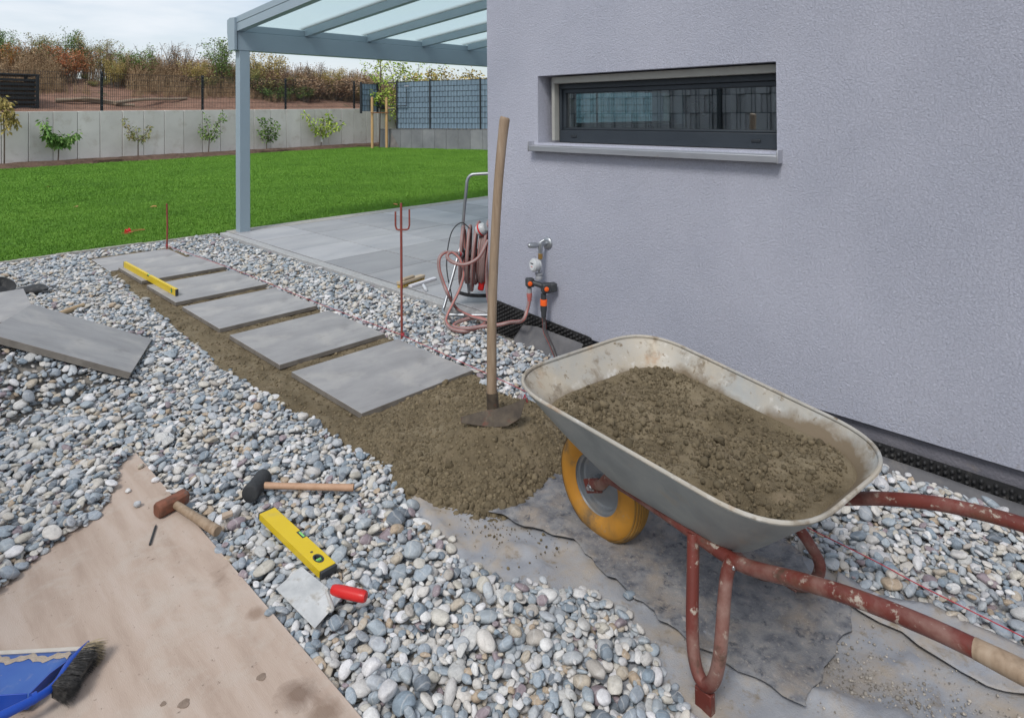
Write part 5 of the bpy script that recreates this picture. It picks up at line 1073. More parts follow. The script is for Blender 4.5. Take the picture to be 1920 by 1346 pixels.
# interior side (material 0) must be the original surface: normals point inwards / up
cen = Vector((0, 0, .6)); 
if sum((f.normal.dot(cen - f.calc_center_median())) for f in bm_.faces) < 0: bmesh.ops.reverse_faces(bm_, faces=bm_.faces)
bm_.to_mesh(tray.data); bm_.free(); so.offset = -1
rim = outline(1.0); MB().tube([Vector(p) + Vector((0, 0, .002)) for p in rim] + [Vector(rim[0]) + Vector((0, 0, .002))], .0062, 8, cap=False).build('rolled_rim', M['tray'], tray, smooth=True)
# sand load
LK = .68
def load_z(x, y):
    X = x*1.0; d = .065*vnoise(x+5, y+5, 81, 2, 4.5) + .022*vnoise(x, y, 82, 4, 14) + .012*vnoise(x, y, 83, 4, 48)
    return d
lo = outline(LK); cx_, cy_ = 0.0, 0.02; mb = MB(); NR = 64; n_ = len(lo)
big_ = []
for p, q in zip(lo, lo[1:]+lo[:1]):
    for t in (0, .33, .66): big_.append(tuple(Vector(p).lerp(Vector(q), t)))
n_ = len(big_)
XY = np.array(big_)
for i in range(NR+1):
    rho = i/NR; edge = 1.0 + .03*np.sin(np.arange(n_)*.35) + .03*np.sin(np.arange(n_)*.13+1)
    px_ = cx_ + (XY[:, 0]-cx_)*rho; py_ = cy_ + (XY[:, 1]-cy_)*rho
    z_ = (XY[:, 2])*rho + (1-rho)*(.535) + load_z(px_, py_)*min(1, (1-rho)*6) + .004 + .02*np.exp(-((px_-.02)/.18)**2 - ((py_-.1)/.25)**2) - .018*np.exp(-((px_+.12)/.08)**2 - ((py_+.26)/.1)**2)
    if rho > .99: px_, py_, z_ = XY[:, 0], XY[:, 1], XY[:, 2]
    mb.v += list(zip(px_, py_, z_))
for i in range(NR):
    for k in range(n_): k2 = (k+1) % n_; mb.f.append((i*n_+k, (i+1)*n_+k, (i+1)*n_+k2, i*n_+k2))
load = mb.build('sand_load', M['sand'], None, smooth=True, angle=180); load.location = BO; load.rotation_euler = (0, 0, -HEAD); tag(load, 'lumpy moist brown sand filling the wheelbarrow tray', 'sand', kind='stuff')
LV = np.array(mb.v); pick = RNG.choice(len(LV), 9000, p=(lambda w: w/w.sum())(np.repeat(np.arange(NR+1)/NR, n_) + .02)); keep_ = pick < (NR-3)*n_; pick = pick[keep_]
s = np.clip(RNG.lognormal(math.log(.0022), .6, len(pick)), .0009, .013); 
s[RNG.random(len(s)) < .003] = .017
pp = LV[pick] + np.column_stack([RNG.normal(0, .004, len(pick)), RNG.normal(0, .004, len(pick)), s*.35])
cl2 = scatter('clods', pp, RNG.uniform(0, 6.28, (len(pp), 3)), np.column_stack([s, s*.9, s*.8]), RNG.integers(0, 5, len(pp)), LUMPS, M['clod']); cl2.parent = load; cl2['kind'] = 'stuff'
# frame tubes
for sg, nm in ((-1, 'near'), (1, 'far')):
    pts = [(sg*.055+.03, .42, .215), (sg*.075+.03, .36, .245), (sg*.115+.015, .27, .325), (sg*.155, .14, .372), (sg*.178, -.06, .380), (sg*.205, -.24, .386), (sg*.232, -.34, .412), (sg*.255, -.48, .468), (sg*.268, -.62, .513), (sg*.272, -.76, .540), (sg*.272, -.86, .550)]
    fr = MB().tube(smooth_path(pts, 5), .0185, 12).build('frame_tube', M['red'], wbar, smooth=True)
    gp_ = smooth_path([(sg*.272, -.85, .549), (sg*.272, -.93, .553), (sg*.272, -1.02, .555)], 4); MB().tube(gp_, [.0195, .0215, .022, .0205], 14).build('grip', M['wood'], wbar, smooth=True)
    leg = [(.20, -.235, .388), (.208, -.244, .30), (.23, -.268, .246), (.255, -.287, .19), (.27, -.284, .146), (.286, -.251, .078), (.292, -.193, .036), (.280, -.140, .030), (.252, -.098, .038), (.218, -.066, .068), (.19, -.038, .105), (.172, .0, .19), (.165, .02, .29), (.165, .02, .385)]
    if sg < 0: leg = [(-.20, -.148, .389), (-.232, -.168, .292), (-.262, -.186, .199), (-.28, -.202, .131), (-.287, -.220, .090), (-.29, -.245, .076), (-.292, -.272, .105), (-.292, -.29, .17), (-.283, -.294, .247), (-.262, -.288, .316), (-.24, -.284, .372), (-.232, -.295, .405)]
    MB().tube(smooth_path(leg, 5), .0175, 12).build('leg', M['red'], wbar, smooth=True)
    fx, fy = (-.29, -.244) if sg < 0 else (.283, -.18)
    MB().box((fx, fy, .036 if sg < 0 else .022), (.022, .05, .056 if sg < 0 else .030)).build('foot_plate', M['red'], wbar, bevel=.003)
MB().tube([(-.20, -.245, .378), (.20, -.245, .378)], .014, 8).build('cross_tube', M['red'], wbar, smooth=True)
MB().bx(-.16, .16, -.10, -.06, .372, .382).build('cross_plate', M['red'], wbar, bevel=.002)
for sg in (-1, 1):
    b = MB(); b.box((sg*.056+.03, .42, .208), (.008, .085, .05), Matrix.Rotation(rad(-25), 3, 'X')).build('axle_bracket', M['red'], wbar, bevel=.003)
    MB().lathe([(.017, 0), (.017, .006), (.012, .006), (.012, .016), (.008, .016), (.008, .024)], (.03+sg*.060, .42, .208), (sg, 0, 0), 6).build('axle_nut', M['steel'], wbar)
    MB().box((sg*.232, -.30, .395), (.03, .016, .012)).build('bolt', M['steel'], wbar, bevel=.003)
# wheel
WC = Vector((.03, .42, .2+.006)); wh = bpy.data.objects.new('wheel', None); COL.objects.link(wh); wh.parent = wbar; wh.location = WC
prof = []; W_ = .054
for a in np.linspace(-128, 128, 41):
    t = math.radians(a); w = W_*math.sin(t); rr = .150 + .053*math.cos(t)
    if abs(a) > 62: w *= 1.0
    prof.append((rr, w))
prof = [(.109, -W_*.72)] + prof + [(.109, W_*.72)]
ty = MB().lathe(prof, (0, 0, 0), (1, 0, 0), 72, cap=False).build('tyre', M['tyre'], wh, smooth=True, angle=180)
tp = []
for j in range(9):
    w0 = -.036 + j*.009
    hi = .150 + .053*math.sqrt(max(0, 1-(w0/.054)**2)) + .002
    tp += [(hi-.004, w0-.004), (hi, w0-.0026), (hi, w0+.0026), (hi-.004, w0+.004)]
MB().lathe(tp, (0, 0, 0), (1, 0, 0), 72, cap=False).build('tread', M['tread'], wh, smooth=True, angle=30)
MB().lathe([(.114, -.040), (.117, -.036), (.112, -.028), (.098, -.026), (.094, -.010), (.086, -.006), (.060, -.010), (.03, -.014), (.03, -.045), (.016, -.046), (.016, .046), (.03, .045), (.03, .014), (.06, .01), (.086, .006), (.094, .01), (.098, .026), (.112, .028), (.117, .036), (.114, .04)], (0, 0, 0), (1, 0, 0), 48, cap=False).build('rim', M['rimgrey'], wh, smooth=True, angle=30)
MB().lathe([(.009, -.062), (.009, .062)], (0, 0, 0), (1, 0, 0), 12).build('axle', M['steel'], wh, smooth=True)

# ================================================================== HOE
hb = G(925, 785, .19); RD = math.hypot(hb.x, hb.y)
def ring_pt(px, py, dd=0.0): r = _ray(px, py); k = (RD+dd)/math.hypot(r.x, r.y); return EYE + r*k
hoe = thing('hoe', (hb.x, hb.y, .1), 'long handled hoe standing upright in the sand heap', 'hoe')
HB = Vector((hb.x, hb.y, .1))
hp = [ring_pt(x, y) - HB for x, y in ((922, 748), (922, 700), (922, 620), (924, 540), (928, 450), (934, 350), (941, 270), (946, 226), (947, 220))]
MB().tube(smooth_path(hp, 4), [.024, .0235, .0225, .0215, .0215, .0215, .0225, .0245, .018], 14).build('handle', M['wood'], hoe, smooth=True)
M['hoemetal'] = mat('hoe_steel', [(.038, .030, .024), (.075, .058, .042), (.115, .092, .064)], 16, rough=.6, bump=.3, bscale=90, bdist=.002, dirt=[((.16, .045, .028), 14, .58, .68), ((.17, .14, .10), 11, .58, .74)])
MB().tube([ring_pt(x, y) - HB for x, y in ((922.5, 735), (923, 745), (925, 770), (927, 796))], [.0275, .027, .029, .026], 14).build('socket', M['hoemetal'], hoe, smooth=True)
def wing(top, bot, name):
    n = len(top); tp_ = [ring_pt(*a) - HB for a in top]; bt_ = [ring_pt(*a) - HB for a in bot]; mb = MB(); mb.add(tp_+bt_, [(i, i+1, n+i+1, n+i) for i in range(n-1)])
    o = mb.build(name, M['hoemetal'], hoe); so = o.modifiers.new('t', 'SOLIDIFY'); so.thickness = .006; so.offset = 0; bv = o.modifiers.new('b', 'BEVEL'); bv.width = .0015; bv.segments = 1
wing([(864, 782, -.045), (890, 774, -.04), (926, 766, -.035)], [(864, 793, -.055), (890, 797, -.06), (926, 802, -.068)], 'blade')
wing([(924, 768, -.037), (955, 759, -.02), (986, 746, .0)], [(924, 802, -.072), (952, 799, -.066), (976, 784, -.04)], 'blade')
# ================================================================== STRING LINE AND STEEL STAKES
M['stakered'] = mat('red_brown_steel', [(.20, .045, .035), (.30, .075, .055)], 14, rough=.65, bump=.2, bscale=90, dirt=[((.16, .08, .05), 12, .58, .7)])
M['string'] = mat('red_string', [(.42, .05, .07), (.5, .08, .1)], 20, rough=.9)
s1 = Vector((2.652, 3.71, 0)); k1 = thing('string_stake', s1, 'red steel stake with a three pronged top beside the nearest slab', 'stake')
def at_stake(px, py): r = _ray(px, py); k = math.hypot(s1.x, s1.y)/math.hypot(r.x, r.y); return EYE + r*k - s1
mb = MB(); q0 = at_stake(752, 600); q1 = at_stake(752, 381); tp_ = [Vector((q1.x + (0)*t, q1.y, z)) for t, z in ((0, -.05), (.5, .5), (1, q1.z))]
mb.tube(tp_, .0085, 8); mb.build('rod', M['stakered'], k1, smooth=True)
L_ = at_stake(741.5, 397); R_ = at_stake(767.5, 393); zc = at_stake(754, 431).z
pt = [L_, Vector((L_.x, L_.y, zc+.03)), Vector((L_.x*.93+R_.x*.07, L_.y*.93+R_.y*.07, zc+.006)), Vector((L_.x*.8+R_.x*.2, L_.y*.8+R_.y*.2, zc)), Vector((L_.x*.2+R_.x*.8, L_.y*.2+R_.y*.8, zc)), Vector((L_.x*.07+R_.x*.93, L_.y*.07+R_.y*.93, zc+.006)), Vector((R_.x, R_.y, zc+.03)), R_]
MB().tube(pt, .0065, 8).build('fork', M['stakered'], k1, smooth=True)
s2 = Vector((2.525, 8.26, 0)); k2 = MB().tube([(0, 0, -.05), (.005, 0, .3), (.0, 0, .56)], .010, 8).build('string_stake', M['stakered'], smooth=True); k2.location = s2; tag(k2, 'plain red steel stake beside the farthest slab at the lawn edging', 'stake')
for o_, zz in ((s1, .055), (s2, .06)):
    w_ = MB(); w_.tube([Vector((o_.x, o_.y, 0)) + Vector((.011*math.cos(a), .011*math.sin(a), zz + .0004*a)) for a in np.linspace(0, 40, 120)], .0022, 5); tag(w_.build('string_winding', M['string']), 'red string wound round the ' + ('three pronged stake' if o_ is s1 else 'plain stake'), 'string')
def string(name, pts, lab): tag(MB().tube(smooth_path(pts, 6), .0019, 5).build(name, M['string']), lab, 'string')
string('guide_string', [(2.645, 3.71, .058), (2.618, 5.0, .056), (2.61, 6.5, .058), (2.53, 8.26, .06)], 'taut red guide string along the far side of the path slabs')
e1, e2 = G(1550, 1008, .075), G(1935, 1197, .075)
string('guide_string', [(2.645, 3.71, .058), (2.60, 2.9, .062), (2.55, 2.25, .07), (e1.x, e1.y, .078), ((e1.x+e2.x)/2, (e1.y+e2.y)/2, .07), (e2.x, e2.y, .068)], 'red guide string running from the pronged stake past the wheelbarrow')
kn = G(984, 750, .12); mb = MB()
for a in range(5): mb.tube(smooth_path([(0, 0, .03), (.012*math.cos(a*1.3), .012*math.sin(a*1.3), .0), (.02*math.cos(a*1.3+.5), .015*math.sin(a), -.04-.01*(a % 2))], 5), .002, 5)
o = mb.build('string_knot', M['string']); o.location = kn; tag(o, 'loose red string ends hanging at the hoe blade tip', 'string')

# ================================================================== TOOLS ON THE GROUND
M['yellow'] = mat('yellow_level_paint', [(.66, .47, .012), (.72, .53, .02)], 3, rough=.4, rvar=.06, dirt=[((.55, .42, .08), 9, .6, .8), ((.32, .25, .12), 40, .68, .78)])
M['darkplastic'] = mat('dark_plastic', [(.035, .038, .042), (.055, .058, .062)], 20, rough=.5)
def vial_mat():
    m, nt, b = _new('green_vial'); b.inputs['Base Color'].default_value = (.22, .62, .16, 1); b.inputs['Roughness'].default_value = .12; b.inputs['Coat Weight'].default_value = .6; return m
M['vial'] = vial_mat()
# long level on the slabs
a, b = Vector((1.884, 7.47, .0545)), Vector((1.893, 5.93, .0525)); Ln = (a-b).length; lv = thing('spirit_level', b, 'long yellow spirit level standing on edge across two far slabs', 'spirit level', math.atan2((a-b).y, (a-b).x))
mb = MB(); mb.bx(.012, Ln*.49-.03, -.012, .012, 0, .058); mb.bx(Ln*.49+.03, Ln-.012, -.012, .012, 0, .058); mb.bx(Ln*.49-.03, Ln*.49+.03, -.012, .012, 0, .040); mb.build('body', M['yellow'], lv, bevel=.0015)
MB().bx(0, .0115, -.0118, .0118, .001, .057).build('end_cap', M['darkplastic'], lv, bevel=.002); MB().bx(Ln-.0115, Ln, -.0118, .0118, .001, .057).build('end_cap', M['darkplastic'], lv, bevel=.002)
MB().bx(Ln*.49-.0295, Ln*.49+.0295, -.0105, .0105, .0405, .046).build('vial_holder', M['darkplastic'], lv); MB().tube([(Ln*.49-.024, 0, .052), (Ln*.49+.024, 0, .052)], .0065, 10).build('vial', M['vial'], lv, smooth=True)
MB().lathe([(.019, 0), (.019, .0015), (.012, .002)], (.10, .012, .03), (0, 1, 0), 24).build('vial_ring', M['darkplastic'], lv, smooth=True); MB().tube([(.10, .0145, .018), (.10, .0145, .042)], .0035, 8).build('vial', M['vial'], lv, smooth=True)
MB().lathe([(.004, 0), (.004, .001)], (.14, .0122, .03), (0, 1, 0), 12).build('hang_hole', M['darkplastic'], lv)
# short level lying flat
c = [G(481, 968, .058), G(514, 950, .058), G(631, 1055, .058), G(603, 1074, .058)]; cen = sum(c, Vector())/4; yd = ((c[0]+c[1])/2 - (c[2]+c[3])/2); Ls = yd.length
sl = thing('spirit_level', (cen.x, cen.y, .037), 'short yellow spirit level lying flat on the gravel', 'spirit level', math.atan2(yd.y, yd.x)); sl.rotation_euler = (rad(2.5), rad(-1.5), math.atan2(yd.y, yd.x))
hw = .031; mb = MB(); h2 = Ls/2
ov = .022; oc = -h2+.072
# plate outline with a notch at the right-hand edge; front of the body is local -y
mb.bx(-h2+.012, oc-.026, -hw, hw, 0, .024); mb.bx(oc+.026, -.024, -hw, hw, 0, .024); mb.bx(oc-.026, oc+.026, -hw, -.0165, 0, .024); mb.bx(oc-.026, oc+.026, .0165, hw, 0, .024)
mb.bx(-.024, .024, -hw+.016, hw, 0, .024); mb.bx(.024, h2-.012, -hw, hw, 0, .024)
bd_ = mb.build('body', M['yellow'], sl)
MB().bx(-h2, -h2+.0115, -hw+.0005, hw-.0005, .0005, .0235).build('end_cap', M['darkplastic'], sl, bevel=.002); MB().bx(h2-.0115, h2, -hw+.0005, hw-.0005, .0005, .0235).build('end_cap', M['darkplastic'], sl, bevel=.002)
ring_ = MB(); n = 32; R1, R2 = (.0258, .0163), (.020, .0118)
ring_.add([(oc+R1[0]*math.copysign(abs(math.cos(t))**.9, math.cos(t)), R1[1]*math.sin(t), .0248) for t in np.linspace(0, 6.2832, n+1)[:-1]] + [(oc+R2[0]*math.cos(t), R2[1]*math.sin(t), .0248) for t in np.linspace(0, 6.2832, n+1)[:-1]] + [(oc+R2[0]*math.cos(t), R2[1]*math.sin(t), .008) for t in np.linspace(0, 6.2832, n+1)[:-1]],
          [(i, (i+1) % n, n+(i+1) % n, n+i) for i in range(n)] + [(n+i, n+(i+1) % n, 2*n+(i+1) % n, 2*n+i) for i in range(n)] + [tuple(range(2*n, 3*n))]); ring_.build('vial_ring', M['darkplastic'], sl)
n = 48; an = np.linspace(0, 6.2832, n+1)[:-1]; pl_ = MB()
def _rect(t): c_, s_ = math.cos(t), math.sin(t); k_ = min(.0262/max(abs(c_), 1e-6), .0166/max(abs(s_), 1e-6)); return (oc+c_*k_, s_*k_, .0240)
pl_.add([_rect(t) for t in an] + [(oc+.0250*math.cos(t), .0158*math.sin(t), .0240) for t in an], [(i, (i+1) % n, n+(i+1) % n, n+i) for i in range(n)]); pl_.build('vial_plate', M['yellow'], sl)
mb = MB(); mb.bx(oc-.026, oc+.026, -.0164, .0164, .002, .0075); mb.build('vial_bed', M['yellow'], sl)
MB().tube([(oc, -.0095, .0165), (oc, .0095, .0165)], .0065, 12).build('vial', M['vial'], sl, smooth=True)
for d_ in (-.003, .003): MB().tube([(oc+.0068*math.cos(t), d_, .0165+.0068*math.sin(t)) for t in np.linspace(0, 6.2832, 20)], .0004, 4).build('vial_line', M['darkplastic'], sl)
MB().bx(-.0238, .0238, -hw+.004, -hw+.0155, .001, .023).build('vial_holder', M['darkplastic'], sl); MB().tube([(-.017, -hw+.0055, .0195), (.017, -hw+.0055, .0195)], .0055, 10).build('vial', M['vial'], sl, smooth=True)
MB().lathe([(.0052, 0), (.0052, .0008)], (oc+.045, .0, .0236), (0, 0, 1), 14).build('hang_hole', M['darkplastic'], sl)
# trowel
M['trowelsteel'] = mat('mortar_smeared_steel', [(.42, .43, .43), (.58, .585, .575), (.74, .74, .73)], 9, .3, .7, rough=.5, metal=.3, rvar=.15, dirt=[((.36, .32, .26), 16, .54, .70)], detail=8, bump=.15, bscale=50)
M['redplastic'] = mat('red_plastic', [(.52, .012, .015), (.60, .025, .022)], 6, rough=.35, rvar=.08, dirt=[((.62, .5, .45), 60, .70, .76)])
tq = [G(517, 1103, .052), G(565, 1061, .064), G(640, 1121, .064), G(590, 1177, .052)]; tcn = sum(tq, Vector())/4; tw = thing('trowel', tcn, 'square mortar smeared trowel with red handle on the gravel', 'trowel')
tq = [p - tcn for p in tq]; mb = MB(); mb.add(tq + [p - Vector((0, 0, .003)) for p in tq], [(0, 3, 2, 1), (4, 5, 6, 7)] + [(i, (i+1) % 4, 4+(i+1) % 4, 4+i) for i in range(4)]); mb.build('blade', M['trowelsteel'], tw, bevel=.001)
n0 = G(623, 1142, .062) - tcn; n1 = G(613, 1106, .112) - tcn; h0 = G(621, 1104, .118) - tcn; h1 = G(687, 1119, .118) - tcn
MB().tube(smooth_path([n0 + Vector((-.012, .012, .002)), n0, n0.lerp(n1, .55), n1, h0.lerp(h1, .06)], 5), [.0075, .0055], 10).build('neck', M['trowelsteel'], tw, smooth=True)
MB().tube([h0.lerp(h1, t) for t in (-.06, 0, .06)], [.009, .011, .0125], 14).build('ferrule', M['steel'], tw, smooth=True)
MB().tube([h0.lerp(h1, t) for t in (.03, .08, .2, .4, .6, .8, .93, .985, 1.0)], [.0125, .0148, .0165, .0172, .0172, .0172, .0168, .014, .006], 18).build('handle', M['redplastic'], tw, smooth=True)
for k in range(3): t = .84+k*.045; MB().tube([h0.lerp(h1, t+.015*math.cos(0))+Vector((0, 0, 0)), h0.lerp(h1, t+.012)], .0178, 18, cap=False).build('grip_ring', M['redplastic'], tw, smooth=True)
# rubber mallet
M['rubber'] = mat('black_rubber', [(.028, .03, .033), (.05, .053, .056)], 12, rough=.75, bump=.25, bscale=80, dirt=[((.16, .155, .15), 14, .56, .74)])
m0, m1 = G(500, 914, .062), G(663, 914, .058); hd = (m1-m0).normalized(); mc = G(482, 913, .060); ax = Vector((-hd.y, hd.x, 0)).normalized(); mal = thing('rubber_mallet', (mc.x, mc.y, .03), 'black rubber mallet with wooden handle on the gravel', 'mallet')
o_ = Vector((mc.x, mc.y, .03)); mcl = Vector((0, 0, .037)); axl = (ax + Vector((.12, 0, 0))).normalized()
MB().lathe([(.030, -.064), (.0345, -.061), (.0365, -.05), (.0345, -.022), (.034, 0), (.0345, .022), (.0365, .05), (.0345, .061), (.030, .064)], mcl, axl, 32).build('head', M['rubber'], mal, smooth=True, angle=50)
MB().tube([mcl + hd*.02, mcl.lerp(m1-o_, .3), mcl.lerp(m1-o_, .75), m1-o_], [.0135, .0125, .0135, .0142], 14).build('handle', mat('beech_handle', [(.40, .235, .145), (.50, .32, .21)], 6, rough=.6, stretch=(5, 5, 5), bump=.1, bscale=60), mal, smooth=True)
# club hammer
h0, h1 = G(293, 958, .075), G(350, 928, .075); hc = (h0+h1)/2; ca = (h1-h0); ch = thing('club_hammer', (hc.x, hc.y, .047), 'rusty club hammer with short wooden handle on the board edge', 'hammer', math.atan2(ca.y, ca.x))
prf = MB(); w_ = .026
for sgn in (1,):
    secs = [(-.060, .020), (-.057, .0245), (-.052, w_), (-.03, w_), (-.02, w_-.001), (.02, w_-.001), (.03, w_), (.052, w_), (.057, .0245), (.060, .020)]
    for x, w in secs:
        cf = w*.62
        prf.v += [(x, a_*1.0, b_+.027) for a_, b_ in ((w, cf), (cf, w), (-cf, w), (-w, cf), (-w, -cf), (-cf, -w), (cf, -w), (w, -cf))]
    for i in range(len(secs)-1):
        for k in range(8): prf.f.append((i*8+k, i*8+(k+1) % 8, (i+1)*8+(k+1) % 8, (i+1)*8+k))
    prf.f.append(tuple(range(8))); prf.f.append(tuple(reversed(range((len(secs)-1)*8, len(secs)*8))))
M['rusthead'] = mat('rust_hammer_head', [(.10, .05, .032), (.19, .075, .045), (.26, .095, .055)], 22, .3, .7, rough=.75, bump=.35, bscale=120, bdist=.002, dirt=[((.12, .11, .10), 18, .55, .68)])
prf.build('head', M['rusthead'], ch, bevel=.0015)
he = G(408, 996, .064); hv = he - Vector((hc.x, hc.y, .047)); rz = -math.atan2(ca.y, ca.x); hl = Matrix.Rotation(rz, 3, 'Z') @ hv
p0 = Vector((.004, 0, .027)); d_ = (hl-p0)
MB().tube([p0 - d_.normalized()*.035, p0 + d_*.15, p0 + d_*.5, p0 + d_*.85, p0 + d_*.99, hl], [.0125, .0145, .0155, .0178, .0188, .0165], 18).build('handle', M['wood'], ch, smooth=True, angle=50)
# pencil, plus small offcuts
pa_, pb2 = G(281, 1021, .05), G(293, 983, .05); pc2 = thing('pencil', pa_, 'short dark pencil on the board beside the club hammer', 'pencil')
d_ = pb2-pa_; MB().tube([Vector((0, 0, .001)), d_*.86+Vector((0, 0, .001))], .0042, 6).build('body', M['darkplastic'], pc2); MB().tube([d_*.86+Vector((0, 0, .001)), d_+Vector((0, 0, .001))], [.0042, .0006], 6).build('tip', M['rubber'], pc2)
w0, w1 = G(113, 588, .06), G(156, 572, .055); tag(MB().tube([(0, 0, 0), (w1-w0)*.5, (w1-w0)], [.020, .022, .018], 10).build('wooden_stick', mat('pale_stick', [(.42, .30, .18), (.52, .40, .26)], 6, rough=.8), smooth=True, loc=w0), 'short pale wooden stick on the gravel beside the tilted slab', 'stick')
w0 = G(425, 966, .055); mb = MB(); mb.prism([(-.022, -.012), (.018, -.016), (.024, .008), (-.012, .016)], 0, .014); tag(mb.build('wood_chip', mat('broken_sandstone', [(.40, .31, .235), (.5, .4, .31)], 30, rough=.9), bevel=.002, loc=(w0.x, w0.y, .05)), 'flat tan stone chip at the end of the club hammer handle', 'stone')
# black knee pad and bowl behind the loose slabs
kp0 = G(62, 546, .05); kp = thing('knee_pad', kp0, 'dark grey knee pad lying on the gravel behind the raised slab', 'knee pad', rad(-38))
bm_ = bmesh.new(); bmesh.ops.create_uvsphere(bm_, u_segments=28, v_segments=16, radius=1)
for v in bm_.verts: x, y_, z = v.co; v.co = Vector((x*.125*(1-.12*y_), y_*.085, max(z, -.15)*.045*(1+.15*math.sin(x*3))))
me = bpy.data.meshes.new('shell'); bm_.to_mesh(me); bm_.free(); me.polygons.foreach_set('use_smooth', [True]*len(me.polygons)); me.materials.append(M['rubber']); share('shell', me, kp, (0, 0, .012))
MB().tube(smooth_path([(.09, .03, .012), (.15, .05, .03), (.165, .0, .02), (.14, -.05, .008), (.09, -.05, .01)], 6), .006, 8, flat=(2.2, .6)).build('strap', M['darkplastic'], kp, smooth=True)
bw = G(-4, 548, .05); bwl = MB().lathe([(.05, .0), (.075, .008), (.105, .06), (.112, .075), (.106, .075), (.098, .06), (.07, .014), (.0, .012)], (0, 0, 0), (0, 0, 1), 36, cap=False).build('plastic_bowl', M['rubber'], smooth=True, angle=50); bwl.location = (bw.x, bw.y, .055); bwl.rotation_euler = (rad(28), rad(18), 0); tag(bwl, 'dark plastic bowl tilted on the gravel at the left edge', 'bowl')
# dustpan and hand brush
M['blue'] = mat('blue_plastic', [(.008, .055, .36), (.012, .075, .44)], 4, rough=.35, rvar=.08, dirt=[((.10, .15, .34), 4, .55, .85)])
M['bluedusty'] = mat('dusty_blue_plastic', [(.035, .10, .38), (.07, .16, .42)], 5, rough=.55, dirt=[((.30, .30, .36), 7, .52, .72), ((.40, .34, .30), 26, .64, .74)])
l1 = G(150, 1217, .05); l0 = G(-60, 1228, .05); pdx = (l1-l0).normalized(); rzp = math.atan2(pdx.y, pdx.x); pan = thing('dustpan', (l1.x, l1.y, .047), 'blue plastic dustpan on the board at the lower left corner', 'dustpan', rzp)
PW, PD = .27, .20                                   # local x runs from -PW to 0 along the lip, local y negative = towards handle
fl = MB(); nx_, ny_ = 10, 10
for j in range(ny_+1):
    for i in range(nx_+1):
        x = -PW + PW*i/nx_; y_ = -PD*j/ny_; fl.v.append((x*(1-.08*j/ny_) - PW*.04*j/ny_, y_, .001 + .012*min(1, j/2.0) + .004*j/ny_ + (.0015 if j % 3 == 1 and j < 5 else 0)))
for j in range(ny_):
    for i in range(nx_): a = j*(nx_+1)+i; fl.f.append((a, a+nx_+1, a+nx_+2, a+1))
fo = fl.build('floor', M['bluedusty'], pan, smooth=True, angle=25); so = fo.modifiers.new('t', 'SOLIDIFY'); so.thickness = .002
MB().bx(-PW, 0, -.004, .009, .0008, .005).build('rubber_lip', mat('pale_lip', [(.50, .46, .40), (.6, .56, .5)], 20, rough=.8), pan, bevel=.001)
for sg in (0, 1):
    x0 = -.001 if sg == 0 else -PW; mb = MB(); pf_ = [(0.0, .004, .008), (-.06, .014, .022), (-.13, .017, .046), (-PD, .018, .056)]
    vs = [];
    for y_, za, zb in pf_: xx = x0 + (-.012 if sg == 0 else .012)*(-y_/PD); vs += [(xx-.0015, y_, za), (xx+.0015, y_, za), (xx+.0015+.006*(1-2*sg), y_, zb), (xx-.0015+.006*(1-2*sg), y_, zb)]
    F = []
    for i in range(3):
        for k in range(4): F.append((i*4+k, i*4+(k+1) % 4, (i+1)*4+(k+1) % 4, (i+1)*4+k))
    mb.add(vs, F + [(0, 3, 2, 1), (12, 13, 14, 15)]); mb.build('side_wall', M['blue'], pan, smooth=True)
mb = MB(); mb.bx(-PW+.012, -.012, -PD-.003, -PD, .017, .058).build('back_wall', M['blue'], pan, bevel=.001)
MB().tube(smooth_path([(-PW*.5, -PD-.003, .045), (-PW*.5, -PD-.06, .055), (-PW*.5, -PD-.15, .05)], 5), [.02, .014, .016], 12, flat=(1, .6)).build('pan_handle', M['blue'], pan, smooth=True)
mb = MB(); rg_ = random.Random(3)
for _ in range(1): 
    N_ = 26; ys = [-.036 + .006*math.sin(i*.7) + .004*math.sin(i*1.9) for i in range(N_+1)]
    vv = []; 
    for i in range(N_+1):
        x = -PW*.97*i/N_ - .008; vv += [(x, ys[i]+.010, .0140), (x, ys[i], .0165), (x, ys[i]-.011, .0150)]
    mb.add(vv, [(i*3+k, i*3+k+1, i*3+k+4, i*3+k+3) for i in range(N_) for k in range(2)])
so_ = mb.build('swept_sand', mat('swept_sand', [(.40, .33, .26), (.5, .42, .34)], 60, rough=.95, bump=.5, bscale=300), None, smooth=True, angle=180); so_.matrix_world = Matrix.Translation((l1.x, l1.y, .047)) @ Matrix.Rotation(rzp, 4, 'Z'); tag(so_, 'line of pale swept sand in the blue dustpan', 'sand', kind='stuff')
# brush
B0, B1, B2, B3 = G(166, 1203, .085), G(92, 1293, .105), G(10, 1338, .112), G(-70, 1376, .112); hbz = thing('hand_brush', (B1.x, B1.y, .06), 'blue hand brush with dark bristles lying across the dustpan', 'brush'); ob = Vector((B1.x, B1.y, .06))
bp_ = [p - ob for p in (B0, B0.lerp(B1, .5), B1, B2, B3)]
MB().tube(smooth_path(bp_, 6), [.004, .013, .0155, .0115, .0105, .0115, .0125, .011], 14, flat=(.75, 1.0)).build('back', M['blue'], hbz, smooth=True)
MB().tube([p for p in smooth_path([B1.lerp(B2, .3)-ob, B1.lerp(B2, .42)-ob], 3)], .0135, 14).build('grip_ring', M['blue'], hbz, smooth=True)
M['bristle'] = mat('dark_bristles', [(.022, .021, .021), (.06, .057, .053)], 40, rough=.75, dirt=[((.13, .12, .11), 60, .5, .68)]); M['bristle2'] = mat('tan_bristle', [(.32, .25, .15), (.42, .34, .21)], 40, rough=.8)
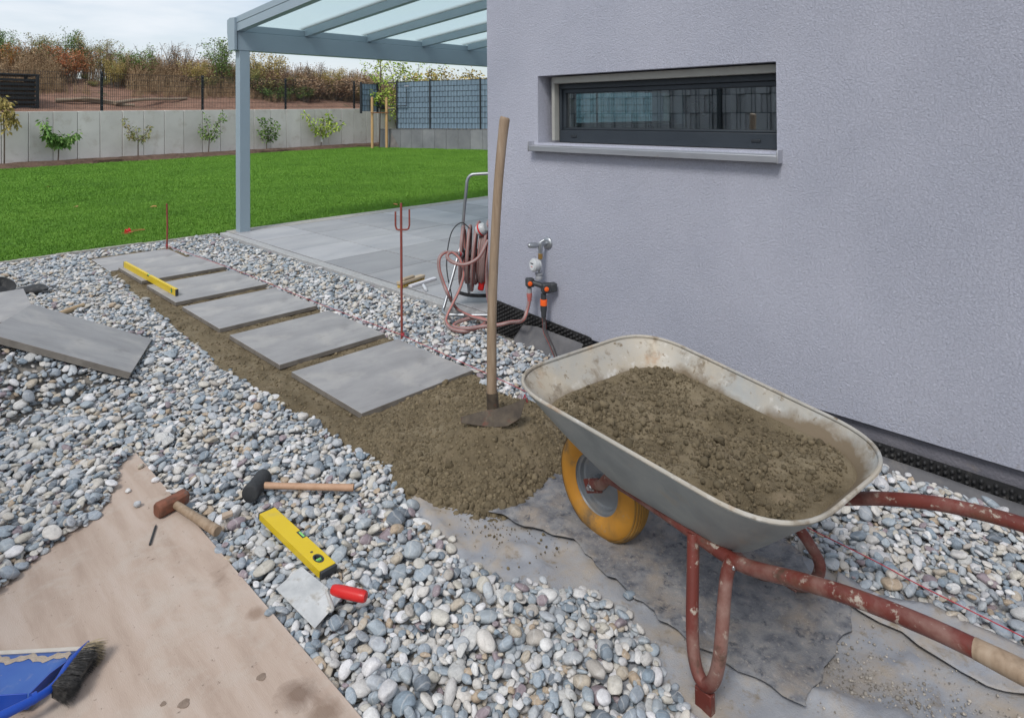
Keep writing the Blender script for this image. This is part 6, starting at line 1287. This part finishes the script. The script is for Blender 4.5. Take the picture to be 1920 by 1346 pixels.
bdir = (B1-B0).normalized(); outd = (Vector((1, 0, 0)) * bdir.y * -1 + Vector((0, 1, 0)) * bdir.x); outd = Vector((-bdir.y, bdir.x, 0)); 
if outd.dot(G(200, 1260, .06) - B0.lerp(B1, .5)) < 0: outd = -outd
rg_ = random.Random(9); mb = MB(); mb2 = MB()
for i in range(3600):
    t = rg_.uniform(.10, 1.0); u = rg_.uniform(-1, 1); p = B0.lerp(B1, t) + Vector((0, 0, u*.016-.004)) + outd*.006 - ob
    ln = rg_.uniform(.038, .056)*(1.0 + .1*math.sin(t*9)); d = (outd + Vector((0, 0, -.42 + u*.25)) + bdir*rg_.gauss(-.12 + .25*(t-.5), .17) + Vector((0, 0, rg_.gauss(0, .12)))).normalized(); e = p + d*ln; e.z = max(e.z, -.012)
    sd_ = d.cross(Vector((0, 0, 1))).normalized()*.0007; m_ = p.lerp(e, .55) + Vector((0, 0, .003))
    (mb if t > .26 or rg_.random() < .3 else mb2).add([p-sd_, p+sd_, m_+sd_, m_-sd_, e], [(0, 1, 2, 3), (3, 2, 4)])
mb.build('bristles', M['bristle'], hbz); mb2.build('bristle_tip', M['bristle2'], hbz)
cb_ = MB(); cb_.tube([B0.lerp(B1, t) + outd*.022 + Vector((0, 0, -.012)) - ob for t in (.12, .3, .6, .97)], [.008, .018, .021, .016], 10, flat=(1.25, .8)).build('bristle_core', M['bristle'], hbz, smooth=True)
# scrub brush, white profile and small tube on the patio
a, b = G(748, 536, .09), G(793, 521, .09); d_ = b-a; sbm = thing('scrub_brush', (a.x, a.y, PATIO_Z), 'wooden scrub brush with yellow bristles on the patio edge', 'brush', math.atan2(d_.y, d_.x)); Lb = d_.length
MB().bx(0, Lb, -.03, .03, .028, .052).build('block', mat('pale_block', [(.42, .34, .24), (.52, .43, .32)], 8, rough=.8), sbm, bevel=.004)
MB().bx(Lb*.15, Lb*.6, -.018, .018, .053, .075).build('grip', mat('pale_grip', [(.36, .28, .2), (.45, .37, .27)], 8, rough=.8), sbm, bevel=.006)
mb = MB()
for i in range(14):
    for j in range(4):
        x = Lb*(i+.5)/14; y_ = -.022+.0147*j; mb.tube([(x, y_, .03), (x+random.gauss(0, .004), y_+random.gauss(0, .004), .0)], [.005, .0075], 5)
mb.build('bristles', mat('yellow_bristles', [(.46, .30, .07), (.58, .41, .12)], 40, rough=.8), sbm)
a, b = G(769, 538, .075), G(816, 523, .075); d_ = b-a; o = MB().bx(0, d_.length, -.022, .022, 0, .02).build('white_profile', mat('white_aluminium', [(.62, .62, .66), (.7, .7, .74)], 4, rough=.45), bevel=.002); o.location = (a.x, a.y, PATIO_Z+.001); o.rotation_euler = (0, 0, math.atan2(d_.y, d_.x)); tag(o, 'white metal profile strip lying beside the scrub brush', 'profile')
a, b = G(794, 535, .085), G(799, 544, .085); o = MB().tube([(0, 0, 0), (b-a)*.9, (b-a)], [.014, .014, .011], 14).build('small_cylinder', mat('grey_tube', [(.5, .52, .55), (.6, .62, .65)]), smooth=True); o.location = (a.x, a.y, PATIO_Z+.015); tag(o, 'tiny silver cylinder on the patio near the white profile', 'tube')
# things on the lawn
sp = G(236, 439, .06); spr = thing('string_reel', (sp.x, sp.y, .05), 'small red string reel left on the lawn', 'reel'); spr.scale = (.65, .65, .8); MB().lathe([(.05, 0), (.055, .01), (.035, .02), (.035, .06), (.055, .07), (.05, .08)], (0, 0, .04), (1, .3, .15), 20).build('spool', M['redplastic'], spr, smooth=True)
mb = MB(); mb.tube(smooth_path([(0, 0, .05), (.1, -.12, .05), (-.08, -.2, .045), (.15, -.05, .05), (.35, .02, .045), (.2, .1, .05), (-.1, -.1, .045)], 6), .005, 5); mb.build('loose_string', mat('orange_string', [(.42, .16, .05), (.5, .2, .08)]), spr)
for px, py, lab in ((288, 387, 'fallen orange leaf on the lawn between the reel and the canopy post'), (143, 387, 'fallen yellow leaf on the left part of the lawn'), (92, 350, 'fallen orange leaf far left on the lawn'), (742, 383, 'fallen pale leaf on the lawn right of the canopy post')):
    p = G(px, py, .08); mb = MB(); pl = [(.05*math.cos(t)*(1+.25*math.cos(3*t)), .035*math.sin(t)*(1+.25*math.cos(3*t))) for t in np.linspace(0, 6.283, 19)[:-1]]; mb.add([(x, y_, .008*math.sin(9*x*5)) for x, y_ in pl], [tuple(range(18))]); o = mb.build('fallen_leaf', LM['orange']); o.location = (p.x, p.y, .082); o.rotation_euler = (rad(12), rad(8), px); tag(o, lab, 'leaf')

# ================================================================== WATER TAP, HOSES, REEL
M['chrome'] = mat('dull_chrome', [(.36, .38, .40), (.46, .48, .50)], 10, rough=.42, metal=.85, rvar=.1)
M['brass'] = mat('brass', [(.42, .25, .08), (.5, .31, .11)], 20, rough=.38, metal=.85)
M['greyplastic'] = mat('grey_plastic', [(.28, .29, .31), (.34, .35, .37)], 10, rough=.5)
M['orange'] = mat('orange_plastic', [(.80, .10, .012), (.86, .14, .02)], 8, rough=.4)
M['meter'] = mat('white_meter', [(.42, .44, .45), (.52, .54, .55)], 14, rough=.35)
T = WX(1027, 456, WALLX); TO = T + Vector((-.075, 0, 0)); ra = -YAW
tap = thing('garden_tap', TO, 'wall tap with water meter and black two way splitter with orange switches', 'tap', ra)
dep = PX(TO)[2]; tpx, tpy = PX(TO)[0], PX(TO)[1]; K = FPX/dep
def tl(px, py, y=0.0): return Vector(((px-tpx)/K, y, -(py-tpy)/K))
wx_ = Vector((math.cos(YAW), math.sin(YAW), 0))          # direction into the wall, in the tap's frame
wall_c = wx_*.075
MB().lathe([(.043, 0), (.043, .003), (.036, .012), (.018, .016)], wall_c, -wx_, 32).build('flange', M['chrome'], tap, smooth=True, angle=40)
MB().tube([wall_c - wx_*.01, Vector((0, 0, 0))], .013, 14).build('pipe', M['chrome'], tap, smooth=True)
MB().lathe([(.012, -.062), (.015, -.055), (.015, -.03), (.019, -.02), (.019, .012), (.012, .018)], (0, 0, 0), (0, 0, 1), 20).build('valve_body', M['chrome'], tap, smooth=True)
hd_ = Vector((-.98, -.3, 0)).normalized(); MB().tube([hd_*-.005, hd_*.025, hd_*.03, hd_*.075, hd_*.078, hd_*.085], [.015, .015, .019, .019, .015, .013], 16).build('spindle', M['chrome'], tap, smooth=True, angle=40)
MB().tube([Vector((-.01, 0, .012)), Vector((.025, .005, .03))], [.006, .009], 10).build('lever', M['chrome'], tap, smooth=True)
c0 = tl(1013, 480); MB().lathe([(.0145, -.020), (.0155, -.016), (.0155, .014), (.013, .02)], c0, (0, 0, 1), 8).build('brass_coupling', M['brass'], tap)
cM = tl(1003, 496, -.012); MB().tube([c0 - Vector((0, 0, .015)), Vector((c0.x, 0, cM.z)), Vector((tl(1010, 516).x, 0, tl(1010, 512).z))], .008, 10).build('pipe', M['steel'], tap, smooth=True)
fc = Vector((-.88, -.46, .05)); MB().lathe([(.026, -.034), (.034, -.03), (.034, -.012), (.043, -.01), (.045, .016), (.040, .022), (.035, .024)], cM, fc, 32).build('water_meter', M['meter'], tap, smooth=True, angle=35)
wm = [o_ for o_ in tap.children if o_.name.startswith('water_meter')][0]
MB().lathe([(.034, .0), (.034, .0012)], cM + fc.normalized()*.0242, fc, 32).build('dial', mat('dial_face', [(.62, .65, .66), (.7, .72, .73)], 30, rough=.2), wm)
u_ = fc.cross(Vector((0, 0, 1))).normalized(); v_ = u_.cross(fc).normalized(); rm = Matrix((u_, v_, fc.normalized())).transposed()
MB().box(cM + fc.normalized()*.0262 + v_*.011, (.036, .007, .0015), rm).build('counter', M['darkplastic'], wm); MB().box(cM + fc.normalized()*.0262 - v_*.010, (.020, .004, .0015), rm).build('dial_mark', mat('dial_red', [(.5, .05, .04), (.55, .07, .06)]), wm)
cc_ = tl(1010, 518); MB().lathe([(.024, -.018), (.024, -.004), (.021, 0), (.021, .012), (.026, .014), (.026, .022)], cc_, (0, 0, 1), 20).build('collar', M['greyplastic'], tap, smooth=True, angle=35)
sA, sB = tl(993, 530, .01), tl(1023, 537, -.035)
for cS, nm in ((sA, 1), (sB, 2)):
    wS = .052 if nm == 1 else .062
    MB().box(cS, (wS, .055, .058 if nm == 1 else .064), Matrix.Rotation(rad(18), 3, 'Z')).build('splitter_block', M['darkplastic'], tap, bevel=.009)
    f_ = Matrix.Rotation(rad(18), 3, 'Z') @ Vector((-.006, -1, 0)); cF = cS + f_*.028 + Matrix.Rotation(rad(18), 3, 'Z') @ Vector((-.010, 0, 0))
    MB().lathe([(.0215, 0), (.0215, .003), (.017, .004)], cF, f_, 24).build('knob_ring', M['rubber'], tap, smooth=True, angle=35); MB().lathe([(.0155, .002), (.0155, .009), (.012, .011)], cF, f_, 20).build('selector_knob', M['orange'], tap, smooth=True, angle=35)
MB().tube([sA + Vector((0, 0, .005)), sB + Vector((0, 0, .005))], .018, 12).build('manifold', M['darkplastic'], tap, smooth=True)
MB().box(sB + Vector((.045, .01, .002)), (.045, .05, .058), Matrix.Rotation(rad(18), 3, 'Z')).build('splitter_cap', M['darkplastic'], tap, bevel=.008)
oA, oB = tl(992, 546, .01), tl(1018, 556, -.035)
MB().lathe([(.016, .02), (.016, -.012)], oA, (0, 0, 1), 16).build('outlet', M['greyplastic'], tap, smooth=True)
MB().lathe([(.0155, -.012), (.0185, -.014), (.0185, -.042), (.0155, -.044), (.015, -.064), (.011, -.068)], oA, (0, 0, 1), 18).build('hose_connector', mat('red_grey_connector', [(.5, .08, .06), (.34, .2, .19)], 60, rough=.45), tap, smooth=True, angle=35)
MB().lathe([(.018, .03), (.018, -.006)], oB, (0, 0, 1), 16).build('outlet', M['darkplastic'], tap, smooth=True)
MB().lathe([(.022, -.007), (.0235, -.01), (.0235, -.046), (.022, -.048)], oB, (0, 0, 1), 20).build('orange_collar', M['orange'], tap, smooth=True, angle=35)
MB().lathe([(.0225, -.049), (.0225, -.075), (.018, -.095), (.0165, -.125), (.013, -.127)], oB, (0, 0, 1), 18).build('hose_connector', M['darkplastic'], tap, smooth=True, angle=35)
def hose_mat(name, base, stripe, n, lo):
    m, nt, b = _new(name); lk = nt.links.new; uv = nt.nodes.new('ShaderNodeUVMap'); sx = nt.nodes.new('ShaderNodeSeparateXYZ'); lk(uv.outputs[0], sx.inputs[0])
    mu = nt.nodes.new('ShaderNodeMath'); mu.operation = 'MULTIPLY'; mu.inputs[1].default_value = n*2*math.pi; lk(sx.outputs[0], mu.inputs[0]); si = nt.nodes.new('ShaderNodeMath'); si.operation = 'SINE'; lk(mu.outputs[0], si.inputs[0])
    mr = nt.nodes.new('ShaderNodeMapRange'); mr.inputs[1].default_value = lo; mr.inputs[2].default_value = lo+.12; lk(si.outputs[0], mr.inputs[0])
    t = nt.nodes.new('ShaderNodeTexCoord'); nn = _noise(nt, 14, 5, .6, t.outputs['Object']); r = _ramp(nt, [tuple(c*.85 for c in base), tuple(min(1, c*1.2) for c in base)]); lk(nn.outputs['Fac'], r.inputs['Fac'])
    mx = nt.nodes.new('ShaderNodeMix'); mx.data_type = 'RGBA'; mx.inputs[7].default_value = (*stripe, 1); lk(mr.outputs[0], mx.inputs[0]); lk(r.outputs['Color'], mx.inputs[6]); lk(mx.outputs[2], b.inputs['Base Color']); b.inputs['Roughness'].default_value = .5; return m
M['hose'] = hose_mat('garden_hose', (.27, .19, .18), (.46, .13, .11), 3, .6); M['hose2'] = hose_mat('dark_hose', (.05, .045, .045), (.50, .10, .075), 2, .62)
RO = G(905, 572, PATIO_Z); reel = thing('hose_reel', (RO.x, RO.y, PATIO_Z), 'hose reel cart with silver tube frame beside the house corner', 'hose reel', ra); RP = PX((RO.x, RO.y, PATIO_Z)); KR = FPX/RP[2]
def rl(px, py, y=0.0): k = (RP[2]+y)/RP[2]; return Vector(((px-CX)/FPX*(RP[2]+y) - (RP[0]-CX)/FPX*RP[2], y, -(py-CY)/FPX*(RP[2]+y) + (RP[1]-CY)/FPX*RP[2]))
MB().tube(smooth_path([(-.17, .05, .42), (-.155, .03, .65), (-.125, 0, .93), (-.115, 0, 1.0), (-.09, 0, 1.035), (-.05, 0, 1.045), (.10, 0, 1.05), (.24, 0, 1.045), (.28, 0, 1.035), (.305, 0, 1.0), (.315, 0, .93), (.33, .03, .65), (.345, .05, .42)], 6), .0125, 10).build('handle_frame', M['chrome'], reel, smooth=True)
MB().tube(smooth_path([(-.18, .06, .46), (-.22, -.03, .30), (-.285, -.16, .06), (-.295, -.20, .02), (-.27, -.26, .013), (-.21, -.285, .013), (.10, -.30, .013), (.36, -.285, .013), (.42, -.26, .013), (.445, -.2, .02), (.435, -.16, .06), (.39, -.03, .3), (.35, .06, .46)], 6), .0125, 10).build('base_frame', M['chrome'], reel, smooth=True)
MB().tube([(-.18, .05, .40), (.345, .05, .40)], .03, 14).build('drum', M['rubber'], reel, smooth=True)
for x in (-.165, .33): MB().lathe([(.045, -.012), (.06, -.008), (.10, 0), (.06, .008), (.045, .012)], (x, .05, .40), (1, 0, 0), 20).build('flange', M['greyplastic'], reel, smooth=True)
MB().tube(smooth_path([(-.19, .0, .10), (-.1, .03, .07), (.05, .05, .06), (.25, .03, .07)], 5), .02, 10, flat=(1.3, .7)).build('foot', M['rubber'], reel, smooth=True)
MB().box((-.13, .06, .26), (.022, .03, .36), Matrix.Rotation(rad(-6), 3, 'Y')).build('strut', M['greyplastic'], reel, bevel=.004); MB().box((.0, -.02, .2), (.05, .03, .16), Matrix.Rotation(rad(12), 3, 'Y')).build('crank', M['redplastic'], reel, bevel=.012)
MB().lathe([(.016, -.05), (.042, -.035), (.05, .0), (.046, .025), (.03, .04)], (.0, -.06, .615), (.8, -.35, .45), 24).build('spray_head', M['meter'], reel, smooth=True); MB().lathe([(.0505, -.012), (.052, -.006), (.0505, .002)], (.0, -.06, .615), (.8, -.35, .45), 24, cap=False).build('spray_ring', M['redplastic'], reel, smooth=True)
# coils
rg_ = random.Random(5); cp = []; turns = 17; NT = 28
for i in range(turns*NT+1):
    a = 2*math.pi*i/NT; f = i/(turns*NT); x = -.185 + .42*(f if f < .72 else .72 - (f-.72)*1.6); rr = .17 + .018*math.sin(a*.37+1) + .008*math.sin(a*1.7) + (.035 if f >= .72 else 0) + .012*math.sin(f*40)
    cp.append(Vector((x + .018*math.sin(a+.4) + .012*math.sin(a*.53), .05 + rr*.80*math.cos(a), .405 + rr*1.12*math.sin(a) - (.03 if math.sin(a) < -.4 else 0))))
hr = MB().tube(cp, .0125, 8).build('coiled_hose', M['hose'], reel, smooth=True)
hc2 = MB().tube(smooth_path([(.06, -.12, .5), (.04, -.17, .3), (.05, -.19, .12), (.075, -.185, .02), (.10, -.17, .10), (.09, -.14, .35), (.12, -.10, .55)], 8), .0125, 8).build('hanging_loop', M['hose'], reel, smooth=True)
MB().tube(smooth_path([rl(848, 560, -.02)*1.0, rl(838, 500, -.06), rl(846, 440, -.06), rl(866, 418, -.03), rl(885, 432, .0)], 8), .0045, 6).build('cable', M['rubber'], reel, smooth=True)
def rw(px, py, y): q = rl(px, py, y); return Vector((RO.x, RO.y, PATIO_Z)) + Matrix.Rotation(ra, 3, 'Z') @ q
gh = lambda px, py, z=.075: G(px, py, z)
# hose from the reel via a ground loop to the tap
LA = TO + Matrix.Rotation(ra, 3, 'Z') @ (oA + Vector((0, 0, -.060)))
hpA = [rw(916, 452, -.22), rw(898, 484, -.30), rw(872, 497, -.32), rw(848, 492, -.3), rw(839, 481, -.28), rw(848, 474, -.24), rw(862, 486, -.25), rw(870, 512, -.28), rw(864, 538, -.30), rw(850, 568, -.36), gh(838, 592, .115), gh(837, 605), gh(848, 617, .07), gh(872, 621, .07), gh(897, 614, .072), gh(911, 603, .075), gh(900, 596, .085), gh(876, 598, .08), gh(854, 607, .072), gh(852, 613, .072), gh(875, 616, .09), gh(905, 612, .095), WX(935, 609, 3.13), WX(958, 604, 3.165)]
hpA += [LA + Vector((-.045, .02, -.13)), LA + Vector((-.012, .008, -.06)), LA]
tag(MB().tube(smooth_path(hpA, 7), .0125, 10).build('garden_hose', M['hose'], smooth=True), 'reddish grey hose looping on the gravel between reel and tap', 'hose')
hpB = [rw(866, 478, -.12), rw(853, 475, -.2), rw(836, 474, -.26), rw(825, 484, -.3), rw(824, 505, -.32), rw(832, 532, -.34), rw(842, 556, -.36), gh(856, 578, .085), gh(876, 590, .10), gh(900, 598, .10), gh(925, 603, .085)]
hB = thing('garden_hose', hpB[0], 'outer hose arc hanging from the reel connector down to the patio edging', 'hose')
MB().tube(smooth_path([p - hpB[0] for p in hpB], 7), .0125, 10).build('tube', M['hose'], hB, smooth=True); MB().tube([Vector((0, 0, 0)), (hpB[1]-hpB[0])*.7], .019, 12).build('hose_connector', M['greyplastic'], hB, smooth=True); MB().tube([(hpB[1]-hpB[0])*.25, (hpB[1]-hpB[0])*.45], .0198, 12).build('connector_ring', M['redplastic'], hB, smooth=True)
LB = TO + Matrix.Rotation(ra, 3, 'Z') @ (oB + Vector((0, 0, -.12)))
hpC = [LB, LB + Vector((0, -.005, -.05)), WX(1022, 622, 3.12), WX(1034, 648, 3.05), gh(1046, 678, .06), gh(1062, 705, .05)]
tag(MB().tube(smooth_path(hpC, 7), .0125, 10).build('garden_hose', M['hose2'], smooth=True), 'dark hose with red stripes dropping from the tap behind the wheelbarrow', 'hose')

# ================================================================== DRAINAGE SHEET AT THE WALL FOOT
M['dimple'] = mat('black_dimple_sheet', [(.018, .018, .019), (.032, .032, .033)], 14, rough=.5, dirt=[((.10, .095, .09), 12, .58, .8)])
def dt(y): return float(np.interp(y, [-.6, .4, 1.2, 2.2, 2.50, 2.52, 3.44], [.085, .09, .095, .10, .12, .175, .245]))
ds = thing('dimple_sheet', (WALLX-.015, 0, 0), 'black dimpled drainage sheet standing along the foot of the house wall', 'drainage sheet'); mb = MB(); ys_ = np.linspace(-.6, 3.44, 120)
mb.add([(0, y_, -.03) for y_ in ys_] + [(0, y_, dt(y_)) for y_ in ys_], [(i, 120+i, 120+i+1, i+1) for i in range(119)]); o = mb.build('sheet', M['dimple'], ds); so = o.modifiers.new('t', 'SOLIDIFY'); so.thickness = .003
mb = MB(); bm_ = bmesh.new(); bmesh.ops.create_uvsphere(bm_, u_segments=8, v_segments=5, radius=1); kv = [v.co.copy() for v in bm_.verts]; kf = [[v.index for v in f.verts] for f in bm_.faces]; bm_.free()
y_ = -.58; row = 0
while y_ < 3.43:
    z_ = .004 + (.0135 if row % 2 else 0); top_z = dt(y_)
    while z_ < top_z-.006: mb.add([Vector((-.004+p.x*.014, y_+p.y*.0092, z_+p.z*.0092)) for p in kv], kf); z_ += .027
    y_ += .025; row += 1
kn_ = mb.build('dimples', M['dimple'], ds, smooth=True); kn_['kind'] = 'stuff'
def flap(name, pts_top, pts_bot, m, lab, n=30, seed=1):
    mb = MB(); tp_ = [Vector((np.interp(i/n, np.linspace(0, 1, len(pts_top)), [p[0] for p in pts_top]), np.interp(i/n, np.linspace(0, 1, len(pts_top)), [p[1] for p in pts_top]), np.interp(i/n, np.linspace(0, 1, len(pts_top)), [p[2] for p in pts_top]))) for i in range(n+1)]
    bt_ = [Vector((np.interp(i/n, np.linspace(0, 1, len(pts_bot)), [p[0] for p in pts_bot]), np.interp(i/n, np.linspace(0, 1, len(pts_bot)), [p[1] for p in pts_bot]), np.interp(i/n, np.linspace(0, 1, len(pts_bot)), [p[2] for p in pts_bot]))) for i in range(n+1)]
    for j in range(5):
        for i in range(n+1):
            p = tp_[i].lerp(bt_[i], j/4); p.x += .006*float(vnoise(p.y, p.z*3, seed, 3, 6)); mb.v.append(tuple(p))
    for j in range(4):
        for i in range(n): a = j*(n+1)+i; mb.f.append((a, a+1, a+n+2, a+n+1))
    o = mb.build(name, m, smooth=True, angle=180); so = o.modifiers.new('t', 'SOLIDIFY'); so.thickness = .002; tag(o, lab, 'fabric'); return o
M['flap'] = mat('grey_fabric_flap', [(.095, .095, .102), (.15, .148, .152)], 10, rough=.95, dirt=[((.22, .20, .18), 6, .55, .78)], bump=.2, bscale=150)
flap('fabric_flap', [(3.235, 3.10, .125), (3.20, 2.93, .16), (3.20, 2.60, .145), (3.20, 2.54, .14)], [(3.13, 3.12, .02), (3.10, 2.9, .0), (3.10, 2.6, .0), (3.10, 2.54, .0)], M['flap'], 'grey fabric flap leaning on the dimpled sheet behind the dark hose', 24, 4)
flap('fabric_flap', [(3.215, 2.3, .075), (3.215, 1.5, .07), (3.21, .9, .055), (3.21, .4, .045), (3.2, -.6, .04)], [(3.10, 2.3, .01), (3.11, 1.4, .0), (3.11, .8, -.01), (3.10, .3, -.01), (3.09, -.6, -.01)], M['flap'], 'long grey fabric strip leaning at the wall foot beyond the wheelbarrow handle', 50, 6)
